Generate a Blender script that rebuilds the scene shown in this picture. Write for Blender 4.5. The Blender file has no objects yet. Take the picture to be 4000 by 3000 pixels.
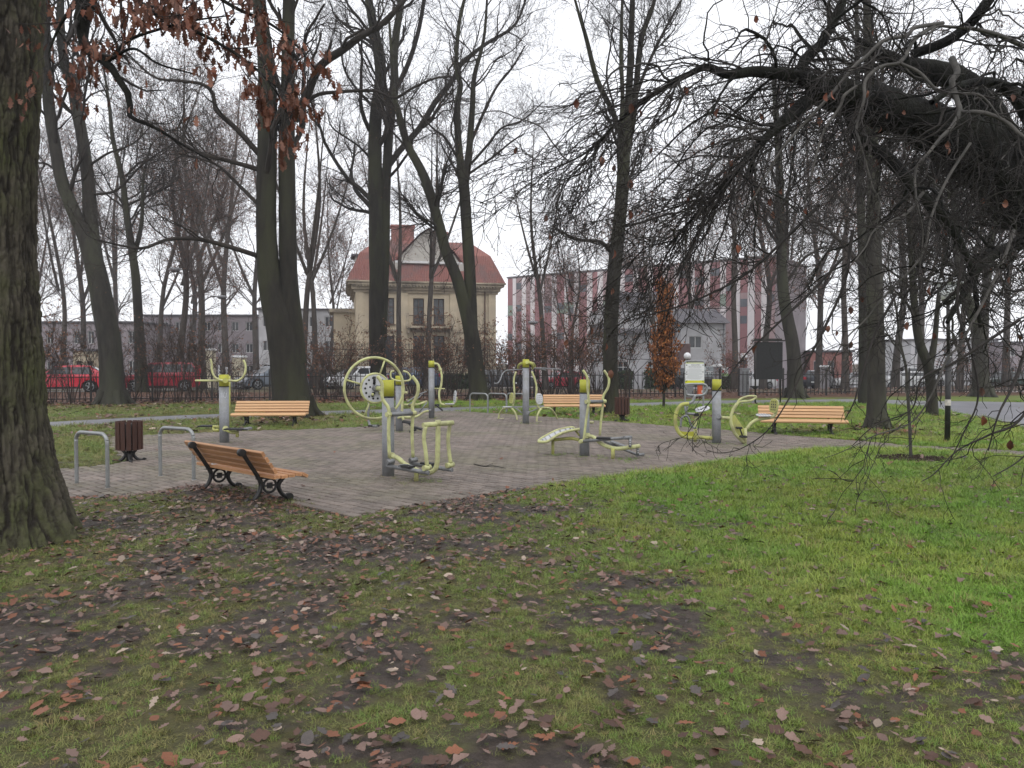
import bpy, bmesh, math, random
import numpy as np
from mathutils import Vector, Matrix, Quaternion
random.seed(7)
rng = np.random.default_rng(11)
SC = bpy.context.scene
COL = SC.collection
# ------------------------------------------------------------------ camera
CAM_H, FPX, PITCH = 1.6, 3000.0, math.atan(85/3000.0)
cam_d = bpy.data.cameras.new('camera'); cam_d.sensor_width = 36.0; cam_d.lens = 27.0
cam_d.clip_start = 0.05; cam_d.clip_end = 1500
cam = bpy.data.objects.new('camera', cam_d); COL.objects.link(cam)
cam.location = (0, 0, CAM_H); cam.rotation_euler = (math.pi/2-PITCH, 0, 0)
SC.camera = cam
# ------------------------------------------------------------------ world and sun
SUN_EL, SUN_AZ = math.radians(48), math.radians(-35)
W = bpy.data.worlds.new('World'); SC.world = W; W.use_nodes = True
nt = W.node_tree; nt.nodes.clear()
sky = nt.nodes.new('ShaderNodeTexSky'); sky.sky_type = 'NISHITA'; sky.sun_disc = False
sky.sun_elevation = SUN_EL; sky.sun_rotation = math.pi/2-(-SUN_AZ)+math.pi/2
sky.air_density = 1.0; sky.dust_density = 4.0; sky.ozone_density = 1.0
bw = nt.nodes.new('ShaderNodeHueSaturation'); bw.inputs['Saturation'].default_value = 0.25
b1 = nt.nodes.new('ShaderNodeBackground'); b1.inputs['Strength'].default_value = 0.05
b2 = nt.nodes.new('ShaderNodeBackground'); b2.inputs['Color'].default_value = (0.945, 0.955, 1.0, 1); b2.inputs['Strength'].default_value = 0.80
ad = nt.nodes.new('ShaderNodeAddShader'); wo = nt.nodes.new('ShaderNodeOutputWorld')
nt.links.new(sky.outputs[0], bw.inputs['Color']); nt.links.new(bw.outputs[0], b1.inputs['Color'])
nt.links.new(b1.outputs[0], ad.inputs[0]); nt.links.new(b2.outputs[0], ad.inputs[1]); nt.links.new(ad.outputs[0], wo.inputs[0])
sun_d = bpy.data.lights.new('sun', 'SUN'); sun_d.energy = 0.5; sun_d.angle = math.radians(40); sun_d.color = (1.0, 0.97, 0.93)
sun = bpy.data.objects.new('sun', sun_d); COL.objects.link(sun)
sun.rotation_euler = (math.pi/2-SUN_EL, 0, SUN_AZ+math.pi*0)
VS = SC.view_settings
VS.view_transform = 'Standard'; VS.look = 'None'; VS.exposure = 0.50; VS.gamma = 1.0; VS.use_curve_mapping = False
SC.cycles.max_bounces = 5; SC.cycles.diffuse_bounces = 3; SC.cycles.glossy_bounces = 2
SC.cycles.transmission_bounces = 3; SC.cycles.transparent_max_bounces = 6; SC.cycles.volume_bounces = 0
SC.cycles.use_adaptive_sampling = True; SC.cycles.adaptive_threshold = 0.012
SC.cycles.use_denoising = True
# ------------------------------------------------------------------ picture geometry -> place
CP, SP = math.cos(PITCH), math.sin(PITCH)
def ray(px, py):
    x = (px-2000)/FPX; y = -(py-1500)/FPX
    return np.array([x, CP+y*SP, -SP+y*CP])
def at(px, py, Y):
    d = ray(px, py); t = Y/d[1]
    return np.array([d[0]*t, Y, CAM_H+d[2]*t])
def gr(px, py, z=0.0):
    d = ray(px, py); t = (z-CAM_H)/d[2]
    return np.array([d[0]*t, d[1]*t, z])
def hz(X, Y):                       # the ground dips slightly behind the street
    s = np.clip((np.asarray(Y, float)-43)/25, 0, 1); return -0.7*s*s*(3-2*s)
# ------------------------------------------------------------------ noise in numpy
def _h(ix, iy, iz, s):
    with np.errstate(over='ignore'):
        n = (ix.astype(np.int64)*374761393 + iy.astype(np.int64)*668265263 + iz.astype(np.int64)*2147483647 + s*974634777) & 0xFFFFFFFF
        n = ((n ^ (n >> 13))*1274126177) & 0xFFFFFFFF
        n = ((n ^ (n >> 16))*2246822519) & 0xFFFFFFFF
        n = n ^ (n >> 15)
    return (n & 0xFFFFFF)/float(0xFFFFFF)
def vnoise(x, y, z=None, s=0):
    x = np.asarray(x, float); y = np.asarray(y, float); z = np.zeros_like(x) if z is None else np.asarray(z, float)
    ix, iy, iz = np.floor(x), np.floor(y), np.floor(z); fx, fy, fz = x-ix, y-iy, z-iz
    fx, fy, fz = fx*fx*(3-2*fx), fy*fy*(3-2*fy), fz*fz*(3-2*fz); r = 0
    for a in (0, 1):
        for b in (0, 1):
            for c in (0, 1):
                r = r + (fx if a else 1-fx)*(fy if b else 1-fy)*(fz if c else 1-fz)*_h(ix+a, iy+b, iz+c, s)
    return r
def fbm(x, y, z=None, s=0, o=4):
    r = 0; a = 0.5; k = 1.0
    for i in range(o):
        r = r + a*vnoise(np.asarray(x)*k, np.asarray(y)*k, None if z is None else np.asarray(z)*k, s+i); a *= 0.5; k *= 2.03
    return r/(1-0.5**o)
# ------------------------------------------------------------------ mesh helpers
def fastmesh(name, V, quads=None, tris=None, smooth=True):
    V = np.asarray(V, np.float32).reshape(-1, 3)
    me = bpy.data.meshes.new(name); me.vertices.add(len(V)); me.vertices.foreach_set('co', V.ravel())
    q = np.zeros((0, 4), np.int32) if quads is None else np.asarray(quads, np.int32).reshape(-1, 4)
    t = np.zeros((0, 3), np.int32) if tris is None else np.asarray(tris, np.int32).reshape(-1, 3)
    loops = np.concatenate([q.ravel(), t.ravel()]); n = len(q)+len(t)
    me.loops.add(len(loops)); me.loops.foreach_set('vertex_index', loops)
    st = np.concatenate([np.arange(len(q))*4, len(q)*4+np.arange(len(t))*3]).astype(np.int32)
    tot = np.concatenate([np.full(len(q), 4), np.full(len(t), 3)]).astype(np.int32)
    me.polygons.add(n); me.polygons.foreach_set('loop_start', st); me.polygons.foreach_set('loop_total', tot)
    if smooth: me.polygons.foreach_set('use_smooth', np.ones(n, bool))
    me.update(calc_edges=True); me.validate()
    return me
def norm(a): return a/np.maximum(np.linalg.norm(a, axis=-1, keepdims=True), 1e-9)
def tube_geo(P, R, n):
    P = np.asarray(P, float); R = np.asarray(R, float); B, K, _ = P.shape
    T = norm(np.gradient(P, axis=1)); ax = norm(P[:, -1]-P[:, 0])
    ref = np.eye(3)[np.argmin(np.abs(ax), axis=1)][:, None, :].repeat(K, 1)
    U = norm(np.cross(T, ref)); Vv = np.cross(T, U)
    a = np.arange(n)*2*math.pi/n
    V = P[:, :, None, :]+R[:, :, None, None]*(np.cos(a)[None, None, :, None]*U[:, :, None, :]+np.sin(a)[None, None, :, None]*Vv[:, :, None, :])
    idx = np.arange(B*K*n).reshape(B, K, n); nx = np.roll(idx, -1, axis=2)
    Q = np.stack([idx[:, :-1], nx[:, :-1], nx[:, 1:], idx[:, 1:]], -1).reshape(-1, 4)
    return V.reshape(-1, 3), Q
class Geo:                               # collects big vectorised geometry
    def __init__(s): s.V = []; s.Q = []; s.T = []; s.n = 0
    def add(s, V, Q=None, T=None):
        V = np.asarray(V).reshape(-1, 3)
        if Q is not None and len(Q): s.Q.append(np.asarray(Q).reshape(-1, 4)+s.n)
        if T is not None and len(T): s.T.append(np.asarray(T).reshape(-1, 3)+s.n)
        s.V.append(V); s.n += len(V)
    def mesh(s, name, smooth=True):
        return fastmesh(name, np.concatenate(s.V) if s.V else np.zeros((0, 3)), np.concatenate(s.Q) if s.Q else None, np.concatenate(s.T) if s.T else None, smooth)
def crom(P, per=6):
    P = np.asarray(P, float)
    if len(P) < 3:
        t = np.linspace(0, 1, per+1)[:, None]; return P[0]*(1-t)+P[-1]*t
    E = np.vstack([2*P[0]-P[1], P, 2*P[-1]-P[-2]]); out = []
    for i in range(len(P)-1):
        p0, p1, p2, p3 = E[i:i+4]
        for t in np.arange(per)/per:
            out.append(0.5*((2*p1)+(-p0+p2)*t+(2*p0-5*p1+4*p2-p3)*t*t+(-p0+3*p1-3*p2+p3)*t**3))
    out.append(P[-1]); return np.array(out)
class MB:                                # small hard-surface builder, one mesh
    def __init__(s): s.v = []; s.f = []; s.sm = []
    def poly(s, V, F, smooth=False):
        o = len(s.v); s.v += [tuple(map(float, p)) for p in V]
        for f in F: s.f.append([i+o for i in f]); s.sm.append(smooth)
        return s
    def box(s, c, d, rz=0.0, M=None, ch=0.0):
        x, y, z = [k/2 for k in d]; V = []
        if ch > 0:
            lo = [(-x, -y), (x, -y), (x, y), (-x, y)]
            for zz, k in ((-z, 1), (z-ch, 1), (z, 0)):
                e = 0 if k else ch
                V += [(-x+e, -y+e, zz), (x-e, -y+e, zz), (x-e, y-e, zz), (-x+e, y-e, zz)]
            F = [(3, 2, 1, 0), (8, 9, 10, 11)]
            for l in (0, 4):
                for i in range(4): F.append((l+i, l+(i+1) % 4, l+4+(i+1) % 4, l+4+i))
        else:
            V = [(-x, -y, -z), (x, -y, -z), (x, y, -z), (-x, y, -z), (-x, -y, z), (x, -y, z), (x, y, z), (-x, y, z)]
            F = [(3, 2, 1, 0), (4, 5, 6, 7), (0, 1, 5, 4), (1, 2, 6, 5), (2, 3, 7, 6), (3, 0, 4, 7)]
        m = Matrix.Rotation(rz, 3, 'Z') if M is None else M
        V = [Vector(c)+m @ Vector(p) for p in V]
        return s.poly(V, F)
    def cyl(s, a, b, r, r2=None, n=12, cap=True, smooth=True):
        r2 = r if r2 is None else r2
        V, Q = tube_geo(np.array([[a, b]], float), np.array([[r, r2]], float), n)
        F = [tuple(q) for q in Q]; s.poly(V, F, smooth)
        if cap: o = len(s.v)-2*n; s.f.append([o+i for i in range(n)][::-1]); s.f.append([o+n+i for i in range(n)]); s.sm += [False, False]
        return s
    def tube(s, pts, r, n=8, per=5, cap=True):
        P = crom(pts, per) if len(pts) > 2 else np.asarray(pts, float)
        R = np.full(len(P), r) if np.isscalar(r) else np.interp(np.linspace(0, 1, len(P)), np.linspace(0, 1, len(r)), r)
        # parallel transport keeps the section steady on bends
        T = norm(np.gradient(P, axis=0)); ref = np.eye(3)[np.argmin(np.abs(T[0]))]; U = norm(np.cross(T[0], ref)); V = []
        a = np.arange(n)*2*math.pi/n
        for k in range(len(P)):
            U = norm(U-T[k]*np.dot(U, T[k])); W_ = np.cross(T[k], U)
            V += list(P[k]+R[k]*(np.cos(a)[:, None]*U+np.sin(a)[:, None]*W_))
        K = len(P); F = [(k*n+i, k*n+(i+1) % n, (k+1)*n+(i+1) % n, (k+1)*n+i) for k in range(K-1) for i in range(n)]
        s.poly(V, F, True); o = len(s.v)-K*n
        if cap: s.f.append([o+i for i in range(n)][::-1]); s.f.append([o+(K-1)*n+i for i in range(n)]); s.sm += [False, False]
        return s
    def ring(s, c, nrm, R, r, n=40, m=8):
        nrm = norm(np.asarray(nrm, float)); ref = np.eye(3)[np.argmin(np.abs(nrm))]; u = norm(np.cross(nrm, ref)); w = np.cross(nrm, u); V = []
        for i in range(n):
            a = 2*math.pi*i/n; d = math.cos(a)*u+math.sin(a)*w
            for j in range(m):
                b = 2*math.pi*j/m; V.append(np.asarray(c)+d*(R+r*math.cos(b))+nrm*r*math.sin(b))
        F = [(i*m+j, ((i+1) % n)*m+j, ((i+1) % n)*m+(j+1) % m, i*m+(j+1) % m) for i in range(n) for j in range(m)]
        return s.poly(V, F, True)
    def prism(s, poly, d, M):             # poly in local x,z ; extruded along local y by d (centred)
        n = len(poly); V = [M @ Vector((x, -d/2, z)) for x, z in poly]+[M @ Vector((x, d/2, z)) for x, z in poly]
        F = [list(range(n)), list(range(2*n-1, n-1, -1))]+[(i, i+n, (i+1) % n+n, (i+1) % n) for i in range(n)]
        return s.poly(V, F)
    def ball(s, c, r, n=12, m=8, sc=(1, 1, 1)):
        V = [(c[0], c[1], c[2]-r*sc[2])]
        for i in range(1, m):
            t = math.pi*i/m
            for j in range(n):
                p = 2*math.pi*j/n; V.append((c[0]+r*sc[0]*math.sin(t)*math.cos(p), c[1]+r*sc[1]*math.sin(t)*math.sin(p), c[2]-r*sc[2]*math.cos(t)))
        V.append((c[0], c[1], c[2]+r*sc[2])); F = [(0, 1+(j+1) % n, 1+j) for j in range(n)]
        for i in range(m-2):
            for j in range(n): F.append((1+i*n+j, 1+i*n+(j+1) % n, 1+(i+1)*n+(j+1) % n, 1+(i+1)*n+j))
        e = len(V)-1; F += [(e, 1+(m-2)*n+j, 1+(m-2)*n+(j+1) % n) for j in range(n)]
        return s.poly(V, F, True)
    def mesh(s, name):
        me = bpy.data.meshes.new(name); me.from_pydata(s.v, [], s.f); me.polygons.foreach_set('use_smooth', s.sm); me.update(); return me
    def build(s, name, mat, parent=None, **k): return obj(name, s.mesh(name), mat, parent, **k)
def obj(name, me, mat=None, parent=None, kind=None, label=None, cat=None, group=None, loc=None):
    o = bpy.data.objects.new(name, me); COL.objects.link(o)
    if mat is not None and me is not None and not me.materials: me.materials.append(mat)
    if parent is not None: o.parent = parent
    if loc is not None: o.location = loc
    return tag(o, label, cat, group, kind)
def tag(o, label=None, cat=None, group=None, kind=None):
    if label: o['label'] = label
    if cat: o['category'] = cat
    if group: o['group'] = group
    if kind: o['kind'] = kind
    return o
def thing(name, label, cat, loc=(0, 0, 0), rz=0.0, group=None):
    o = bpy.data.objects.new(name, None); COL.objects.link(o); o.empty_display_size = 0.2
    o.location = loc; o.rotation_euler = (0, 0, rz); return tag(o, label, cat, group)
def copy_tree(src, parent=None, loc=None, rz=None, sc=None, label=None):
    c = src.copy(); COL.objects.link(c); c.parent = parent
    if loc is not None: c.location = loc
    if rz is not None: c.rotation_euler = (0, 0, rz)
    if sc is not None: c.scale = sc if hasattr(sc, '__len__') else (sc, sc, sc)
    if label: c['label'] = label
    for ch in list(src.children): copy_tree(ch, c)
    return c
# ------------------------------------------------------------------ materials
def nd(t, ty, **k):
    n = t.nodes.new(ty)
    for a, b in k.items():
        if a in n.inputs: n.inputs[a].default_value = b
        else: setattr(n, a, b)
    return n
def mixc(t, fac, A, B, blend='MIX'):
    m = t.nodes.new('ShaderNodeMix'); m.data_type = 'RGBA'; m.blend_type = blend
    for sock, v in ((m.inputs[0], fac), (m.inputs[6], A), (m.inputs[7], B)):
        if hasattr(v, 'is_linked') or hasattr(v, 'links'): t.links.new(v, sock)
        elif isinstance(v, (int, float)): sock.default_value = v
        else: sock.default_value = (*v, 1) if len(v) == 3 else v
    return m.outputs[2]
def ramp(t, fac, a, b):
    r = t.nodes.new('ShaderNodeMapRange'); r.inputs['From Min'].default_value = a; r.inputs['From Max'].default_value = b
    t.links.new(fac, r.inputs['Value']); return r.outputs[0]
def pm(name, c1, c2=None, scale=4.0, lo=0.35, hi=0.65, rough=0.7, metal=0.0, bump=0.0, bscale=None, spec=0.3, stretch=(1, 1, 1), world=False, c3=None, s3=1.0, rand=0.0, wet=None, coat=0.0, extra=None):
    m = bpy.data.materials.new(name); m.use_nodes = True; t = m.node_tree
    b = t.nodes['Principled BSDF']; b.inputs['Roughness'].default_value = rough; b.inputs['Metallic'].default_value = metal
    b.inputs['Specular IOR Level'].default_value = spec; b.inputs['Coat Weight'].default_value = coat
    if world: co = nd(t, 'ShaderNodeNewGeometry').outputs['Position']
    else: co = nd(t, 'ShaderNodeTexCoord').outputs['Object']
    mp = nd(t, 'ShaderNodeMapping'); mp.inputs['Scale'].default_value = stretch; t.links.new(co, mp.inputs['Vector'])
    def noise(sc, det=5.0):
        n = nd(t, 'ShaderNodeTexNoise', Scale=sc, Detail=det, Roughness=0.6); t.links.new(mp.outputs[0], n.inputs['Vector']); return n.outputs['Fac']
    col = c1
    if c2 is not None: col = mixc(t, ramp(t, noise(scale), lo, hi), c1, c2)
    if c3 is not None: col = mixc(t, ramp(t, noise(s3, 4.0), 0.45, 0.62), col, c3)
    if rand > 0:
        oi = nd(t, 'ShaderNodeObjectInfo'); hs = nd(t, 'ShaderNodeHueSaturation')
        t.links.new(ramp(t, oi.outputs['Random'], 0, 1), hs.inputs['Value'])
        rr = hs.inputs['Value'].links[0].from_node; rr.inputs['To Min'].default_value = 1-rand; rr.inputs['To Max'].default_value = 1+rand
        if isinstance(col, (tuple, list)): hs.inputs['Color'].default_value = (*col, 1)
        else: t.links.new(col, hs.inputs['Color'])
        col = hs.outputs[0]
    if isinstance(col, (tuple, list)): b.inputs['Base Color'].default_value = (*col, 1)
    else: t.links.new(col, b.inputs['Base Color'])
    if bump > 0:
        bp = nd(t, 'ShaderNodeBump'); bp.inputs['Strength'].default_value = 1.0; bp.inputs['Distance'].default_value = bump
        t.links.new(noise(bscale or scale*3, 6.0), bp.inputs['Height']); t.links.new(bp.outputs[0], b.inputs['Normal'])
    if wet is not None: t.links.new(ramp(t, noise(wet[0]), 0.3, 0.7), b.inputs['Roughness']); rr = b.inputs['Roughness'].links[0].from_node; rr.inputs['To Min'].default_value = wet[1]; rr.inputs['To Max'].default_value = wet[2]
    return m
M = {}
M['bark_near'] = pm('bark_near', (0.055, 0.06, 0.03), (0.03, 0.03, 0.018), 9, rough=0.9, bump=0.006, bscale=60, stretch=(1, 1, 0.4), c3=(0.075, 0.09, 0.03), s3=2.2)
M['bark'] = pm('bark', (0.026, 0.023, 0.017), (0.013, 0.012, 0.009), 6, rough=0.9, bump=0.02, bscale=22, stretch=(1, 1, 0.25), c3=(0.033, 0.034, 0.018), s3=1.3, rand=0.15)
M['bark_grey'] = pm('bark_grey', (0.042, 0.038, 0.031), (0.022, 0.02, 0.017), 6, rough=0.9, bump=0.02, bscale=20, stretch=(1, 1, 0.25), c3=(0.046, 0.047, 0.031), s3=1.3, rand=0.2)
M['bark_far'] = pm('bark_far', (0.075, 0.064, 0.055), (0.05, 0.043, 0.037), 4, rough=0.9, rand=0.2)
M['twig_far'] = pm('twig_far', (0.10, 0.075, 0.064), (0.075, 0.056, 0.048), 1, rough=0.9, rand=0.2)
M['twig'] = pm('twig', (0.032, 0.026, 0.021), (0.02, 0.0165, 0.014), 3, rough=0.85, rand=0.2)
M['beech_dark'] = pm('beech_dark', (0.013, 0.0125, 0.011), (0.007, 0.007, 0.0065), 5, rough=0.9, bump=0.03, bscale=24, spec=.15, c3=(0.018, 0.019, 0.014), s3=2)
M['beech_grey'] = pm('beech_grey', (0.075, 0.07, 0.062), (0.035, 0.033, 0.029), 9, rough=0.75, bump=0.003, bscale=60)
M['beech_twig'] = pm('beech_twig', (0.026, 0.021, 0.018), (0.014, 0.012, 0.0105), 8, rough=0.7)
M['dry_leaf'] = pm('dry_leaf', (0.22, 0.07, 0.028), (0.13, 0.045, 0.02), 30, rough=0.75, rand=0.45)
M['seed'] = pm('seed', (0.15, 0.075, 0.042), (0.09, 0.047, 0.03), 3, rough=0.85)
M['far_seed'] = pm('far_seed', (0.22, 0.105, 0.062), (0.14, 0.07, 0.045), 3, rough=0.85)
M['iron'] = pm('iron', (0.012, 0.012, 0.012), (0.02, 0.019, 0.018), 20, rough=0.45, spec=0.4, bump=0.001, bscale=120)
M['rail_black'] = pm('rail_black', (0.016, 0.016, 0.016), (0.03, 0.026, 0.022), 8, rough=0.55)
M['slat'] = pm('slat', (0.47, 0.25, 0.12), (0.36, 0.175, 0.078), 7, rough=0.5, bump=0.0012, bscale=40, stretch=(0.25, 4, 4), rand=0.12, spec=0.4)
M['slat_far'] = pm('slat_far', (0.54, 0.33, 0.17), (0.45, 0.26, 0.125), 7, rough=0.5, stretch=(0.25, 4, 4), rand=0.1, spec=0.4)
M['bin_slat'] = pm('bin_slat', (0.062, 0.026, 0.017), (0.04, 0.017, 0.012), 9, rough=0.6, stretch=(3, 3, 0.4), rand=0.2)
M['steel'] = pm('steel', (0.30, 0.31, 0.31), (0.24, 0.25, 0.25), 15, rough=0.42, metal=0.6, bump=0.0004, bscale=150)
M['post_grey'] = pm('post_grey', (0.30, 0.31, 0.33), (0.25, 0.26, 0.28), 40, rough=0.5, metal=0.25, c3=(0.21, 0.215, 0.21), s3=3)
M['grey_tube'] = pm('grey_tube', (0.23, 0.235, 0.24), (0.17, 0.175, 0.18), 25, rough=0.45, metal=0.4)
M['lime'] = pm('lime', (0.45, 0.46, 0.13), (0.38, 0.39, 0.11), 12, rough=0.5, spec=0.35, c3=(0.30, 0.29, 0.12), s3=5)
M['lime_pale'] = pm('lime_pale', (0.52, 0.54, 0.26), (0.44, 0.45, 0.21), 12, rough=0.5, spec=0.35, c3=(0.36, 0.35, 0.19), s3=6)
M['lime_cap'] = pm('lime_cap', (0.40, 0.40, 0.045), (0.35, 0.35, 0.045), 18, rough=0.5)
M['black_plastic'] = pm('black_plastic', (0.012, 0.012, 0.013), (0.022, 0.022, 0.023), 20, rough=0.5)
M['white_plate'] = pm('white_plate', (0.55, 0.56, 0.58), (0.45, 0.46, 0.47), 8, rough=0.4)
M['paper'] = pm('paper', (0.72, 0.73, 0.74), (0.66, 0.67, 0.68), 2, rough=0.4)
M['print'] = pm('print', (0.06, 0.065, 0.07), rough=0.6)
M['print_grey'] = pm('print_grey', (0.36, 0.38, 0.40), rough=0.6)
M['asphalt'] = pm('asphalt', (0.19, 0.19, 0.205), (0.15, 0.15, 0.163), 1.2, rough=0.5, world=True, bump=0.003, bscale=90, c3=(0.13, 0.13, 0.14), s3=0.35)
M['road'] = pm('road', (0.14, 0.14, 0.145), (0.10, 0.10, 0.105), 0.6, rough=0.4, world=True, bump=0.003, bscale=60)
M['sidewalk'] = pm('sidewalk', (0.24, 0.205, 0.195), (0.18, 0.155, 0.15), 1.0, rough=0.6, world=True, c3=(0.14, 0.11, 0.09), s3=0.5)
M['kerb'] = pm('kerb', (0.22, 0.22, 0.22), (0.15, 0.15, 0.15), 5, rough=0.8, world=True)
M['paver'] = pm('paver', (0.19, 0.157, 0.134), (0.135, 0.113, 0.098), 1.1, rough=0.62, world=True, bump=0.004, bscale=70, c3=(0.15, 0.133, 0.098), s3=0.55, rand=0.22)
M['joint'] = pm('joint', (0.02, 0.017, 0.013), (0.04, 0.036, 0.02), 3, rough=0.95, world=True, c3=(0.05, 0.065, 0.02), s3=1.2)
M['mulch'] = pm('mulch', (0.022, 0.016, 0.012), (0.045, 0.033, 0.026), 60, rough=0.95, bump=0.02, bscale=50)
M['glass'] = pm('glass', (0.02, 0.024, 0.028), (0.04, 0.045, 0.05), 1.5, rough=0.08, spec=0.6)
M['tyre'] = pm('tyre', (0.015, 0.015, 0.015), rough=0.85)
M['rim'] = pm('rim', (0.32, 0.33, 0.34), (0.22, 0.23, 0.24), 8, rough=0.35, metal=0.6)
M['lamp_lens'] = pm('lamp_lens', (0.55, 0.56, 0.58), rough=0.12, spec=0.6)
M['tail'] = pm('tail', (0.42, 0.015, 0.03), rough=0.2, spec=0.5)
# ================================================================== GROUND
def inpoly(x, y, poly):
    x = np.asarray(x); y = np.asarray(y); r = np.zeros(x.shape, bool); n = len(poly)
    for i in range(n):
        x0, y0 = poly[i][0], poly[i][1]; x1, y1 = poly[i-1][0], poly[i-1][1]
        c = ((y0 > y) != (y1 > y)) & (x < (x1-x0)*(y-y0)/(y1-y0+1e-12)+x0); r ^= c
    return r
def dpoly(x, y, poly):
    d = np.full(np.shape(x), 1e9); n = len(poly)
    for i in range(n):
        a = np.array(poly[i-1][:2]); b = np.array(poly[i][:2]); ab = b-a
        t = np.clip(((x-a[0])*ab[0]+(y-a[1])*ab[1])/(ab@ab+1e-9), 0, 1)
        d = np.minimum(d, np.hypot(x-a[0]-t*ab[0], y-a[1]-t*ab[1]))
    return d
def sst(a, b, x): t = np.clip((np.asarray(x, float)-a)/(b-a), 0, 1); return t*t*(3-2*t)
PAVED = [gr(*p) for p in [(-400, 2000), (100, 1962), (217, 1957), (542, 1938), (700, 1912), (830, 1900), (950, 1905), (1020, 1935), (1100, 1955), (1170, 1985), (1370, 2030), (1500, 2003),
    (2206, 1889), (2600, 1838), (3055, 1768), (3240, 1752), (3540, 1757), (4000, 1787), (4500, 1815), (4500, 1795), (4000, 1768), (3542, 1744), (3400, 1731), (2907, 1690), (2600, 1666), (2302, 1643),
    (1990, 1622), (1850, 1612), (1760, 1608), (1500, 1617), (1490, 1668), (1205, 1681), (870, 1690), (412, 1711), (440, 1760), (500, 1808), (450, 1820), (180, 1845), (0, 1860), (-400, 1880)]]
PATH_T = [(-500, 1690), (160, 1652), (705, 1624), (1150, 1610), (1490, 1601), (1760, 1593), (2000, 1588), (2300, 1580), (2500, 1575), (2780, 1566), (3100, 1563), (3390, 1560), (3550, 1566), (3700, 1568), (3850, 1570), (4000, 1573), (4500, 1585)]
PATH_B = [(-500, 1716), (160, 1673), (705, 1641), (1150, 1625), (1490, 1616), (1760, 1607), (2000, 1600), (2300, 1594), (2500, 1589), (2780, 1582), (3100, 1577), (3390, 1574), (3550, 1588), (3700, 1606), (3850, 1636), (4000, 1672), (4500, 1860)]
PATH = [gr(*p) for p in PATH_T]+[gr(*p) for p in PATH_B[::-1]]
FA, FU = np.array([-18.0, 28.9]), norm(np.array([43.0, 9.5])); FN = np.array([-FU[1], FU[0]])
def fpt(s, n=0.0): return FA+FU*s+FN*n
def fline(px):                       # distance along the fence where a picture column crosses it
    k = (px-2000)/FPX/CP; s = (k*FA[1]-FA[0])/(FU[0]-k*FU[1]); return s
def lush(X, Y):
    a = sst(-0.6, 2.6, X+0.30*(Y-6.5))*sst(3.2, 6.0, Y+0.25*X); return np.clip(a+0.8*sst(11, 14, Y), 0, 1)
def dirt_at(X, Y):
    n = fbm(X*1.1, Y*1.1, s=5, o=5); n2 = fbm(X*4, Y*4, s=9, o=3)
    tr = np.exp(-((X+1.2+0.55*(8-Y)*0.5)**2)/1.6)*sst(9.5, 7, Y)       # trodden line from the bench
    bench = np.exp(-((X+3.3)**2+(Y-8.7)**2)/1.1)
    return np.clip(0.36-0.62*lush(X, Y)+(n-0.5)*1.9+(n2-0.5)*1.7+(fbm(X*12, Y*12, s=15, o=2)-0.5)*0.9+0.34*tr+0.45*bench, 0, 1)
TREEB = [(gr(1140, 1640), 1.6), (gr(2395, 1628), 1.0), (gr(3428, 1685), 1.3), (gr(3640, 1628), 0.8), (gr(440, 1590), 2.0)]
def litter_at(X, Y):
    n = (X-FA[0])*FN[0]+(Y-FA[1])*FN[1]
    l = sst(-2.9, -1.2, n+(fbm(X*0.9, Y*0.9, s=3)-0.5)*1.2)
    for c, r in TREEB: l = np.maximum(l, 0.8*np.exp(-((X-c[0])**2+(Y-c[1]+0.4)**2)/(r*r)))
    l = np.maximum(l, 0.45*sst(0.52, 0.66, fbm(X*0.6, Y*0.8, s=21, o=4))*sst(14.5, 16, Y)*sst(30, 26, Y))
    return np.clip(l, 0, 1)
def hard(X, Y, m=0.0):
    a = inpoly(X, Y, PAVED) | inpoly(X, Y, PATH)
    return a
def attr_material(name, build):
    m = bpy.data.materials.new(name); m.use_nodes = True; build(m.node_tree, m.node_tree.nodes['Principled BSDF']); return m
def _lawn(t, b):
    co = nd(t, 'ShaderNodeNewGeometry').outputs['Position']
    def nz(s, d=5.0):
        n = nd(t, 'ShaderNodeTexNoise', Scale=s, Detail=d, Roughness=0.65); t.links.new(co, n.inputs['Vector']); return n.outputs['Fac']
    da = nd(t, 'ShaderNodeAttribute', attribute_name='dirt').outputs['Fac']; la = nd(t, 'ShaderNodeAttribute', attribute_name='litter').outputs['Fac']; lu = nd(t, 'ShaderNodeAttribute', attribute_name='lush').outputs['Fac']
    g = mixc(t, ramp(t, nz(2.5), 0.35, 0.65), (0.075, 0.078, 0.028), (0.098, 0.082, 0.038))
    g = mixc(t, lu, g, mixc(t, ramp(t, nz(0.9), 0.38, 0.62), (0.115, 0.19, 0.028), (0.16, 0.19, 0.038)))
    g = mixc(t, ramp(t, nz(28, 3), 0.42, 0.7), g, (0.05, 0.048, 0.02))
    dcol = mixc(t, ramp(t, nz(9), 0.35, 0.65), (0.075, 0.058, 0.048), (0.034, 0.027, 0.022))
    c = mixc(t, ramp(t, da, 0.35, 0.75), g, dcol)
    lc = mixc(t, ramp(t, nz(14), 0.35, 0.65), (0.115, 0.052, 0.028), (0.055, 0.03, 0.02))
    c = mixc(t, la, c, lc); t.links.new(c, b.inputs['Base Color'])
    t.links.new(ramp(t, da, 0.2, 0.9), b.inputs['Roughness']); r = b.inputs['Roughness'].links[0].from_node; r.inputs['To Min'].default_value = 0.9; r.inputs['To Max'].default_value = 0.62
    b.inputs['Specular IOR Level'].default_value = 0.25
    bp = nd(t, 'ShaderNodeBump'); bp.inputs['Distance'].default_value = 0.03; t.links.new(nz(22, 8), bp.inputs['Height']); t.links.new(bp.outputs[0], b.inputs['Normal'])
M['lawn'] = attr_material('lawn', _lawn)
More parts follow.
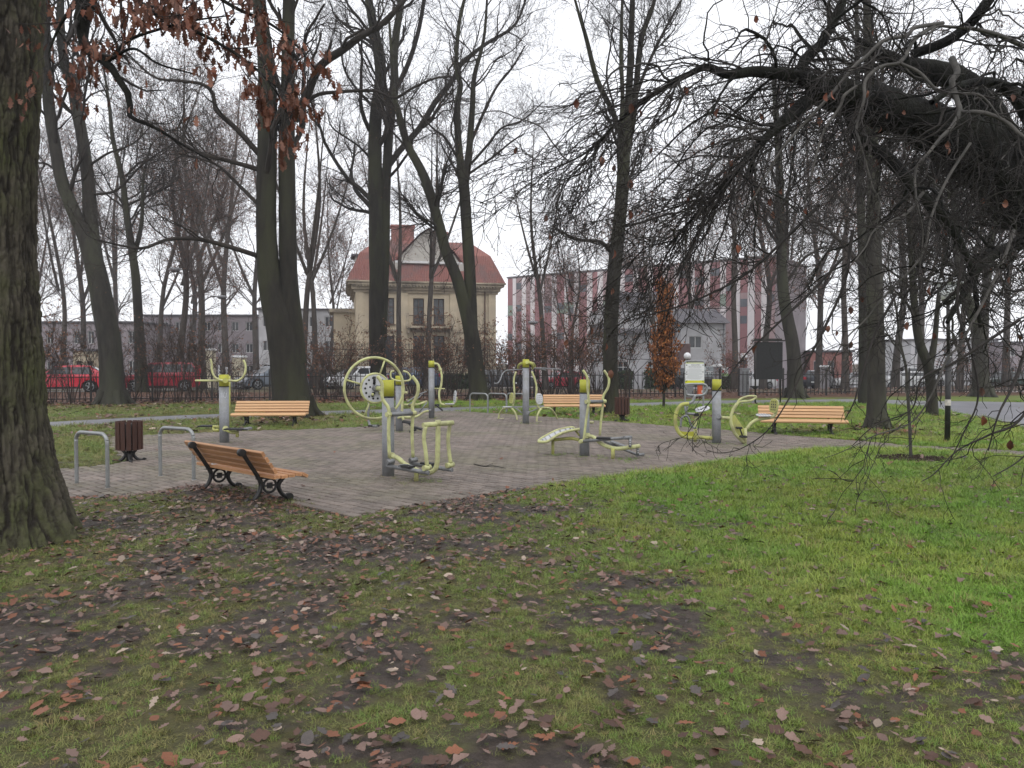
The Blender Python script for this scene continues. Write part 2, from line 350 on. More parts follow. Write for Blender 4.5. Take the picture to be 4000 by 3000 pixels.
M['ground'] = pm('ground', (0.075, 0.07, 0.03), (0.06, 0.045, 0.03), 0.7, rough=0.95, world=True, c3=(0.09, 0.06, 0.035), s3=0.3)
def grid_mesh(name, xs, ys, zf):
    X, Y = np.meshgrid(xs, ys); Z = zf(X, Y); nx, ny = len(xs), len(ys); i = np.arange(nx*ny).reshape(ny, nx)
    Q = np.stack([i[:-1, :-1], i[:-1, 1:], i[1:, 1:], i[1:, :-1]], -1).reshape(-1, 4)
    return fastmesh(name, np.stack([X, Y, Z], -1).reshape(-1, 3), Q), X, Y
far = lambda a: np.concatenate([[-700, -300, -150], np.arange(-90, 91, 3.0), [150, 300, 700]]) if a == 'x' else np.concatenate([[-300, -100, -30], np.arange(-12, 131, 3.0), [180, 300, 600, 900]])
me, _, _ = grid_mesh('ground', far('x'), far('y'), lambda X, Y: hz(X, Y)-0.02)
obj('ground', me, M['ground'], kind='structure', label='wide brown and green ground under the whole park')
def lawn_z(X, Y):
    h = hard(X, Y); d = np.minimum(dpoly(X, Y, PAVED), dpoly(X, Y, PATH))
    z = 0.004+(fbm(X*0.7, Y*0.7, s=31)*0.05+fbm(X*5, Y*5, s=33)*0.03*sst(14, 8, Y))*sst(0.0, 0.7, d)+0.018*sst(0, 0.12, d)
    return np.where(h, -0.006, z)
lx = np.concatenate([np.arange(-34, -9, 0.5), np.arange(-9, 10, 0.12), np.arange(10, 36, 0.5)]); ly = np.concatenate([np.arange(-4, 2.4, 0.4), np.arange(2.4, 14, 0.10), np.arange(14, 40, 0.25)])
me, LX, LY = grid_mesh('lawn', lx, ly, lawn_z)
for nm, f in (('dirt', dirt_at), ('litter', litter_at), ('lush', lush)):
    a = me.attributes.new(nm, 'FLOAT', 'POINT'); a.data.foreach_set('value', f(LX, LY).astype(np.float32).ravel())
LAWN = obj('lawn', me, M['lawn'], kind='structure', label='patchy park lawn with mud and fallen leaves')
def flat(name, pts, z, mat, label, zf=None, sub=0):
    P = [np.array(p[:2]) for p in pts]; bm = bmesh.new()
    vs = [bm.verts.new((p[0], p[1], z+(float(hz(p[0], p[1])) if zf else 0))) for p in P]
    f = bm.faces.new(vs); bm.normal_update()
    if f.normal.z < 0: f.normal_flip()
    bmesh.ops.triangulate(bm, faces=[f]); me = bpy.data.meshes.new(name); bm.to_mesh(me); bm.free()
    return obj(name, me, mat, kind='structure', label=label)
def smooth_line(pts, per=4): return crom(np.array(pts), per)
PT = smooth_line([gr(*p) for p in PATH_T]); PB = smooth_line([gr(*p) for p in PATH_B])
def strip(name, A, B, z, mat, label, hzf=False):
    n = len(A); V = [(a[0], a[1], z+(float(hz(0, a[1])) if hzf else 0)) for a in A]+[(b[0], b[1], z+(float(hz(0, b[1])) if hzf else 0)) for b in B]
    Q = [(n+i, n+i+1, i+1, i) for i in range(n-1)]
    return obj(name, fastmesh(name, V, Q, smooth=False), mat, kind='structure', label=label)
strip('path', PT, PB, 0.012, M['asphalt'], 'grey asphalt path winding past the iron fence')
ss = np.linspace(-14, 62, 40)
strip('sidewalk', [fpt(s, 3.6) for s in ss], [fpt(s, 0.55) for s in ss], 0.006, M['sidewalk'], 'pinkish concrete sidewalk behind the iron fence')
strip('kerb', [fpt(s, 3.75) for s in ss], [fpt(s, 3.62) for s in ss], 0.09, M['kerb'], 'low kerb behind the sidewalk')
g0, g1 = fline(2790), fline(2900)
strip('gate_path', [np.append(fpt(g0, 0.7), 0), np.append(fpt(g0-1.2, -4.2), 0)], [np.append(fpt(g1, 0.7), 0), np.append(fpt(g1+0.2, -4.2), 0)], 0.009, M['asphalt'], 'short asphalt path through the fence gap')
RA, RU = np.array([-45.0, 31.5]), norm(np.array([1.0, 0.50])); RN = np.array([-RU[1], RU[0]])
rs = np.linspace(0, 130, 60)
strip('road', [RA+RU*s+RN*9 for s in rs], [RA+RU*s for s in rs], 0.0, M['road'], 'damp grey street behind the park', True)
strip('road_kerb', [RA+RU*s for s in rs], [RA+RU*s-RN*0.15 for s in rs], 0.07, M['kerb'], 'grey kerb along the street', True)
strip('far_sidewalk', [RA+RU*s+RN*12.5 for s in rs], [RA+RU*s+RN*9.02 for s in rs], 0.08, M['sidewalk'], 'sidewalk on the far side of the street', True)
# ------------------------------------------------------------------ pavers
PAVING = flat('paved_area', PAVED, 0.006, M['joint'], 'brown block paving under the exercise machines')
pu, pv = np.array([0.745, -0.667]), np.array([0.667, 0.745]); PL, PW = 0.212, 0.128
ci, cj = np.meshgrid(np.arange(-110, 110), np.arange(-60, 260)); org = np.array([-1.65, 7.9])
cu = (ci+0.5*(cj % 2))*PL; cv = cj*PW
CX = org[0]+cu*pu[0]+cv*pv[0]; CY = org[1]+cu*pu[1]+cv*pv[1]
ok = inpoly(CX, CY, PAVED) & (CY < 27) & (np.abs(CX) < CY*0.75+3)
px_, py_ = CX[ok], CY[ok]; o_ = np.argsort(np.hypot(px_, py_)); px_, py_ = px_[o_], py_[o_]
vis = (np.abs(px_) < 0.66*py_)
near = np.zeros(len(px_), bool); near[np.where(vis)[0][:300]] = True
rzp = math.atan2(pu[1], pu[0])
def paver_mesh(k):
    r = random.Random(k); b = MB(); L, Wd, H = PL-0.019, PW-0.019, 0.030; e = 0.010
    V = []
    for z, i in ((0, 0), (H-e*0.7, 0), (H, e)):
        for sx, sy in ((-1, -1), (1, -1), (1, 1), (-1, 1)): V.append((sx*(L/2-i)+r.uniform(-.002, .002), sy*(Wd/2-i)+r.uniform(-.002, .002), z+r.uniform(-.0012, .0012)))
    F = [(8, 9, 10, 11)]+[(l+i, l+(i+1) % 4, l+4+(i+1) % 4, l+4+i) for l in (0, 4) for i in range(4)]
    return b.poly(V, F).mesh('paver')
pms = [paver_mesh(k) for k in range(5)]
for m_ in pms: m_.materials.append(M['paver'])
for x, y in zip(px_[near], py_[near]):
    o = obj('paver', random.choice(pms), None, PAVING); o.location = (x, y, random.uniform(-0.003, 0.002)); o.rotation_euler = (random.gauss(0, .008), random.gauss(0, .008), rzp+random.gauss(0, .012))
fx, fy = px_[~near], py_[~near]; N = len(fx)
base = np.array([v.co[:] for v in pms[0].vertices]); fq = np.array([p.vertices[:] for p in pms[0].polygons])
an = rzp+rng.normal(0, .012, N); ca, sa = np.cos(an)[:, None], np.sin(an)[:, None]
Vx = fx[:, None]+base[None, :, 0]*ca-base[None, :, 1]*sa; Vy = fy[:, None]+base[None, :, 0]*sa+base[None, :, 1]*ca
Vz = np.broadcast_to(base[None, :, 2], Vx.shape)+rng.uniform(-.003, .002, (N, 1))
V = np.stack([Vx, Vy, Vz], -1).reshape(-1, 3); Q = (fq[None]+(np.arange(N)*len(base))[:, None, None]).reshape(-1, 4)
pf = fastmesh('paver_field', V, Q, smooth=False)
at_ = pf.attributes.new('tone', 'FLOAT', 'POINT'); at_.data.foreach_set('value', np.repeat(rng.random(N), len(base)).astype(np.float32))
mpf = M['paver'].copy(); mpf.name = 'paver_field'; t = mpf.node_tree
oi = [n for n in t.nodes if n.type == 'OBJECT_INFO'][0]; lk = oi.outputs['Random'].links[0].to_socket
t.links.new(nd(t, 'ShaderNodeAttribute', attribute_name='tone').outputs['Fac'], lk)
obj('paver_field', pf, mpf, PAVING, kind='stuff')
# ------------------------------------------------------------------ scatter by geometry nodes
def unlinked(name, objs):
    c = bpy.data.collections.new(name)
    for o in objs: c.objects.link(o)
    return c
def scatter(name, P, E, S, I, coll, label, mats=()):
    me = bpy.data.meshes.new(name); P = np.asarray(P, np.float32); me.vertices.add(len(P)); me.vertices.foreach_set('co', P.ravel())
    for nm, ty, ar in (('rot', 'FLOAT_VECTOR', E), ('scl', 'FLOAT', S), ('pick', 'INT', I)):
        a = me.attributes.new(nm, ty, 'POINT'); a.data.foreach_set('vector' if ty == 'FLOAT_VECTOR' else 'value', np.asarray(ar, np.float32 if ty != 'INT' else np.int32).ravel())
    for m_ in mats: me.materials.append(m_)
    o = obj(name, me, kind='stuff', label=label); md = o.modifiers.new('scatter', 'NODES')
    g = bpy.data.node_groups.new(name, 'GeometryNodeTree'); md.node_group = g
    g.interface.new_socket('Geometry', in_out='INPUT', socket_type='NodeSocketGeometry'); g.interface.new_socket('Geometry', in_out='OUTPUT', socket_type='NodeSocketGeometry')
    gi, go = g.nodes.new('NodeGroupInput'), g.nodes.new('NodeGroupOutput')
    ci_ = g.nodes.new('GeometryNodeCollectionInfo'); ci_.inputs['Collection'].default_value = coll; ci_.inputs['Separate Children'].default_value = True; ci_.inputs['Reset Children'].default_value = True
    ip = g.nodes.new('GeometryNodeInstanceOnPoints'); ip.inputs['Pick Instance'].default_value = True
    def na(nm, ty): n = g.nodes.new('GeometryNodeInputNamedAttribute'); n.data_type = ty; n.inputs['Name'].default_value = nm; return [s for s in n.outputs if s.enabled][0]
    er = g.nodes.new('FunctionNodeEulerToRotation'); g.links.new(na('rot', 'FLOAT_VECTOR'), er.inputs[0])
    L = g.links.new; L(gi.outputs[0], ip.inputs['Points']); L(ci_.outputs[0], ip.inputs['Instance']); L(na('pick', 'INT'), ip.inputs['Instance Index'])
    L(er.outputs[0], ip.inputs['Rotation']); L(na('scl', 'FLOAT'), ip.inputs['Scale']); L(ip.outputs[0], go.inputs[0])
    return o
def proto(name, me): return bpy.data.objects.new(name, me)
def _grass(t, b):
    co = nd(t, 'ShaderNodeNewGeometry').outputs['Position']; oi = nd(t, 'ShaderNodeObjectInfo')
    n = nd(t, 'ShaderNodeTexNoise', Scale=0.8, Detail=4.0); t.links.new(co, n.inputs['Vector'])
    sx = nd(t, 'ShaderNodeSeparateXYZ'); t.links.new(co, sx.inputs[0]); ma = nd(t, 'ShaderNodeMath', operation='MULTIPLY_ADD'); ma.inputs[1].default_value = 0.30; t.links.new(sx.outputs['Y'], ma.inputs[0]); t.links.new(sx.outputs['X'], ma.inputs[2])
    lu = ramp(t, ma.outputs[0], 1.2, 4.6); ct = (0.12, 0.145, 0.045)
    c = mixc(t, lu, mixc(t, ramp(t, n.outputs['Fac'], 0.38, 0.62), (0.135, 0.175, 0.04), (0.19, 0.18, 0.06)), mixc(t, ramp(t, n.outputs['Fac'], 0.40, 0.60), (0.165, 0.31, 0.034), (0.26, 0.32, 0.05)))
    c = mixc(t, ramp(t, oi.outputs['Random'], 0.55, 1.0), c, (0.11, 0.19, 0.03))
    c = mixc(t, ramp(t, oi.outputs['Random'], 0.16, 0.0), c, (0.25, 0.20, 0.085))
    t.links.new(c, b.inputs['Base Color']); b.inputs['Roughness'].default_value = 0.55; b.inputs['Specular IOR Level'].default_value = 0.3
M['grass'] = attr_material('grass', _grass)
def tuft(seed, nb, rad, l0, l1, w, lay):
    r = np.random.default_rng(seed); g = Geo()
    for i in range(nb):
        a = r.uniform(0, 6.283); d = rad*math.sqrt(r.random()); p = np.array([math.cos(a)*d, math.sin(a)*d, -0.004]); h = r.uniform(0, 6.283); L = r.uniform(l0, l1)
        e = r.uniform(*lay); dr = np.array([math.cos(h)*math.cos(e), math.sin(h)*math.cos(e), math.sin(e)]); sd = np.array([-math.sin(h), math.cos(h), 0])*w*r.uniform(.7, 1.2)
        pts = [p]; 
        for k in range(3):
            pts.append(pts[-1]+dr*L/3); dr = norm(dr+np.array([r.normal(0, .18), r.normal(0, .18), -r.uniform(.12, .5)]))
        g.add([pts[0]-sd/2, pts[0]+sd/2, pts[1]-sd/2, pts[1]+sd/2, pts[2]-sd*.35, pts[2]+sd*.35, pts[3]], [(0, 1, 3, 2), (2, 3, 5, 4)], [(4, 5, 6)])
    m_ = g.mesh('grass_tuft', False); m_.materials.append(M['grass']); return proto('grass_tuft', m_)
tufts = [tuft(k, 18, 0.055, 0.03, 0.075, 0.0038, (0.25, 1.2)) for k in range(4)]+[tuft(10+k, 14, 0.06, 0.04, 0.10, 0.0036, (0.1, 0.7)) for k in range(3)]+[tuft(20, 26, 0.05, 0.05, 0.10, 0.004, (0.5, 1.35))]
C_TUFT = unlinked('grass_tufts', tufts)
def ground_samples(n, y0, y1, seed, wide=0.74):
    r = np.random.default_rng(seed); Y = np.sqrt(r.uniform(y0**2, y1**2, n)); X = r.uniform(-1, 1, n)*(Y*wide+0.8); return X, Y
GX, GY, GS = [], [], []
for (n, y0, y1, sc) in ((34000, 2.5, 5.2, 0.8), (44000, 5.2, 9.5, 1.0), (52000, 9.5, 16, 1.3), (40000, 16, 31, 1.8)):
    X, Y = ground_samples(n, y0, y1, int(y0*10)); r = rng.random(n)
    d = dpoly(X, Y, PAVED); fr = (d < 0.10) & (rng.random(n) < 0.12)
    keep = (~hard(X, Y) | (fr & inpoly(X, Y, PAVED) & (fbm(X, Y, s=77) > 0.52))) & (r > np.clip(dirt_at(X, Y)*0.85+0.16*(1-lush(X, Y)), 0, 0.86)) & (rng.random(n) > litter_at(X, Y)*0.9) & (((X-FA[0])*FN[0]+(Y-FA[1])*FN[1]) < -0.3)
    keep &= ~((X-gr(3555, 1803)[0])**2/0.62**2+(Y-gr(3555, 1803)[1])**2/0.62**2 < 1)
    GX.append(X[keep]); GY.append(Y[keep]); GS.append(sc*rng.uniform(0.5, 1.2, keep.sum())*(0.68+0.42*lush(X[keep], Y[keep]))*(1-.45*dirt_at(X[keep], Y[keep])))
# small tufts growing round the machine feet
for (px, py, n, rad) in ((1515, 1868, 30, .2), (1630, 1885, 50, .3), (2280, 1787, 60, .3), (2160, 1783, 40, .25), (2400, 1803, 70, .4), (877, 1733, 40, .25), (1560, 1690, 60, .4), (2055, 1658, 60, .35), (2795, 1737, 30, .25), (2720, 1725, 25, .25), (2910, 1745, 25, .25), (1685, 1637, 50, .3), (940, 1925, 90, .3), (1090, 1975, 60, .3)):
    c = gr(px, py); GX.append(c[0]+rng.normal(0, rad*.6, n)); GY.append(c[1]+rng.normal(0, rad*.5, n)); GS.append(rng.uniform(0.5, 1.0, n)*(1 if py > 1880 else 0.8))
GX, GY, GS = map(np.concatenate, (GX, GY, GS)); n = len(GX)
def lz(X, Y): return np.where(hard(X, Y), 0.022, lawn_z(X, Y))
P = np.stack([GX, GY, lz(GX, GY)], -1)
scatter('grass', P, np.stack([rng.normal(0, .08, n), rng.normal(0, .08, n), rng.uniform(0, 6.28, n)], -1), GS, rng.integers(0, 8, n), C_TUFT, 'short green and straw coloured grass across the lawn')
# ------------------------------------------------------------------ fallen leaves
LEAFC = [pm('leaf_tan', (0.185, 0.12, 0.097), (0.125, 0.08, 0.065), 25, rough=0.5, rand=0.3), pm('leaf_rust', (0.19, 0.075, 0.037), (0.12, 0.048, 0.027), 25, rough=0.5, rand=0.3),
         pm('leaf_brown', (0.10, 0.052, 0.036), (0.06, 0.034, 0.025), 25, rough=0.45, rand=0.3), pm('leaf_grey', (0.08, 0.068, 0.062), (0.045, 0.038, 0.035), 25, rough=0.4, rand=0.3),
         pm('leaf_pale', (0.33, 0.265, 0.215), (0.23, 0.175, 0.13), 25, rough=0.55, rand=0.25)]
def leaf_mesh(shape, seed, mat, up=0.25):
    r = random.Random(seed); n = 11; V = []; T = []
    bend, curl, tw = r.uniform(-0.9, 0.9)*up*1.6, r.uniform(0.05, 0.8)*up*2, r.uniform(-.5, .5)*up*2
    for i in range(n):
        t = i/(n-1); x = t-0.5
        if shape == 'oak': w = 0.30*math.sin(math.pi*min(1, t*0.93+0.05))**0.7*(0.72+0.34*math.cos(t*math.pi*2*3.6+0.6))*(0.55+0.75*t if t < .7 else 1.07)
        elif shape == 'beech': w = 0.30*math.sin(math.pi*t)**0.75
        elif shape == 'round': w = 0.36*math.sin(math.pi*t)**0.6
        else: w = 0.42*math.sin(math.pi*t)**0.8*(0.62+0.42*abs(math.cos(t*math.pi*2.5)))
        w = max(w, 0.008); z0 = bend*(x*x)*1.2; zc = curl*w*w*3*(1+0.6*math.sin(3*t+seed)); j = r.uniform(-.02, .02)
        V += [(x, -w+j, z0+zc+tw*x*w), (x, -w*.5, z0+zc*.3+tw*x*w*.5), (x, 0, z0), (x, w*.5, z0+zc*.3-tw*x*w*.5), (x, w+j, z0+zc-tw*x*w)]
    mn = min(v[2] for v in V); V = [(a, b, c-mn) for a, b, c in V]
    F = [(5*i+k, 5*(i+1)+k, 5*(i+1)+k+1, 5*i+k+1) for i in range(n-1) for k in range(4)]
    st = len(V); zz = -mn; V += [(-0.5, -0.008, zz), (-0.5, 0.008, zz), (-0.72, 0.03, zz+0.02)]; F.append((st, st+1, st+2))
    b = MB().poly(V, F, True); m_ = b.mesh('leaf'); m_.materials.append(mat); return m_
leafs = []
for ci_, mt in enumerate(LEAFC):
    for si, sh in enumerate(('oak', 'maple', 'beech', 'maple', 'oak')): leafs.append(leaf_mesh(sh, ci_*7+si, mt, 0.16))
LEAF_W = np.array([0.37, 0.20, 0.26, 0.12, 0.05])
def pick_leaf(n, w=LEAF_W): c = rng.choice(5, n, p=w); return c*5+rng.integers(0, 5, n)
X, Y = ground_samples(70000, 2.6, 10.8, 501)
den = np.clip(0.10+0.62*dirt_at(X, Y)+0.28*(1-lush(X, Y)), 0, 1)*(0.35+0.9*fbm(X*1.7, Y*1.7, s=55))*np.clip(0.55+0.06*Y, 0, 1.1)
k = (rng.random(len(X)) < den*0.62) & ~hard(X, Y) & (np.hypot(X+4.75, Y-6.9) > 0.75); X, Y = X[k], Y[k]
o_ = np.argsort(np.hypot(X, Y)); X, Y = X[o_], Y[o_]; vis = np.where(np.abs(X) < Y*0.675)[0]; sel = np.zeros(len(X), bool); sel[vis[:300]] = True
for x, y, i in zip(X[sel], Y[sel], pick_leaf(sel.sum())):
    o = obj('leaf', leafs[i], None, LAWN); s = random.uniform(0.035, 0.085); o.scale = (s, s*random.uniform(.7, 1.1), s*random.uniform(.5, 1.0)); o.location = (x, y, float(lawn_z(np.array([x]), np.array([y]))[0])+0.018+random.uniform(0, .018)); o.rotation_euler = (random.gauss(0, .22), random.gauss(0, .22), random.uniform(0, 6.28))
lp = [proto('fallen_leaf_%02d' % i, m_) for i, m_ in enumerate(leafs)]; C_LEAF = unlinked('leaf_kinds', lp)
LXs, LYs, LSs = [X[~sel]], [Y[~sel]], [.016+.062*rng.random((~sel).sum())**1.3]
X, Y = ground_samples(26000, 9.5, 33, 502); k = (rng.random(len(X)) < np.clip(litter_at(X, Y)*0.9+0.035*sst(.45, .6, fbm(X, Y, s=8)), 0, 1)) & ~inpoly(X, Y, PAVED) & ~inpoly(X, Y, PATH) & (((X-FA[0])*FN[0]+(Y-FA[1])*FN[1]) < 0.5)
LXs.append(X[k]); LYs.append(Y[k]); LSs.append(rng.uniform(.09, .17, k.sum()))
X, Y = ground_samples(3500, 8, 27, 503); k = (rng.random(len(X)) < 0.10+0.5*sst(.9, .1, dpoly(X, Y, PAVED))) & hard(X, Y); LXs.append(X[k]); LYs.append(Y[k]); LSs.append(rng.uniform(.03, .075, k.sum()))
s_ = rng.uniform(-12, 60, 5000); n_ = rng.uniform(-.2, 3.6, 5000)**1.0; LXs.append((FA[0]+FU[0]*s_+FN[0]*n_)[:2600]); LYs.append((FA[1]+FU[1]*s_+FN[1]*n_)[:2600]); LSs.append(rng.uniform(.08, .15, 2600))
s_ = rng.uniform(-12, 60, 3500); n_ = rng.uniform(3.7, 9, 3500); LXs.append(FA[0]+FU[0]*s_+FN[0]*n_); LYs.append(FA[1]+FU[1]*s_+FN[1]*n_); LSs.append(rng.uniform(.1, .2, 3500))
LXs, LYs, LSs = map(np.concatenate, (LXs, LYs, LSs)); n = len(LXs)
P = np.stack([LXs, LYs, np.where(LYs > 33.5, 0.02, lz(LXs, LYs))+np.where(hard(LXs, LYs), 0.014, 0.022)+rng.uniform(0, .014, n)], -1)
wpick = np.where(LYs < 12, pick_leaf(n), pick_leaf(n, np.array([.22, .42, .28, .02, .06])))
wpick = np.where(hard(LXs, LYs), pick_leaf(n, np.array([.3, .15, .45, .08, .02])), wpick)
scatter('leaf_litter', P, np.stack([rng.normal(0, .25, n), rng.normal(0, .25, n), rng.uniform(0, 6.28, n)], -1), LSs, wpick, C_LEAF, 'brown fallen leaves lying over lawn and paving')
# ================================================================== TREES
def resample(P, R, K):
    P = np.asarray(P, float); C = crom(P, 6); Rr = np.interp(np.linspace(0, 1, len(C)), np.linspace(0, 1, len(R)), R)
    d = np.concatenate([[0], np.cumsum(np.linalg.norm(np.diff(C, axis=0), axis=1))]); u = np.linspace(0, d[-1], K)
    return np.stack([np.interp(u, d, C[:, i]) for i in range(3)], -1), np.interp(u, d, Rr)
def grow(P, R, n, L, r, ang=(0.6, 1.1), t0=0.25, t1=1.0, K=6, wander=0.22, up=0.10, rmin=0.0015, rk=0.62, rend=0.35, lt=0.5, bias=None, bk=0.0, pref=None):
    """children of the tubes P (B,K,3): n in all, vectorised"""
    B, KP, _ = P.shape; ln = np.linalg.norm(np.diff(P, axis=1), axis=2).sum(1); pr = ln/ln.sum()
    b = r.choice(B, n, p=pr); t = r.uniform(t0, t1, n); f = t*(KP-1); i = np.minimum(f.astype(int), KP-2); w = (f-i)[:, None]
    p = P[b, i]*(1-w)+P[b, i+1]*w; T = norm(P[b, i+1]-P[b, i]); rp = R[b, i]*(1-w[:, 0])+R[b, i+1]*w[:, 0]
    rnd = norm(r.normal(size=(n, 3))); side = norm(rnd-T*(rnd*T).sum(1, keepdims=True)); a = r.uniform(*ang, n)[:, None]
    if pref is not None:
        side = norm(side+np.asarray(pref)); side = norm(side-T*(side*T).sum(1, keepdims=True)+1e-6)
    d = norm(T*np.cos(a)+side*np.sin(a)); Ls = L*(1-lt*t)*r.uniform(0.55, 1.2, n)
    out = np.zeros((n, K, 3)); out[:, 0] = p; upv = np.array([0, 0, 1.0])
    for k in range(1, K):
        out[:, k] = out[:, k-1]+d*(Ls/(K-1))[:, None]
        d = d+r.normal(size=(n, 3))*wander+upv*up
        if bias is not None: d = d+np.asarray(bias)*bk
        d = norm(d)
    r0 = np.maximum(rp*rk*r.uniform(.6, 1, n), rmin); rr = r0[:, None]*np.linspace(1, rend, K)[None]
    return out, np.maximum(rr, rmin*0.7)
def leaf_quads(P, n, r, s0, s1, hang=0.6):
    B, K, _ = P.shape; b = r.integers(0, B, n); k = r.integers(K//2, K, n); c = P[b, k]+r.normal(0, .01, (n, 3)); s = r.uniform(s0, s1, n)[:, None]
    u = norm(r.normal(size=(n, 3))*np.array([1, 1, .4])+np.array([0, 0, -hang*2])); w = norm(np.cross(u, r.normal(size=(n, 3))))
    V = np.stack([c, c+u*s*.5+w*s*.3, c+u*s, c+u*s*.5-w*s*.3], 1); return V.reshape(-1, 3), np.arange(n*4).reshape(n, 4)
def traced(stems, Y, dy=0.0):
    """stems: list of [(px, py, width_px[, dY]), ...] -> polylines with real radii"""
    out = []
    for s in stems:
        P = []; R = []
        for q in s:
            yy = Y+(q[3] if len(q) > 3 else 0); P.append(at(q[0], q[1], yy)); R.append(q[2]*yy/FPX/2)
        out.append((np.array(P), np.array(R)))
    return out
def bumpy(P, R, r, n=14, amp=0.06, K=40):
    Pq, Rq = resample(P, R, K); V, Q = tube_geo(Pq[None], Rq[None], n)
    c = np.repeat(Pq, n, axis=0); d = V-c; a = np.arctan2(d[:, 1], d[:, 0])
    f = 1+amp*(fbm(V[:, 0]*6+r, V[:, 1]*6, V[:, 2]*2.2, s=3)-0.5)*2+0.05*np.sin(a*3+V[:, 2]*0.7+r)
    return c+d*f[:, None], Q, Pq, Rq
def tree_from(name, label, cat, stems, limbs, Y, seed, bark, twig, n2=26, n3=260, n4=1500, n5=0, L2=2.6, L3=1.3, L4=0.6, up=0.10, t0=0.45, seeds=400, ssz=(.03, .06), seedmat='seed', group='bare trees in the park', spread=(0.5, 1.0), wander=0.2, root=True):
    r = np.random.default_rng(seed); st = traced(stems, Y); lm = traced(limbs, Y); L2 *= 1.75; L3 *= 1.5; L4 *= 1.25
    base = st[0][0][0].copy(); gz = float(hz(0, Y)) if Y > 40 else 0.0
    o = thing(name, label, cat, (base[0], base[1], gz), group=group); off = np.array([base[0], base[1], gz])
    g = Geo(); PL_ = []; RL_ = []
    for i, (P, R) in enumerate(st):
        P = P.copy(); R = R.copy()
        if i == 0: P[0, 2] = gz-0.12
        V, Q, Pq, Rq = bumpy(P, R, seed+i, 16); g.add(V-off, Q); PL_.append(resample(Pq, Rq, 24))
    if root:
        b0, r0 = st[0][0][0], st[0][1][0]
        for k in range(6):
            a = k*1.047+r.uniform(-.3, .3); dd = np.array([math.cos(a), math.sin(a), 0])
            q = [np.array([b0[0], b0[1], gz+r0*0.9])+dd*r0*0.62, np.array([b0[0], b0[1], gz+r0*0.28])+dd*r0*0.95, np.array([b0[0], b0[1], gz-0.06])+dd*r0*1.5]
            V, Q = tube_geo(crom(q, 4)[None], np.linspace(r0*.3, r0*.12, 9)[None], 7); g.add(V-off, Q)
    obj('trunk', g.mesh('trunk'), M[bark], o)
    g = Geo()
    for P, R in lm:
        V, Q, Pq, Rq = bumpy(P, R, seed, 8, 0.05, 24); g.add(V-off, Q); PL_.append(resample(Pq, Rq, 24))
    P0 = np.stack([p for p, _ in PL_]); R0 = np.stack([q for _, q in PL_])
    P1, R1 = grow(P0, R0, n2, L2, r, spread, t0, 1.0, 12, wander*.85, up, .008, .42)
    if limbs:
        Pl = np.stack([p for p, _ in PL_[len(st):]]); Rl = np.stack([q for _, q in PL_[len(st):]])
        Pm, Rm = grow(Pl, Rl, 7*len(limbs), L2*.5, r, spread, .2, 1, 12, wander, up, .006, .55); P1 = np.concatenate([P1, Pm]); R1 = np.concatenate([R1, Rm])
    V, Q = tube_geo(P1, R1, 5); g.add(V-off, Q)
    P2, R2 = grow(P1, R1, n3, L3, r, (.4, 1.0), .2, 1, 7, wander*1.1, up*.7, .0055, .6); V, Q = tube_geo(P2, R2, 4); g.add(V-off, Q)
    P3, R3 = grow(P2, R2, n4, L4, r, (.4, 1.0), .15, 1, 5, wander*1.2, up*.4, .0042, .65); V, Q = tube_geo(P3, R3, 3); g.add(V-off, Q)
    if n5:
        P4, R4 = grow(P3, R3, n5, L4*.5, r, (.4, 1.1), .15, 1, 4, wander*1.2, 0.02, .0034, .75); V, Q = tube_geo(P4, R4, 3); g.add(V-off, Q); P3 = np.concatenate([P3[:, :4], P4])
    cr = obj('crown', g.mesh('crown'), M[twig], o)
    if seeds:
        V, Q = leaf_quads(P3, seeds, r, *ssz); obj('seed_clusters', fastmesh('seed_clusters', V-off, Q, smooth=False), M[seedmat], o, kind='stuff')
    return o
TT = tree_from
TT('forked_tree', 'tall mossy tree forking into two straight stems behind the left bench', 'tree',
   [[(1145, 1640, 175), (1130, 1500, 140), (1105, 1300, 122), (1060, 1130, 92), (1042, 900, 76), (1042, 600, 74), (1045, 400, 70), (1035, 200, 60), (1012, 0, 50), (1000, -350, 34)],
    [(1150, 1420, 95, .05), (1140, 1250, 84, .05), (1128, 1080, 70, .1), (1122, 800, 64, .15), (1118, 560, 62, .2), (1125, 300, 52, .2), (1130, 0, 45, .2), (1145, -380, 30, .2)]],
   [[(1150, 470, 34, .1), (1195, 380, 34, -.2), (1250, 260, 32, -.5), (1340, 195, 30, -.8), (1420, 135, 26, -1), (1490, 95, 22, -1), (1600, -20, 14, -1)],
    [(1160, 440, 16, .1), (1230, 375, 15, 0), (1310, 360, 14, -.1), (1460, 355, 12, -.2), (1540, 385, 11, -.3), (1600, 350, 10, -.4), (1700, 305, 8, -.5), (1770, 300, 5, -.5)],
    [(1020, 610, 24, 0), (930, 510, 20, -.3), (840, 425, 18, -.5), (838, 380, 16, -.5), (800, 332, 14, -.6), (700, 315, 12, -.8), (600, 300, 9, -1), (480, 190, 5, -1)],
    [(1020, 665, 20, 0), (920, 635, 17, -.2), (790, 600, 15, -.4), (680, 545, 11, -.6), (560, 470, 6, -.8)],
    [(1010, 1000, 20, 0), (900, 965, 18, -.4), (780, 935, 16, -.7), (660, 935, 14, -1), (560, 970, 12, -1.2), (480, 960, 9, -1.4), (370, 935, 5, -1.6)],
    [(1010, 800, 16, 0), (920, 710, 13, .3), (840, 640, 10, .5), (700, 600, 6, .8)]],
   22, 101, 'bark', 'twig', n2=34, n3=300, n4=2600, n5=4200, L2=2.4, L3=1.2, L4=.6, seeds=350, ssz=(.03, .05))
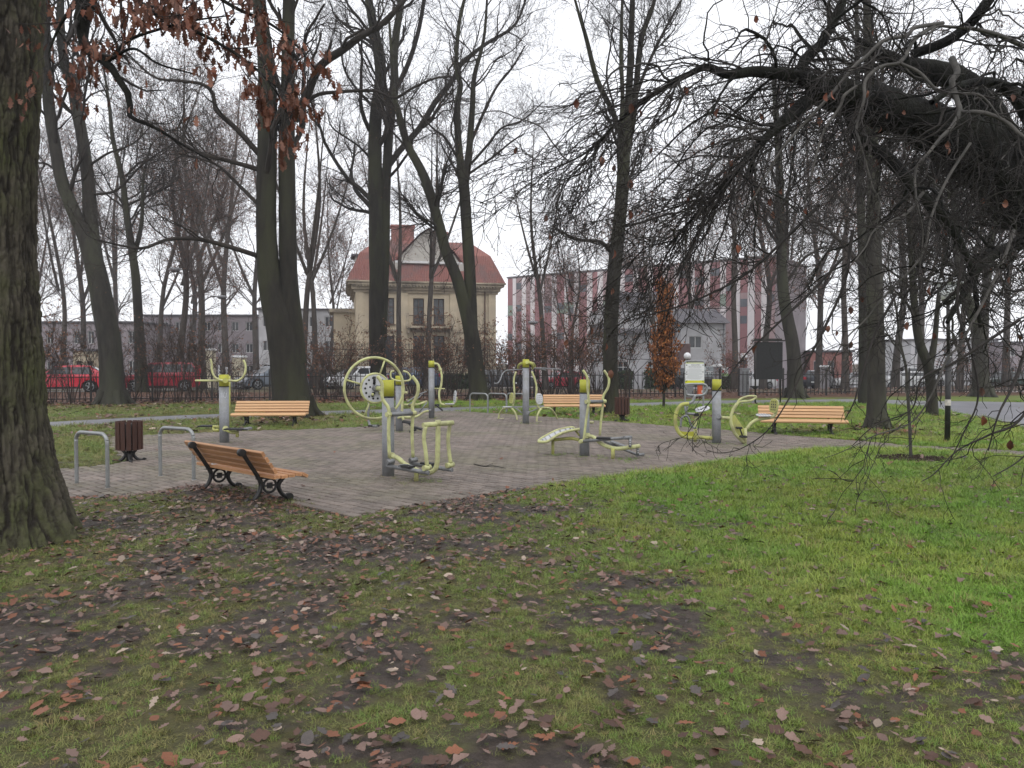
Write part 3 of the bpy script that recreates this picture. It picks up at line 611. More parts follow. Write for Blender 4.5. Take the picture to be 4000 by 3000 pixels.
TT('twin_trunk_tree', 'dark twin-stemmed tree standing between the street and the wheel machine', 'tree',
   [[(1475, 1560, 74), (1478, 1450, 60), (1474, 1300, 62), (1475, 1100, 62), (1470, 900, 60), (1465, 600, 52), (1470, 440, 48), (1488, 300, 44), (1470, 160, 40), (1440, 0, 30), (1425, -250, 22)],
    [(1492, 1330, 40, .1), (1502, 1000, 38, .1), (1507, 760, 36, .1), (1522, 500, 35, .1), (1540, 350, 32, 0), (1540, 200, 30, 0), (1560, 50, 26, 0), (1595, -150, 18, 0)]],
   [[(1480, 700, 26, 0), (1560, 590, 24, .3), (1640, 500, 24, .6), (1700, 400, 22, .9), (1770, 312, 20, 1.1), (1800, 250, 18, 1.2), (1900, 170, 14, 1.5), (2010, 100, 11, 1.8), (2060, -20, 7, 2)],
    [(1530, 380, 20, 0), (1590, 260, 19, .2), (1632, 130, 17, .3), (1662, -30, 14, .4)],
    [(1460, 420, 12, 0), (1380, 330, 10, -.3), (1340, 250, 8, -.5), (1330, 120, 6, -.6)],
    [(1465, 640, 10, 0), (1400, 570, 8, -.4), (1300, 500, 6, -.6), (1280, 440, 4, -.6)]],
   36, 102, 'bark', 'twig', n2=40, n3=380, n4=3200, n5=4500, L2=3.6, L3=1.8, L4=.9, seeds=500, ssz=(.05, .09), t0=.35)
TT('wishbone_tree', 'tree splitting into a leaning stem and a straight stem before the villa', 'tree',
   [[(1872, 1572, 92), (1866, 1500, 70), (1850, 1350, 62), (1832, 1250, 56), (1800, 1130, 48), (1775, 1060, 44), (1740, 980, 42), (1715, 880, 40), (1668, 720, 38), (1640, 655, 34), (1590, 560, 30), (1555, 430, 24), (1538, 370, 20), (1532, 250, 14), (1520, 80, 9)],
    [(1845, 1300, 46, .1), (1838, 1150, 46, .1), (1830, 1000, 45, .2), (1820, 850, 42, .2), (1812, 720, 42, .2), (1795, 600, 28, .2), (1786, 420, 26, .2), (1800, 330, 20, .2), (1782, 260, 18, .2), (1795, 80, 14, .2), (1840, -100, 8, .2)],
    [(1815, 720, 34, .2), (1832, 600, 27, .3), (1845, 420, 22, .4), (1852, 300, 18, .4), (1890, 150, 12, .5), (1905, -40, 8, .5)]],
   [[(1838, 560, 13, .3), (1890, 440, 12, .6), (1940, 340, 10, .9), (2000, 265, 8, 1.1), (2050, 180, 5, 1.2)], [(1840, 640, 11, .3), (1910, 560, 10, 0), (1960, 500, 8, -.3), (2040, 470, 6, -.6), (2120, 400, 4, -.8)],
    [(1800, 640, 11, .2), (1740, 540, 10, .5), (1690, 500, 8, .7), (1620, 420, 5, 1)], [(1830, 680, 10, .2), (1930, 610, 9, .6), (1990, 560, 7, .9), (2050, 520, 4, 1)]],
   31.5, 103, 'bark', 'twig', n2=36, n3=420, n4=3600, n5=4800, L2=2.8, L3=1.6, L4=.8, seeds=700, ssz=(.05, .08), t0=.4)
TT('many_stemmed_tree', 'slender tree with many upright stems beside the far litter bin', 'tree',
   [[(2395, 1632, 90), (2388, 1570, 62), (2385, 1400, 58), (2390, 1200, 56), (2405, 1000, 53), (2425, 800, 50), (2435, 650, 48), (2448, 480, 36), (2458, 350, 27), (2466, 150, 24), (2471, 0, 20), (2478, -200, 13)],
    [(2436, 640, 30, .1), (2470, 480, 27, .1), (2486, 330, 23, .2), (2506, 150, 22, .2), (2545, 40, 16, .3), (2590, -120, 9, .3)],
    [(2425, 760, 22, -.1), (2420, 560, 20, -.1), (2432, 400, 17, -.2), (2426, 200, 15, -.2), (2432, -60, 9, -.2)],
    [(2415, 520, 22, 0), (2395, 440, 21, -.1), (2332, 310, 20, -.3), (2290, 150, 16, -.5), (2260, 50, 12, -.6), (2235, -40, 7, -.6)]],
   [[(2470, 420, 14, .1), (2520, 280, 13, .4), (2580, 150, 11, .7), (2650, 20, 8, .9), (2690, -50, 5, 1)], [(2440, 885, 11, 0), (2520, 865, 10, -.4), (2610, 836, 8, -.8), (2680, 828, 4, -1)],
    [(2395, 990, 17, 0), (2345, 945, 15, -.3), (2260, 935, 11, -.6), (2170, 895, 6, -.9)], [(2400, 420, 9, 0), (2370, 300, 8, .3), (2385, 180, 6, .4), (2400, 60, 4, .4)]],
   23.3, 104, 'bark', 'twig', n2=26, n3=240, n4=2000, n5=3400, L2=2.0, L3=1.1, L4=.55, seeds=150, ssz=(.03, .05), t0=.4, up=.14)
TT('straight_trunk_tree', 'thick straight grey trunk standing in grass behind the sapling', 'tree',
   [[(3428, 1690, 105), (3425, 1635, 76), (3425, 1500, 68), (3420, 1200, 62), (3415, 1000, 56), (3410, 700, 48), (3400, 400, 40), (3390, 100, 30), (3380, -250, 20)]],
   [[(3415, 1100, 16), (3330, 1000, 13, .5), (3240, 900, 9, 1), (3150, 850, 5, 1.3)], [(3420, 950, 15), (3520, 850, 12, .4), (3620, 760, 8, .8)]], 18, 105, 'bark_grey', 'twig', n2=26, n3=240, n4=1400, n5=1500, L2=2.4, L3=1.2, L4=.6, seeds=250, ssz=(.03, .05))
TT('slim_trunk_tree', 'slim dark trunk just left of the thick straight grey trunk', 'tree', [[(3376, 1586, 46), (3375, 1400, 38), (3370, 1100, 34), (3360, 700, 28), (3350, 300, 20), (3345, 0, 12)]], [[(3368, 1050, 12), (3300, 950, 9, .5), (3200, 900, 5, 1)]], 28.6, 106, 'bark_grey', 'twig', n2=26, n3=240, n4=1500, n5=1000, L2=3, L3=1.5, L4=.7, seeds=400, ssz=(.05, .08))
TT('crooked_fork_tree', 'crooked low-forking tree left of the black lamp post', 'tree', [[(3642, 1630, 50), (3640, 1540, 38), (3626, 1430, 38), (3592, 1340, 34), (3572, 1200, 28), (3560, 1000, 22), (3540, 700, 14)], [(3630, 1440, 28), (3650, 1330, 22, .2), (3662, 1200, 17, .3), (3685, 1000, 12, .4), (3700, 750, 8, .4)]],
   [[(3590, 1300, 11), (3540, 1180, 9, -.4), (3450, 1100, 5, -.8)]], 22.6, 107, 'bark', 'twig', n2=26, n3=230, n4=1400, n5=1000, L2=2.4, L3=1.2, L4=.6, seeds=300, ssz=(.04, .06))
TT('leaning_fork_tree', 'stout forked tree by the fence at the picture right edge', 'tree', [[(3842, 1560, 92), (3830, 1480, 60), (3825, 1350, 54), (3815, 1270, 52), (3772, 1150, 36), (3742, 1000, 28), (3720, 700, 18)], [(3830, 1340, 40), (3852, 1150, 30, .3), (3872, 950, 24, .4), (3900, 650, 14, .5)]],
   [[(3772, 1120, 13), (3700, 1020, 10, .5), (3620, 960, 5, 1)]], 34.8, 108, 'bark_grey', 'twig', n2=28, n3=280, n4=1700, n5=1000, L2=3.4, L3=1.8, L4=.8, seeds=500, ssz=(.05, .09))
TT('bowed_tree', 'grey tree bowing left by the fence behind the right bench', 'tree', [[(3106, 1562, 86), (3105, 1500, 58), (3096, 1350, 50), (3062, 1150, 44), (3050, 900, 36), (3040, 600, 26), (3020, 250, 14)]], [[(3062, 1120, 14), (3140, 1010, 11, .5), (3230, 960, 6, 1)], [(3052, 950, 12), (2980, 850, 9, -.4), (2900, 800, 5, -.8)]], 33.5, 109, 'bark_grey', 'twig', n2=30, n3=300, n4=1900, n5=1000, L2=3.4, L3=1.8, L4=.8, seeds=700, ssz=(.05, .09))
TT('leaning_twin_tree', 'large twin-stemmed tree leaning left by the fence between the red cars', 'tree',
   [[(442, 1594, 125), (440, 1520, 90), (430, 1350, 84), (402, 1200, 80), (372, 1050, 74), (330, 920, 56), (290, 830, 50), (240, 700, 46), (215, 560, 42), (190, 420, 38), (180, 250, 34), (180, 100, 28), (172, -120, 20)],
    [(382, 1080, 58), (362, 930, 52, .2), (353, 840, 52, .3), (345, 700, 46, .4), (322, 540, 42, .4), (300, 430, 42, .5), (280, 330, 38, .5), (252, 250, 36, .5), (236, 100, 30, .5), (242, -120, 20, .5)]],
   [[(300, 330, 22, .5), (322, 220, 20, .5), (352, 50, 14, .5), (370, -60, 8, .5)], [(345, 650, 11, .4), (420, 600, 9, .2), (520, 560, 6, 0), (600, 480, 4, -.2)], [(372, 760, 11, .3), (460, 740, 10, 0), (560, 640, 7, -.3), (680, 560, 4, -.6)], [(240, 690, 10), (180, 640, 8, .3), (100, 640, 5, .5)]],
   28.2, 110, 'bark_grey', 'twig', n2=34, n3=320, n4=2000, n5=1600, L2=3, L3=1.5, L4=.7, seeds=450, ssz=(.04, .07))
TT('thin_dark_tree', 'thin dark tree rising behind the red minivan', 'tree', [[(556, 1530, 54), (548, 1400, 44), (540, 1250, 34), (530, 1080, 32), (512, 950, 27), (490, 800, 24), (478, 700, 21), (440, 540, 16), (428, 420, 12), (400, 230, 7)], [(520, 1010, 20, .2), (552, 880, 15, .2), (560, 700, 11, .2), (590, 560, 6, .2)]],
   [[(490, 690, 10), (540, 640, 8, .3), (600, 620, 5, .5)], [(500, 800, 10), (590, 760, 8, .4), (680, 720, 5, .8)]], 40, 111, 'bark', 'twig', n2=26, n3=280, n4=1800, n5=1000, L2=3.2, L3=1.8, L4=.9, seeds=500, ssz=(.06, .1))
# ------------------------------------------------------------------ background tree templates
def bg_tree(kind, seed, H, r0, lean=0.0, fork=0, n2=44, n3=460, n4=2900, seeds=2600, seedmat='far_seed', ssz=(.05, .095), L=(4.0, 2.0, 1.0), up=.07, spread=(.5, 1.15), t0=.26):
    r = np.random.default_rng(seed); o = bpy.data.objects.new(kind, None); st = []
    P = np.array([[0, 0, -.1], [lean*.1, 0, H*.12], [lean*.3+r.normal(0, .1), r.normal(0, .1), H*.35], [lean*.7+r.normal(0, .25), r.normal(0, .25), H*.65], [lean+r.normal(0, .4), r.normal(0, .4), H]])
    st.append((P, np.array([r0*1.5, r0, r0*.8, r0*.5, r0*.12])))
    for k in range(fork):
        a = r.uniform(0, 6.28); h = r.uniform(.22, .42)*H; d = np.array([math.cos(a), math.sin(a), 0]); q = np.array([lean*h/H, 0, h])
        st.append((np.array([q, q+d*H*.06+[0, 0, H*.14], q+d*H*.12+[0, 0, H*.32], q+d*H*.17+[0, 0, H*.52]]), np.array([r0*.55, r0*.44, r0*.28, r0*.07])))
    g = Geo(); S = []
    for P, R in st: V, Q, Pq, Rq = bumpy(P, R, seed, 9, .05, 18); g.add(V, Q); S.append(resample(Pq, Rq, 20))
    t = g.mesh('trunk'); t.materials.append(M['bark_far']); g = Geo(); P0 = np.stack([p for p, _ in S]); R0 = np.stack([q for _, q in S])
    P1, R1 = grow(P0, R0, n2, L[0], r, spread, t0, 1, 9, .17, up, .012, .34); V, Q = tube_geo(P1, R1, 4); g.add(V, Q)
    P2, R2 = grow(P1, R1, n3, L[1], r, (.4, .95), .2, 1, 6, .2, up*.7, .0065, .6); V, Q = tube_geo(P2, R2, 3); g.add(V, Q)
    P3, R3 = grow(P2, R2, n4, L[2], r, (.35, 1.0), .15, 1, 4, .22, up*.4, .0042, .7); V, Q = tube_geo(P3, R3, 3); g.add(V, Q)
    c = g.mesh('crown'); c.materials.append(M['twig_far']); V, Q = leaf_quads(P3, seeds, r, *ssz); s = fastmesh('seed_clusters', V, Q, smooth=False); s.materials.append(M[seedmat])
    return t, c, s
BG = [bg_tree('t', 201, 14, .15, .5, 1), bg_tree('t', 202, 12, .12, -.6, 1), bg_tree('t', 203, 16, .17, .4, 2), bg_tree('t', 204, 11, .10, .5, 1, seeds=3200), bg_tree('t', 205, 9, .09, 0, 2, n2=48, seeds=3600, L=(2.6, 1.5, .8)), bg_tree('t', 206, 14, .15, .7, 2, n2=30, n3=260, n4=1300, seeds=700)]
def place_bg(px, Y, k, H, label, rz, name='bare_tree', group='bare trees beyond the fence', wide=1.0):
    h0 = (14, 12, 16, 11, 9, 14)[k]; s = H/h0; d = ray(px, 1415); X = d[0]/d[1]*Y
    o = thing(name, label, 'tree', (X, Y, float(hz(X, Y))), rz, group); o.scale = (s*wide, s*wide, s)
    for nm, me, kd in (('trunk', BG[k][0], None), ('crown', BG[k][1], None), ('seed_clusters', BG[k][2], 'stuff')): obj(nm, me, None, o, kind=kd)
    return o
BGL = [(1180, 38, 5, 15, 'young bare tree right of the forked mossy tree'), (1235, 47, 5, 17, 'small bare tree left of the villa corner'), (1560, 50, 5, 17, 'bare tree in front of the villa left windows'), (1668, 52, 5, 19, 'bare tree in front of the villa middle windows'),
       (2130, 47, 5, 15.5, 'reddish tree with upswept branches before the striped building'), (2230, 56, 4, 12, 'low brown bushy tree before the striped building middle'), (2560, 52, 3, 15, 'brownish tree before the grey tiled roof'), (2870, 50, 1, 19, 'thin tree behind the globe lamp'),
       (700, 46, 0, 19, 'bare tree behind the left twisting machine'), (790, 52, 2, 22, 'big dark bare tree left of the forked mossy tree'), (880, 60, 2, 24, 'far bare tree framed by dark trunks behind the silver car'), (250, 55, 1, 18, 'bare tree above the red hatchback'), (330, 70, 2, 24, 'far tree showing above the red hatchback'),
       (620, 64, 3, 24, 'far twiggy tree above the red minivan'), (1000, 75, 0, 26, 'hazy far tree left of the villa'), (1290, 84, 4, 21, 'hazy rounded tree left of the villa roof'), (120, 62, 0, 20, 'bare tree beside the great oak trunk'),
       (2700, 66, 2, 20, 'tall brown-twigged tree behind the information board'), (2980, 58, 0, 22, 'bare tree behind the black notice board'), (3200, 62, 2, 24, 'bare tree above the white saloon car'), (3300, 48, 1, 19, 'thin bare tree before the red brick shed'), (3500, 55, 0, 22, 'bare tree behind the sapling top'),
       (3600, 70, 2, 26, 'far dense tree behind the white vans'), (3750, 50, 3, 20, 'twiggy tree behind the black lamp post'), (3930, 60, 0, 23, 'bare tree above the dark green car'), (3080, 80, 2, 28, 'far tall tree behind the bowed grey tree'), (3400, 85, 0, 26, 'far tree between the grey trunks'), (3850, 82, 2, 28, 'far tree behind the stout forked tree'),
       (460, 85, 2, 28, 'farthest tall tree at the left'), (740, 90, 0, 28, 'farthest tree behind the big dark bare tree'), (2420, 92, 4, 19, 'far brown tree behind the slender many-stemmed tree'), (4080, 70, 2, 26, 'far tree at the right picture edge'), (20, 80, 2, 27, 'far tree hidden partly by the great oak trunk')]
for i, (px, Y, k, H, lab) in enumerate(BGL): place_bg(px, Y, k, H, lab, i*2.4)
# ------------------------------------------------------------------ shrubs by the fence
M['twig_shrub'] = pm('twig_shrub', (0.055, 0.042, 0.034), (0.034, 0.026, 0.022), 2, rough=0.9, rand=0.2)
def shrub(seed, H, n1, seeds, w=0.5):
    r = np.random.default_rng(seed); g = Geo(); n = n1; a = r.uniform(0, 6.28, n); d = r.uniform(0, .28, n); out = np.zeros((n, 9, 3)); out[:, 0] = np.stack([np.cos(a)*d, np.sin(a)*d, np.full(n, -.05)], -1)
    dr = norm(np.stack([np.cos(a)*w*r.uniform(.2, 1, n), np.sin(a)*w*r.uniform(.2, 1, n), np.ones(n)], -1)); L = H*r.uniform(.55, 1.1, n)
    for k in range(1, 9): out[:, k] = out[:, k-1]+dr*(L/8)[:, None]; dr = norm(dr+r.normal(size=(n, 3))*.10+np.stack([np.cos(a), np.sin(a), np.zeros(n)], -1)*.06)
    R = r.uniform(.006, .016, n)[:, None]*np.linspace(1, .3, 9); V, Q = tube_geo(out, R, 4); g.add(V, Q)
    P2, R2 = grow(out, R, n1*8, .8, r, (.35, .9), .38, 1, 5, .2, .05, .005, .6); V, Q = tube_geo(P2, R2, 3); g.add(V, Q)
    P3, R3 = grow(P2, R2, n1*19, .36, r, (.4, 1), .1, 1, 4, .2, .0, .0045, .7); V, Q = tube_geo(P3, R3, 3); g.add(V, Q)
    s = g.mesh('stems'); s.materials.append(M['twig_shrub']); V, Q = leaf_quads(P3, seeds, r, .04, .085, .3); l = fastmesh('dry_leaves', V, Q, smooth=False); l.materials.append(M['far_seed']); return s, l
SH = [shrub(301, 2.9, 20, 170, .45), shrub(302, 2.5, 24, 300, .6), shrub(303, 3.3, 16, 220, .35), shrub(304, 2.7, 28, 1500, .65)]
SHL = [(205, 0, .5, 2, 'brown shrub growing at the fence in front of the red hatchback door'), (285, -.4, 1, 2, 'leafless shrub at the fence before the red hatchback rear wheel'), (520, .6, .9, 1, 'arching shrub behind the fence at the red minivan bonnet'), (700, -.3, 1.1, 0, 'dense upright shrub at the fence before the red minivan door'), (765, .3, 1.1, 2, 'dense shrub at the fence before the red minivan tail'),
       (830, 3.5, .9, 1, 'shrub behind the left twisting machine post'), (930, .5, .8, 1, 'shrub behind the fence left of the silver car'), (1290, .3, 1.1, 1, 'upright shrub at the fence right of the forked mossy tree'), (1340, 4.2, 1, 3, 'brownish shrub left of the white car'), (1620, 4.5, 1.15, 3, 'rusty-leaved shrub before the villa door'),
       (1715, .5, 1.05, 1, 'spreading shrub with brown leaves right of the tall machine post'), (1770, 4.8, 1.1, 3, 'leafy brown shrub before the villa right bay'), (1935, -.5, .95, 0, 'shrub against the fence behind the far bicycle stands'), (2000, .6, 1.1, 3, 'brown shrub behind the twin-seat machine left arm'), (2150, .5, 1.2, 1, 'tall brown shrub behind the far bench left end'),
       (2240, 1.0, 1.25, 3, 'rusty brown shrub behind the far bench right end'), (2330, 4.4, 1.2, 3, 'brown shrub left of the slender many-stemmed tree'), (2432, -1.0, 1.05, 2, 'fan-shaped leafless shrub behind the far litter bin'), (2860, 5.5, .9, 3, 'dull purple shrub behind the fence gap'), (3290, 2.5, .8, 1, 'low shrub behind the fence near the grey trunks'),
       (130, -.2, 1.1, 3, 'reddish shrub beside the great oak trunk at the fence'), (400, .8, 1.0, 2, 'tall thin shrub just left of the leaning twin tree'), (610, .6, 1.1, 2, 'tall thin shrub before the red minivan windscreen'), (2080, .9, .95, 2, 'thin shrub behind the twin-seat machine post'), (1240, 5, 1, 3, 'brown shrub beside the young bare tree'), (3750, 3, .9, 3, 'brown shrub behind the lamp post'), (3920, 2, .9, 1, 'shrub at the fence near the dark green car')]
for i, (px, n, s, k, lab) in enumerate(SHL):
    p = fpt(fline(px), 0); kx = p/np.linalg.norm(p); p = p+kx*n; o = thing('shrub', lab, 'shrub', (p[0], p[1], 0), i*1.7, 'bare shrubs along the iron fence'); o.scale = (s*1.15, s*1.15, s*1.25)
    obj('stems', SH[k][0], None, o); obj('dry_leaves', SH[k][1], None, o, kind='stuff')
# ================================================================== GREAT OAK (left foreground)
def worley(u, v, s=0):
    iu, iv = np.floor(u), np.floor(v); F1 = np.full(u.shape, 9.0); F2 = np.full(u.shape, 9.0); ID = np.zeros(u.shape)
    for a in (-1, 0, 1):
        for b in (-1, 0, 1):
            cx, cy = iu+a, iv+b; z0 = np.zeros_like(cx); px = cx+_h(cx, cy, z0, s); py = cy+_h(cx, cy, z0, s+1); d = np.hypot(u-px, v-py); c = d < F1
            F2 = np.where(c, F1, np.minimum(F2, d)); ID = np.where(c, _h(cx, cy, z0, s+2), ID); F1 = np.where(c, d, F1)
    return F1, F2, ID
OC = np.array([-4.53, 6.6, 0.0])
OAK = thing('oak_tree', 'massive oak trunk with deeply ridged mossy bark at the left edge', 'tree', tuple(OC))
def oak_trunk():
    na, nz = 330, 620; th = np.linspace(0, 2*math.pi, na, endpoint=False); zz = np.concatenate([np.linspace(-.12, .7, 150, endpoint=False), np.linspace(.7, 7.0, nz-150)])
    TH, Z = np.meshgrid(th, zz); R = np.interp(Z, [-.12, .07, .17, .29, .65, 1.25, 1.96, 2.5, 3.4, 4.05, 4.7, 7], [.80, .70, .665, .62, .54, .46, .435, .41, .415, .455, .50, .52])
    fl = sst(.9, 0, Z); R = R*(1+fl*(0.13*np.cos(TH*5+1.0)+0.06*np.cos(TH*9)))
    R = R*(1+0.05*(fbm(np.cos(TH)*2, np.sin(TH)*2, Z*.9, s=4)-.5)*2)
    x, y = np.cos(TH), np.sin(TH); wu = fbm(x*3+5, y*3, Z*2.2, s=6)*2.2; wv = fbm(x*4, y*4+3, Z*3, s=8)*1.6
    cells = 2*math.pi*.45/0.040; u = TH/(2*math.pi)*round(cells)+wu*1.8; v = Z/0.15+wv*1.6+(fbm(x*9, y*9, Z*7, s=61)-.5)*2.0
    # close the seam: sample with both sides and blend is needless, the seam faces away
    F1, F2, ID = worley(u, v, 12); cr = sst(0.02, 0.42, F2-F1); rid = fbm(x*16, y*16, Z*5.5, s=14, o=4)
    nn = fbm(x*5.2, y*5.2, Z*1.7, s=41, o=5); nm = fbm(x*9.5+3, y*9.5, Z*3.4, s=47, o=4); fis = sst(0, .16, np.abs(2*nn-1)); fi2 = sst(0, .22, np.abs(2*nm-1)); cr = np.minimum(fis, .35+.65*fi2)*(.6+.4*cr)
    D = (cr-1)*0.026+(ID-.5)*0.008+(rid-.5)*0.026+(fbm(x*40, y*40, Z*18, s=71, o=3)-.5)*.012
    R = R+D*sst(-.1, .1, Z)
    V = np.stack([R*x, R*y, Z], -1).reshape(-1, 3); i = np.arange(na*nz).reshape(nz, na); j = np.roll(i, -1, 1)
    Q = np.stack([i[:-1], j[:-1], j[1:], i[1:]], -1).reshape(-1, 4); me = fastmesh('trunk', V, Q)
    a = me.attributes.new('crack', 'FLOAT', 'POINT'); a.data.foreach_set('value', cr.astype(np.float32).ravel()); return me
def _oakbark(t, b):
    co = nd(t, 'ShaderNodeTexCoord').outputs['Object']
    def nz(s, d=5.0):
        n = nd(t, 'ShaderNodeTexNoise', Scale=s, Detail=d, Roughness=0.65); t.links.new(co, n.inputs['Vector']); return n.outputs['Fac']
    c = mixc(t, ramp(t, nz(7), .35, .65), (0.06, 0.053, 0.038), (0.085, 0.075, 0.058)); c = mixc(t, ramp(t, nz(1.7), .42, .62), c, (0.062, 0.066, 0.03))
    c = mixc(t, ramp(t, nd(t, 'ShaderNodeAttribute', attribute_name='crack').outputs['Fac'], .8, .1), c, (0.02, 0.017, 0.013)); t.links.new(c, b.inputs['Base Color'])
    b.inputs['Roughness'].default_value = .9; b.inputs['Specular IOR Level'].default_value = .2
    bp = nd(t, 'ShaderNodeBump'); bp.inputs['Distance'].default_value = .012; t.links.new(nz(55, 6), bp.inputs['Height']); t.links.new(bp.outputs[0], b.inputs['Normal'])
M['oak_bark'] = attr_material('oak_bark', _oakbark)
obj('trunk', oak_trunk(), M['oak_bark'], OAK)
def ptrace(pts): 
    P = np.array([at(p[0], p[1], p[3]) for p in pts]); R = np.array([p[2]*p[3]/FPX/2 for p in pts]); return P, R
def addtraced(g, pts, seed, n=10, amp=.07, K=40, off=0):
    P, R = ptrace(pts); V, Q, Pq, Rq = bumpy(P, R, seed, n, amp, K); g.add(V-off, Q); return resample(Pq, Rq, 24)
g = Geo()
oS = [addtraced(g, p, 3+i, 10, .12, 44, OC) for i, p in enumerate([
    [(60, -900, 150, 6.4), (260, -420, 90, 6.0), (345, -60, 62, 5.7), (318, 60, 58, 5.6), (318, 130, 40, 5.6), (345, 200, 36, 5.5), (420, 245, 32, 5.5), (470, 320, 26, 5.5), (512, 390, 24, 5.5), (500, 440, 20, 5.5), (530, 468, 16, 5.4), (610, 500, 13, 5.4), (720, 570, 9, 5.3), (820, 625, 6, 5.2)],
    [(300, -300, 60, 5.9), (500, -40, 22, 5.7), (620, 60, 16, 5.6), (800, 140, 13, 5.6), (950, 230, 11, 5.6), (1060, 330, 9, 5.6), (1120, 440, 5, 5.6)],
    [(420, 245, 16, 5.5), (500, 160, 12, 5.5), (620, 115, 10, 5.6), (760, 80, 8, 5.7), (900, 60, 5, 5.8)],
    [(260, -420, 40, 6), (700, -120, 18, 5.8), (900, 20, 14, 5.8), (1050, 90, 11, 5.8), (1150, 170, 8, 5.8), (1240, 280, 5, 5.8)],
    [(330, -20, 22, 5.7), (260, 60, 14, 5.9), (220, 130, 9, 6), (190, 220, 6, 6), (230, 260, 3, 6)],
    [(420, 240, 12, 5.5), (520, 190, 10, 5.3), (620, 250, 8, 5.2), (760, 290, 5, 5.2)]])]
P0 = np.stack([p for p, _ in oS]); R0 = np.stack([q for _, q in oS]); ro = np.random.default_rng(77)
obj('limb', g.mesh('limb'), M['beech_dark'], OAK)
P1, R1 = grow(P0[1:], R0[1:], 70, .75, ro, (.4, 1.0), .25, 1, 7, .22, -.03, .003, .6); P2, R2 = grow(P1, R1, 260, .3, ro, (.4, 1.0), .2, 1, 5, .2, -.05, .0018, .7)
P1b, R1b = grow(P0[:1], R0[:1], 14, .8, ro, (.4, 1.0), .5, 1, 7, .22, 0, .003, .5); P2b, R2b = grow(P1b, R1b, 60, .35, ro, (.4, 1.0), .2, 1, 5, .2, 0, .0018, .7)
g = Geo()
for P, R in ((P1, R1), (P2, R2), (P1b, R1b), (P2b, R2b)): V, Q = tube_geo(P, R, 4); g.add(V-OC, Q)
obj('twigs', g.mesh('twigs'), M['beech_twig'], OAK)
DL = [pm('oak_leaf_rust', (0.15, 0.045, 0.02), (0.085, 0.028, 0.015), 20, rough=.6, rand=.4), pm('oak_leaf_brown', (0.11, 0.043, 0.024), (0.065, 0.027, 0.017), 20, rough=.6, rand=.4), pm('oak_leaf_pale', (0.20, 0.088, 0.055), (0.13, 0.058, 0.037), 20, rough=.6, rand=.3)]
ol = [leaf_mesh('oak', 40+k, DL[k % 3], up=.5) for k in range(6)]
def on_screen(p): return 2000+FPX*p[:, 0]/(p[:, 1]*CP-(p[:, 2]-CAM_H)*SP), 1500-FPX*((p[:, 2]-CAM_H)*CP+p[:, 1]*SP)/(p[:, 1]*CP-(p[:, 2]-CAM_H)*SP)
PP = np.concatenate([P2[:, 2:].reshape(-1, 3), P1[:, 3:].reshape(-1, 3)]); pick = ro.choice(len(PP), 1100, replace=True); LP = PP[pick]+ro.normal(0, .02, (1100, 3))
sx, sy = on_screen(LP); inn = (sy > -40) & (sx > 130); LP = np.concatenate([LP[inn], LP[~inn]]); nin = int(inn.sum())
sp = ro.integers(0, 60*5, 16); LP = np.concatenate([P2b.reshape(-1, 3)[sp][:10], LP])
for p in LP[:300]:
    o = obj('leaf', ol[random.randrange(6)], None, OAK); s = random.uniform(.055, .10); o.scale = (s, s, s); q = p-OC
    o.location = (q[0], q[1], q[2]-s*.5); o.rotation_euler = (random.gauss(0, .5), random.uniform(.7, 1.9), random.uniform(0, 6.28))
n = len(LP)-300
if n > 0:
    c6 = unlinked('oak_leaf_kinds', [proto('oak_leaf_%d' % k, m_) for k, m_ in enumerate(ol)]); q = LP[300:]
    so = scatter('more_leaves', q-OC-np.array([0, 0, .05]), np.stack([ro.normal(0, .5, n), ro.uniform(.7, 1.9, n), ro.uniform(0, 6.28, n)], -1), ro.uniform(.055, .10, n), ro.integers(0, 6, n), c6, None); so.parent = OAK
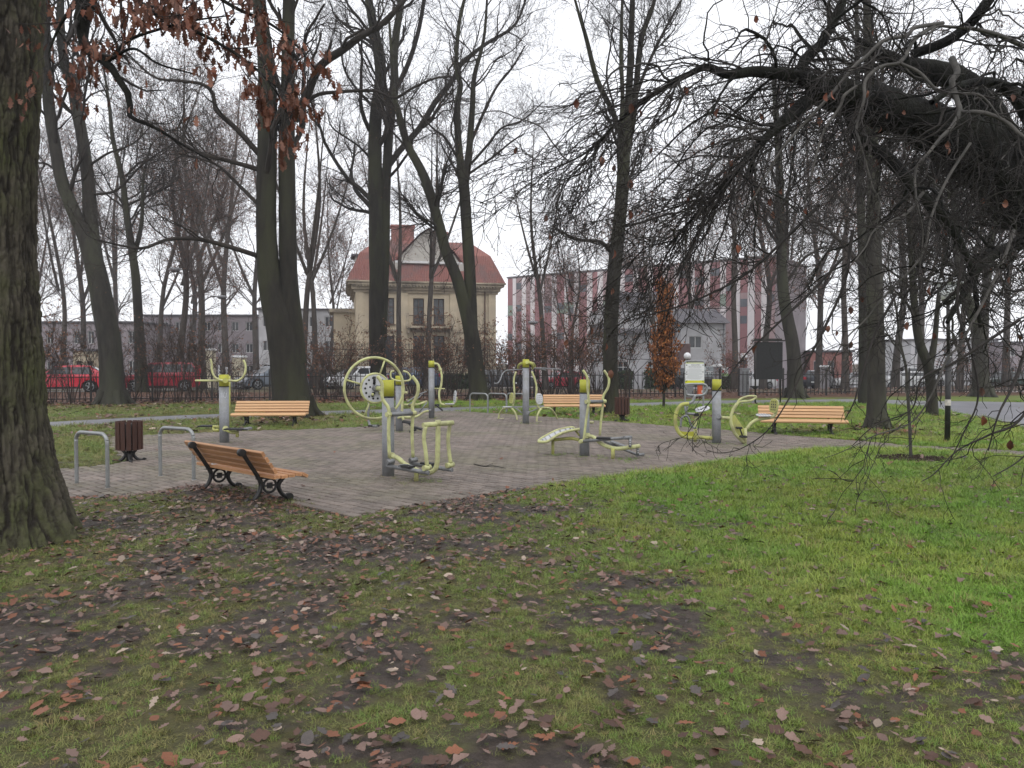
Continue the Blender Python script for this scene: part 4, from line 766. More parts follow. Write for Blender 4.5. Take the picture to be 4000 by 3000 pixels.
# ================================================================== WEEPING BEECH (right foreground)
BB = at(4750, 1500, 9.2); BB[2] = 0
BEECH = thing('weeping_beech', 'old weeping beech with dark crooked limbs and drooping bare twigs at the right', 'tree', tuple(BB))
g = Geo(); V, Q, Pq, Rq = bumpy(np.array([BB+[0, 0, -.1], BB+[0, 0, .8], BB+[-.1, -.1, 2.0], BB+[-.15, -.1, 3.4], BB+[.1, .2, 5.2], BB+[.3, .3, 7]]), np.array([.75, .55, .5, .45, .34, .15]), 5, 24, .08, 60); g.add(V-BB, Q)
obj('trunk', g.mesh('trunk'), M['beech_dark'], BEECH)
LIMB = [[(4720, 1000, 300, 9.1), (4300, 900, 300, 8.5), (4040, 770, 270, 8.2), (3875, 645, 230, 8.0), (3664, 515, 180, 7.6), (3484, 430, 150, 7.3), (3303, 378, 135, 7.0), (3170, 352, 95, 6.9)],
        [(4040, 760, 200, 8.2), (3930, 600, 150, 8.3), (3850, 450, 120, 8.4), (3740, 320, 105, 8.4), (3600, 270, 75, 8.3), (3480, 235, 50, 8.2), (3350, 160, 30, 8.1)],
        [(3320, 440, 50, 7.0), (3363, 542, 47, 7.0), (3484, 633, 43, 6.9), (3574, 741, 38, 6.8), (3695, 862, 32, 6.8), (3760, 970, 26, 6.8), (3800, 1090, 20, 6.8), (3830, 1280, 13, 6.8)],
        [(3220, 350, 70, 6.9), (3134, 305, 50, 6.85), (3062, 289, 46, 6.8), (2941, 280, 42, 6.7), (2844, 291, 38, 6.6), (2762, 262, 30, 6.6), (2690, 290, 24, 6.5), (2600, 340, 20, 6.5), (2500, 405, 16, 6.4), (2400, 490, 12, 6.4), (2300, 590, 8, 6.4), (2160, 660, 4, 6.4)],
        [(3170, 340, 50, 6.9), (3134, 253, 42, 7.0), (3212, 163, 38, 7.1), (3272, 48, 34, 7.2), (3320, -100, 26, 7.3), (3300, -300, 14, 7.3)],
        [(3900, 500, 70, 8.3), (3560, 215, 34, 7.8), (3700, 160, 38, 7.6), (3800, 80, 38, 7.5), (3880, -30, 40, 7.4), (3960, -200, 30, 7.3)][1:],
        [(3150, 400, 60, 6.9), (3080, 460, 46, 6.7), (2990, 540, 34, 6.5), (2900, 640, 26, 6.4), (2800, 760, 18, 6.3), (2700, 860, 12, 6.2), (2600, 970, 7, 6.2)],
        [(3990, 740, 120, 8.2), (4060, 560, 80, 7.8), (4000, 420, 60, 7.4), (3900, 330, 40, 7.0), (3760, 330, 30, 6.6), (3640, 400, 22, 6.3)],
        [(4100, 900, 90, 8.2), (3960, 960, 50, 7.6), (3850, 1020, 34, 7.1), (3780, 1120, 24, 6.8), (3700, 1260, 16, 6.5)]]
Z4 = lambda *q: [(2700+a/1.659, b/1.659, w, y) for a, b, w, y in q]
GREY = [Z4((1630, 150, 16, 6.6), (1450, 180, 15, 6.3), (1400, 230, 15, 6.2), (1250, 262, 15, 6.1), (1130, 370, 14, 6.0), (1060, 425, 14, 5.9), (900, 620, 13, 5.8), (750, 780, 12, 5.7), (600, 950, 10, 5.6), (500, 1110, 8, 5.6), (420, 1260, 7, 5.5), (300, 1450, 5, 5.5), (250, 1700, 3, 5.5)),
        Z4((1570, 170, 16, 6.5), (1450, 250, 16, 6.3), (1410, 320, 15, 6.2), (1350, 405, 15, 6.0), (1230, 432, 14, 5.9), (1130, 520, 14, 5.8), (1120, 650, 12, 5.7), (1070, 820, 11, 5.7), (1085, 900, 10, 5.6), (1140, 1090, 8, 5.6), (1180, 1230, 7, 5.6), (1220, 1300, 5, 5.6), (1200, 1500, 3, 5.6)),
        Z4((1070, 560, 13, 5.9), (990, 620, 13, 5.8), (965, 690, 12, 5.8), (860, 850, 10, 5.7), (800, 1050, 8, 5.6), (740, 1300, 6, 5.6), (720, 1600, 5, 5.6), (640, 1900, 3, 5.6)),
        Z4((1690, 380, 26, 6.6), (1725, 470, 24, 6.4), (1690, 530, 22, 6.3), (1722, 650, 20, 6.2), (1740, 725, 20, 6.1), (1690, 820, 17, 6.0), (1610, 900, 14, 5.9), (1540, 990, 12, 5.8), (1455, 1100, 10, 5.8), (1460, 1300, 8, 5.7), (1500, 1500, 6, 5.7), (1480, 1750, 4, 5.7)),
        Z4((1740, 728, 17, 6.1), (1900, 732, 16, 5.9), (2040, 790, 15, 5.8), (2120, 860, 14, 5.7), (2260, 1000, 10, 5.6), (2250, 1300, 6, 5.6)),
        Z4((1360, 412, 13, 6.0), (1480, 470, 12, 5.9), (1600, 590, 12, 5.8), (1720, 605, 10, 5.7), (1880, 622, 8, 5.6), (2000, 760, 5, 5.5)),
        Z4((2157, 300, 20, 6.8), (2000, 230, 18, 6.5), (1850, 190, 15, 6.3), (1700, 175, 12, 6.2), (1580, 180, 9, 6.1), (1500, 300, 6, 6)),
        Z4((1060, 1690, 5, 5.6), (1130, 1600, 6, 5.7), (1180, 1500, 8, 5.8), (1300, 1430, 10, 6.0), (1400, 1380, 12, 6.3), (1500, 1250, 14, 6.6))[::-1],
        [(3790, 560, 12, 6.4), (3700, 700, 11, 6.2), (3640, 840, 10, 6.0), (3600, 1000, 9, 5.9), (3470, 1140, 8, 5.8), (3380, 1250, 7, 5.8), (3300, 1330, 5, 5.7), (3200, 1500, 3, 5.7)],
        [(3960, 900, 14, 6.6), (3900, 1060, 12, 6.3), (3760, 1330, 10, 6.0), (3700, 1400, 9, 5.9), (3640, 1540, 7, 5.8), (3560, 1650, 6, 5.8), (3420, 1700, 5, 5.7), (3300, 1760, 3, 5.6), (3220, 1790, 2, 5.6)]]
bS = []
for i, L_ in enumerate(LIMB):
    g = Geo(); bS.append(addtraced(g, L_, 20+i, 22 if i < 2 else 10, .34 if i < 2 else .16, 80, BB)); obj('limb', g.mesh('limb'), M['beech_dark'], BEECH)
g = Geo(); gS = [addtraced(g, L_, 50+i, 7, .05, 60, BB) for i, L_ in enumerate(GREY)]; obj('pale_branches', g.mesh('pale_branches'), M['beech_grey'], BEECH)
rb = np.random.default_rng(404)
P0 = np.stack([p for p, _ in bS]); R0 = np.stack([q for _, q in bS]); PG = np.stack([p for p, _ in gS]); RG = np.stack([q for _, q in gS])
out = np.array([-.8, -.35, 0])
def cap(R, m): return np.minimum(R, m)
A1, B1 = grow(P0, cap(R0, .045), 130, 1.8, rb, (.4, 1.2), .08, 1, 12, .27, -.085, .006, .42, .3, .35, out, .05)
A1[:, :, 1] = np.maximum(A1[:, :, 1], 4.4)
g = Geo(); V, Q = tube_geo(A1, B1, 6); g.add(V-BB, Q); obj('drooping_branches', g.mesh('drooping_branches'), M['beech_dark'], BEECH)
GA, GB_ = grow(P0, cap(R0, .022), 60, 1.25, rb, (.5, 1.3), .1, .95, 14, .34, -.06, .007, .6, .4, .3, out, .05)
GA[:, :, 1] = np.maximum(GA[:, :, 1], 4.2); V, Q = tube_geo(GA, GB_, 6); g = Geo(); g.add(V-BB, Q); obj('pale_branches', g.mesh('pale_branches'), M['beech_grey'], BEECH, kind='stuff')
# long sprays sweeping down to the left from the outer limb
A1b, B1b = grow(P0[[3, 6, 4, 0]], cap(R0[[3, 6, 4, 0]], .02), 150, 1.6, rb, (.25, .7), .25, 1, 10, .13, -.045, .004, .55, .3, .3, np.array([-.75, -.1, -.55]), .11)
A2, B2 = grow(np.concatenate([A1, PG[:, ::2][:, :12], GA[:, :12]]), np.concatenate([B1, RG[:, ::2][:, :12], GB_[:, :12]]), 1000, .9, rb, (.35, 1.1), .12, 1, 10, .25, -.07, .0035, .6, .35, .3, out, .03)
A2b, B2b = grow(A1b, B1b, 800, .65, rb, (.25, .8), .15, 1, 10, .16, -.05, .0028, .6, .35, .3, np.array([-.75, -.1, -.5]), .08)
A2 = np.concatenate([A1b, A2, A2b]); B2 = np.concatenate([B1b, B2, B2b])
A3, B3 = grow(A2, B2, 5200, .36, rb, (.35, 1.1), .12, 1, 6, .24, -.05, .0034, .65, .4, .3); A4, B4 = grow(A3, B3, 5500, .15, rb, (.4, 1.1), .15, 1, 4, .22, -.03, .0026, .7)
g = Geo()
for A, B, n in ((A2, B2, 5), (A3, B3, 4), (A4, B4, 3)): V, Q = tube_geo(A, B, n); g.add(V-BB, Q)
obj('crown', g.mesh('crown'), M['beech_twig'], BEECH)
# low sprays in front of the right lawn
LOW = [[(4200, 900, 26, 6.4), (4080, 1130, 20, 6.2), (4010, 1350, 15, 6.0), (3960, 1500, 11, 5.9), (3900, 1620, 8, 5.8), (3860, 1760, 5, 5.8)], [(3980, 1250, 14, 6.2), (3860, 1330, 12, 6.1), (3720, 1420, 10, 6.0), (3600, 1480, 8, 5.9), (3560, 1600, 6, 5.9), (3420, 1660, 5, 5.8), (3330, 1740, 3, 5.8)],
       [(3330, 900, 14, 6.0), (3300, 1100, 12, 5.9), (3220, 1280, 10, 5.8), (3140, 1440, 8, 5.8), (3080, 1560, 6, 5.7), (3000, 1680, 5, 5.7), (2900, 1750, 4, 5.7), (2830, 1770, 2, 5.7)], [(3500, 1150, 12, 6.1), (3420, 1300, 10, 6.0), (3380, 1420, 8, 5.9), (3340, 1560, 6, 5.8), (3300, 1640, 4, 5.8)],
       [(4150, 1300, 16, 6.2), (4000, 1620, 12, 5.9), (3860, 1700, 8, 5.8), (3740, 1760, 6, 5.8), (3650, 1850, 5, 5.7), (3600, 1880, 3, 5.7)], [(3300, 1000, 12, 6.2), (3160, 1150, 10, 6.1), (3000, 1300, 8, 6.0), (2900, 1400, 6, 6.0), (2780, 1560, 4, 5.9), (2680, 1700, 3, 5.9)],
       [(4300, 1500, 14, 5.6), (4080, 1700, 9, 5.5), (3980, 1800, 6, 5.5), (3880, 1860, 4, 5.4)], [(3200, 800, 14, 6.3), (3040, 960, 11, 6.2), (2900, 1080, 9, 6.1), (2700, 1180, 7, 6.0), (2500, 1240, 5, 6.0), (2350, 1290, 3, 6.0)], [(3760, 1000, 14, 6.6), (3740, 1200, 11, 6.4), (3800, 1400, 9, 6.2), (3820, 1560, 7, 6.1), (3760, 1700, 5, 6.0), (3700, 1820, 3, 6.0)]]
g = Geo(); lS = [addtraced(g, L_, 80+i, 6, .06, 60, BB) for i, L_ in enumerate(LOW)]; PLw = np.stack([p for p, _ in lS]); RLw = np.stack([q for _, q in lS])
C1, D1 = grow(PLw, RLw, 95, .5, rb, (.4, 1.1), .1, 1, 8, .3, -.03, .003, .7, .4, .3); C2, D2 = grow(C1, D1, 330, .22, rb, (.4, 1.1), .15, 1, 6, .28, 0, .0022, .7, .5)
for A, B in ((C1, D1), (C2, D2)): V, Q = tube_geo(A, B, 4); g.add(V-BB, Q)
obj('low_sprays', g.mesh('low_sprays'), M['beech_twig'], BEECH)
bl = [leaf_mesh('beech', 60+k, DL[k % 3], up=.9) for k in range(4)]
PP = np.concatenate([A3[:, 3:].reshape(-1, 3), C2[:, 3:].reshape(-1, 3)]); sx, sy = on_screen(PP); PP = PP[(sx < 4000) & (sy > 0) & (sy < 1750)]
for p in PP[rb.choice(len(PP), 110, replace=False)]:
    o = obj('leaf', bl[random.randrange(4)], None, BEECH); s = random.uniform(.05, .085); o.scale = (s, s, s); q = p-BB; o.location = (q[0], q[1], q[2]-s*.5); o.rotation_euler = (random.gauss(0, .4), random.uniform(1.2, 1.9), random.uniform(0, 6.28))
# ================================================================== COLUMNAR HORNBEAM, SAPLING
HB = gr(2592, 1596); HO = thing('columnar_tree', 'narrow upright young tree full of orange brown leaves', 'tree', tuple(HB)); rh = np.random.default_rng(9)
g = Geo(); P = np.array([[0, 0, -.05], [0.02, 0, 1.0], [-.02, .02, 2.2], [0, 0, 3.4], [.02, 0, 4.05]]); R = np.array([.05, .04, .03, .018, .006]); V, Q, Pq, Rq = bumpy(P, R, 3, 8, .04, 20); g.add(V, Q); obj('trunk', g.mesh('trunk'), M['bark'], HO)
S0 = resample(Pq, Rq, 20); P1, R1 = grow(S0[0][None], S0[1][None], 190, 1.05, rh, (.35, .75), .12, .97, 7, .1, .13, .004, .5, .4, .5); P2, R2 = grow(P1, R1, 900, .34, rh, (.4, .9), .15, 1, 4, .15, .08, .003, .6)
g = Geo()
for A, B in ((P1, R1), (P2, R2)): V, Q = tube_geo(A, B, 3); g.add(V, Q)
obj('crown', g.mesh('crown'), M['twig'], HO)
hl = [leaf_mesh('beech', 90+k, mt, up=.5) for k, mt in enumerate([pm('hornbeam_orange', (0.36, 0.14, 0.04), (0.27, 0.095, 0.03), 20, rough=.6, rand=.35), pm('hornbeam_brown', (0.25, 0.085, 0.025), (0.16, 0.055, 0.02), 20, rough=.6, rand=.35)])]
PP = np.concatenate([P2[:, 1:].reshape(-1, 3), P1[:, 2:].reshape(-1, 3)]); PP = PP[rh.choice(len(PP), 6500, replace=True)]+rh.normal(0, .04, (6500, 3)); n = len(PP)
so = scatter('foliage', PP, np.stack([rh.normal(0, .5, n), rh.uniform(.5, 2.2, n), rh.uniform(0, 6.28, n)], -1), rh.uniform(.06, .105, n), rh.integers(0, 2, n), unlinked('hornbeam_leaf_kinds', [proto('hornbeam_leaf_%d' % k, m_) for k, m_ in enumerate(hl)]), None); so.parent = HO
SB = gr(3557, 1803); SO = thing('sapling', 'thin young sapling standing in a round mulch bed', 'tree', tuple(SB))
g = Geo(); sap = [(3559, 1803, 13, 12.4), (3553, 1650, 12, 12.4), (3546, 1540, 12, 12.4), (3540, 1440, 11, 12.4), (3515, 1330, 9, 12.4), (3500, 1200, 8, 12.35), (3470, 1050, 7, 12.3), (3480, 850, 5, 12.3), (3470, 650, 3, 12.3)]
s0 = addtraced(g, sap, 6, 8, .05, 40, SB); obj('trunk', g.mesh('trunk'), M['beech_grey'], SO); rs_ = np.random.default_rng(5)
P1, R1 = grow(s0[0][None], s0[1][None], 18, 1.3, rs_, (.3, .7), .35, 1, 8, .12, .12, .004, .6); P2, R2 = grow(P1, R1, 60, .5, rs_, (.4, .9), .2, 1, 5, .15, .06, .0028, .6); g = Geo()
for A, B in ((P1, R1), (P2, R2)): V, Q = tube_geo(A, B, 4); g.add(V-SB, Q)
obj('crown', g.mesh('crown'), M['beech_grey'], SO)
# mulch bed: a low mound with chips
na, nr = 40, 12; g = Geo(); A_ = np.linspace(0, 2*math.pi, na, endpoint=False); V = []
for i in range(nr+1):
    rr = 0.56*i/nr
    for a in A_: e = 1+0.10*math.sin(3*a+1)+.06*math.sin(7*a); V.append((rr*e*math.cos(a), rr*e*math.sin(a), 0.055-0.03*(i/nr)**2+rng.uniform(-.008, .012)*(1 if i < nr else 0)))
idx = np.arange((nr+1)*na).reshape(nr+1, na); nx = np.roll(idx, -1, 1); g.add(V, np.stack([idx[:-1], nx[:-1], nx[1:], idx[1:]], -1).reshape(-1, 4))
mo = obj('mulch_bed', g.mesh('mulch_bed', False), M['mulch'], kind='structure', label='round bed of dark bark mulch round the sapling'); mo.location = SB; mo.scale = (1.0, 0.72, 1)
n = 500; a = rng.uniform(0, 6.28, n); d = .55*np.sqrt(rng.random(n)); b = MB()
for i in range(n): b.box((d[i]*math.cos(a[i]), d[i]*math.sin(a[i])*.72, .058+rng.uniform(-.01, .015)), (rng.uniform(.02, .06), .015, .008), M=Matrix(Quaternion((rng.normal(), rng.normal(), rng.normal(), rng.normal())).normalized().to_matrix()))
co = b.build('mulch_chips', pm('chips', (0.05, 0.03, 0.022), (0.028, 0.02, 0.016), 9, rough=.9, rand=.2), kind='stuff', label='loose dark bark chips on the mulch bed'); co.location = SB
# ================================================================== PARK FURNITURE
def part(b, name, mat, parent, label=None, kind=None):
    top = parent
    while top.parent: top = top.parent
    L = np.array(top.location); b.v = [tuple(np.array(p)-L) for p in b.v]
    return b.build(name, M[mat] if isinstance(mat, str) else mat, parent, label=label, kind=kind)
I3 = Matrix.Identity(4)
# ------------------------------------------------------------------ benches
def bench_parts(o, slat):
    H = 0.62
    for k in range(4):                                   # back slats, from the top down
        t = k/3.6; y = -0.285+0.17*t; z = 0.60-0.235*t
        m = Matrix.Rotation(0.55, 3, 'X'); MB().box((0, 0, 0), (1.8, 0.036, 0.062), M=Matrix.Identity(3), ch=0.006).build('back_slat', M[slat], o).location = (0, y+0.028, z)
        o.children[-1].rotation_euler = (0.55, 0, 0)
    for k, (y, z, rx) in enumerate(((-0.09, 0.335, .06), (0.0, 0.33, .02), (0.09, 0.333, -.03), (0.18, 0.338, -.12), (0.262, 0.322, -.5))):
        s = MB().box((0, 0, 0), (1.8, 0.078, 0.036), M=Matrix.Identity(3), ch=0.006).build('seat_slat', M[slat], o); s.location = (0, y, z); s.rotation_euler = (rx, 0, 0)
    for sx in (-0.58, 0.58):
        b = MB()
        b.tube([(sx, -.325, .60), (sx, -.255, .49), (sx, -.17, .36), (sx, -.115, .27), (sx, -.105, .20), (sx, -.15, .10), (sx, -.235, .035)], [.026, .024, .024, .028, .026, .024, .024], 8)
        b.tube([(sx, .20, .30), (sx, .165, .26), (sx, .125, .22), (sx, .115, .17), (sx, .155, .09), (sx, .235, .035)], [.026, .026, .028, .026, .024, .022], 8)
        b.tube([(sx, -.16, .305), (sx, 0, .298), (sx, .13, .302), (sx, .24, .30), (sx, .285, .285)], .02, 8)
        f = b.build('side_frame', M['iron'], o)
        MB().cyl((sx-.03, -.335, .60), (sx+.03, -.335, .60), .042, n=16).build('top_scroll', M['iron'], f)
        for y in (-.25, .25): MB().cyl((sx-.03, y, .042), (sx+.03, y, .042), .042, n=16).build('foot_scroll', M['iron'], f)
        c = MB().ring((sx, .005, .20), (1, 0, 0), .078, .014, 28, 8); c.box((sx, .005, .20), (.03, .056, .062)); c.box((sx, .005, .20), (.018, .15, .016)); c.build('ring_ornament', M['iron'], f)
        for k in range(4):
            t = k/3.6; MB().cyl((sx, -.30+.17*t-.02, .585-.235*t-.012), (sx, -.30+.17*t-.032, .585-.235*t-.02), .011, n=8).build('bolt', M['steel'], f)
def bench(px, py, ang, label, slat='slat'):
    c = gr(px, py); o = thing('park_bench', label, 'bench', tuple(c), ang, 'wooden slat benches'); bench_parts(o, slat); return o
nb = thing('park_bench', 'wooden slat bench seen from behind on the muddy lawn edge', 'bench', (-3.17, 9.02, 0.01), math.atan2(-.67, .745), 'wooden slat benches'); bench_parts(nb, 'slat')
bench(1058, 1668, math.pi+.06, 'wooden slat bench in front of the forked mossy tree', 'slat_far')
bench(2242, 1626, math.pi+.02, 'wooden slat bench farthest from the camera beside the far litter bin', 'slat_far')
bench(3132, 1700, math.pi-.20, 'wooden slat bench on the right lawn behind drooping twigs', 'slat_far')
bk = thing('booklet', 'small white booklet lying on the seat of the nearest bench', 'booklet', (0, 0, 0)); bk.location = (-3.17-.745*.52+.667*-.02, 9.02+.667*.52+.745*-.02, .362); bk.rotation_euler = (.03, 0, .4)
MB().box((0, 0, .004), (.19, .13, .008)).build('cover', M['paper'], bk); MB().box((0, .0, .0095), (.15, .05, .002)).build('print_patch', pm('booklet_yellow', (.6, .5, .1), rough=.6), bk)
# ------------------------------------------------------------------ litter bins
def litter_bin(px, py, label, sc=1.0):
    c = gr(px, py); o = thing('litter_bin', label, 'litter bin', tuple(c), 0.2, 'slatted litter bins'); o.scale = (sc, sc, sc); n = 14
    b = MB(); b.cyl((0, 0, .24), (0, 0, .62), .165, n=20); b.build('liner', M['black_plastic'], o)
    for k in range(n):
        a = 2*math.pi*k/n; s = MB().box((0, 0, 0), (.066, .022, .455), M=Matrix.Identity(3), ch=.004).build('slat', M['bin_slat'], o); s.location = (.188*math.cos(a), .188*math.sin(a), .435); s.rotation_euler = (0, 0, a+math.pi/2)
    for z in (.30, .57): MB().ring((0, 0, z), (0, 0, 1), .172, .008, 28, 6).build('hoop', M['iron'], o)
    b = MB(); b.cyl((0, 0, .2), (0, 0, .25), .13, .15, 16); b.cyl((0, 0, .02), (0, 0, .21), .05, .045, 12); b.build('pedestal', M['iron'], o)
    for k in range(4):
        a = k*math.pi/2+.35; d = np.array([math.cos(a), math.sin(a), 0]); b = MB().tube([d*.10+[0, 0, .20], d*.06+[0, 0, .15], d*.075+[0, 0, .09], d*.13+[0, 0, .04], d*.205+[0, 0, .03]], [.022, .024, .026, .024, .018], 8)
        u = np.array([-d[1], d[0], 0]); b.cyl(d*.215+[0, 0, .032]-u*.02, d*.215+[0, 0, .032]+u*.02, .032, n=12); b.build('foot', M['iron'], o)
litter_bin(506, 1806, 'brown slatted litter bin near the two bicycle stands')
litter_bin(2430, 1648, 'brown slatted litter bin beside the slender many-stemmed tree')
# ------------------------------------------------------------------ bicycle stands
def stand(a, b, H, label):
    A, B = gr(*a), gr(*b); o = thing('bicycle_stand', label, 'bicycle stand', tuple((A+B)/2), 0, 'steel hoop bicycle stands'); u = (B-A)/np.linalg.norm(B-A); r = .12; z = np.array([0, 0, 1.0]); c = (A+B)/2
    pts = [A-z*.05, A+z*(H-r)*.5, A+z*(H-r)]
    for k in range(1, 6): t = k/6*math.pi/2; pts.append(A+z*(H-r)+u*r*(1-math.cos(t))+z*r*math.sin(t))
    pts += [A+z*H+u*r, (A+B)/2+z*H, B+z*H-u*r]
    for k in range(1, 6): t = k/6*math.pi/2; pts.append(B+z*(H-r)-u*r*(1-math.sin(t))+z*r*math.cos(t))
    pts += [B+z*(H-r), B+z*(H-r)*.5, B-z*.05]
    part(MB().tube(pts, .024, 10, 3), 'hoop', 'steel', o)
    for p in (A, B): part(MB().cyl(p-[0, 0, .01], p+[0, 0, .03], .034, n=12), 'ground_collar', 'steel', o)
stand((300, 1897), (421, 1914), .70, 'steel bicycle hoop nearest the great oak trunk'); stand((627, 1866), (757, 1881), .70, 'steel bicycle hoop between the litter bin and the nearest bench')
stand((1836, 1613), (1905, 1616), .62, 'leftmost of three far steel bicycle hoops'); stand((1907, 1613), (1978, 1617), .62, 'middle of three far steel bicycle hoops'); stand((1980, 1613), (2048, 1617), .62, 'far steel bicycle hoop half hidden by the twin-seat machine post')
# ------------------------------------------------------------------ iron fence with separate pickets
FENCE = thing('iron_fence', 'long low black iron railing fence between park and street', 'fence', (FA[0], FA[1], 0), math.atan2(FU[1], FU[0]))
s0, s1 = fline(-150), fline(4150); gA, gB = fline(2812), fline(2886)
pk = MB().box((0, 0, .62), (.026, .026, 1.04)).poly([(-.014, -.014, 1.14), (.014, -.014, 1.14), (.014, .014, 1.14), (-.014, .014, 1.14), (0, 0, 1.24)], [(0, 1, 4), (1, 2, 4), (2, 3, 4), (3, 0, 4)]).mesh('picket'); pk.materials.append(M['rail_black'])
pst = MB().box((0, 0, .62), (.065, .065, 1.30)).poly([(-.045, -.045, 1.27), (.045, -.045, 1.27), (.045, .045, 1.27), (-.045, .045, 1.27), (0, 0, 1.36)], [(3, 2, 1, 0), (0, 1, 4), (1, 2, 4), (2, 3, 4), (3, 0, 4)]).mesh('post'); pst.materials.append(M['rail_black'])
np_ = 0
for a, b in ((s0, gA), (gB, s1)):
    n = max(1, round((b-a)/2.25)); w = (b-a)/n
    for i in range(n+1): obj('post', pst, None, FENCE).location = (a+i*w, 0, 0)
    for i in range(n):
        for z, h in ((1.03, .035), (.20, .035)): MB().box((a+(i+.5)*w, 0, z), (w-.066, .03, h)).build('rail', M['rail_black'], FENCE)
        for k in range(1, 11):
            if np_ < 300: obj('picket', pk, None, FENCE).location = (a+i*w+k*w/11, 0, 0); np_ += 1
# ------------------------------------------------------------------ lamp post, notice board, info board, far lamps
LPo = gr(3700, 1731); o = thing('lamp_post', 'black park lamp post with a white lantern and a white sticker', 'lamp post', tuple(LPo)); Yl = LPo[1]
top = at(3692, 1180, Yl); z1 = top[2]
b = MB(); b.cyl(LPo, LPo+[0, 0, 1.75], .052, .050, 16); b.cyl(LPo+[-.0, 0, 1.75], [LPo[0]-.03, Yl, z1], .036, .032, 14); b.cyl(LPo+[0, 0, 1.72], LPo+[0, 0, 1.78], .06, .045, 16); part(b, 'pole', 'iron', o)
zs = at(3700, 1572, Yl)[2]; part(MB().cyl([LPo[0], Yl, zs-.06], [LPo[0], Yl, zs+.06], .0545, n=16, cap=False), 'sticker', pm('sticker', (.6, .57, .52), (.35, .33, .3), 9, rough=.6), o)
part(MB().cyl([LPo[0], Yl, 1.70], [LPo[0], Yl, 1.74], .0555, n=16, cap=False), 'white_band', 'white_plate', o)
tx = LPo[0]-.03; part(MB().cyl([tx, Yl, z1+.02], [tx, Yl, z1+.36], .11, .20, 16), 'lantern_glass', pm('lantern', (.62, .64, .66), rough=.25, spec=.5), o)
part(MB().cyl([tx, Yl, z1+.36], [tx, Yl, z1+.40], .27, .25, 18).cyl([tx, Yl, z1+.40], [tx, Yl, z1+.52], .24, .05, 18), 'lantern_cap', 'white_plate', o); part(MB().cyl([tx, Yl, z1-.06], [tx, Yl, z1+.03], .05, .12, 14), 'lantern_base', 'iron', o)
A, B = gr(2950, 1580), gr(3048, 1578); Yb = (A[1]+B[1])/2; o = thing('notice_board', 'tall black notice board on two posts by the fence gap', 'notice board', tuple((A+B)/2)); zt = at(3000, 1336, Yb)[2]; zb = at(3000, 1482, Yb)[2]; c = (A+B)/2
for p in (A, B): part(MB().cyl(p-[0, 0, .05], [p[0], p[1], zt], .03, n=10), 'post', 'rail_black', o)
part(MB().box((c[0], c[1], (zt+zb)/2), (1.06, .09, zt-zb)), 'board', 'black_plastic', o); part(MB().box((c[0], c[1], zt+.05), (1.2, .2, .05)).box((c[0], c[1], zt+.10), (1.0, .12, .06)), 'board_roof', 'rail_black', o)
# information board: two posts, sheet with rules
Yi = 24.0; A = at(2676, 1600, Yi); B = at(2747, 1600, Yi); A[2] = B[2] = 0; o = thing('information_board', 'white rules board with lime bottom stripe on two grey posts', 'sign', tuple((A+B)/2)); zt = at(2700, 1410, Yi)[2]; c = (A+B)/2; w = B[0]-A[0]
part(MB().tube([A-[0, 0, .05], [A[0], Yi, .8], [A[0], Yi, zt-.08], [A[0]+.02, Yi, zt-.02], [A[0]+.09, Yi, zt], [c[0], Yi, zt], [B[0]-.09, Yi, zt], [B[0]-.02, Yi, zt-.02], [B[0], Yi, zt-.08], [B[0], Yi, .8], B-[0, 0, .05]], .028, 10, 4), 'frame', 'post_grey', o)
z0, z1_, z2 = at(2700, 1420, Yi)[2], at(2700, 1486, Yi)[2], at(2700, 1497, Yi)[2]
part(MB().box((c[0], Yi-.045, (z0+z1_)/2), (w+.02, .012, z0-z1_)), 'panel', 'paper', o); part(MB().box((c[0], Yi-.045, (z1_+z2)/2-.002), (w+.02, .014, z1_-z2)), 'lime_stripe', pm('lime_print', (.62, .62, .03), rough=.45), o)
part(MB().box((c[0], Yi-.045, z0+.014), (w*.98, .013, .026)), 'lime_header', pm('lime_header', (.55, .60, .22), rough=.45), o)
def text(body, size, loc, mat, parent, align='CENTER', rz=0.0, ext=.001):
    cu = bpy.data.curves.new('lettering', 'FONT'); cu.body = body; cu.size = size; cu.align_x = align; cu.extrude = ext; cu.materials.append(M[mat] if isinstance(mat, str) else mat)
    tmp = bpy.data.objects.new('lettering_curve', cu); COL.objects.link(tmp); dg = bpy.context.evaluated_depsgraph_get(); me_ = bpy.data.meshes.new_from_object(tmp.evaluated_get(dg)); bpy.data.objects.remove(tmp); me_.name = 'lettering'
    if not me_.materials: me_.materials.append(M[mat] if isinstance(mat, str) else mat)
    t = bpy.data.objects.new('lettering', me_); COL.objects.link(t); t.parent = parent; top = parent
    while top.parent: top = top.parent
    t.location = np.array(loc)-np.array(top.location) if rz is None or rz == 0.0 else loc; t.rotation_euler = (math.pi/2, 0, rz or 0); return t
text('REGULAMIN', .050, (c[0]+.02, Yi-.054, z0-.062), 'print', o); text('Silowni Zewnetrznej', .046, (c[0], Yi-.054, z0-.118), 'print', o)
for k in range(13):
    zz = z0-.165-k*.0265
    if zz < z1_+.03: break
    part(MB().box((c[0]-.02*(k % 3), Yi-.0525, zz), (w*(.86 if k % 4 else .6), .002, .007)), 'print_line', 'print_grey', o)
for zz in (z0-.05, (z0+z1_)/2, z1_-.02):
    for x in (A[0]+.03, B[0]-.03): part(MB().cyl((x, Yi-.06, zz), (x, Yi-.045, zz), .016, n=10), 'fixing', 'black_plastic', o)
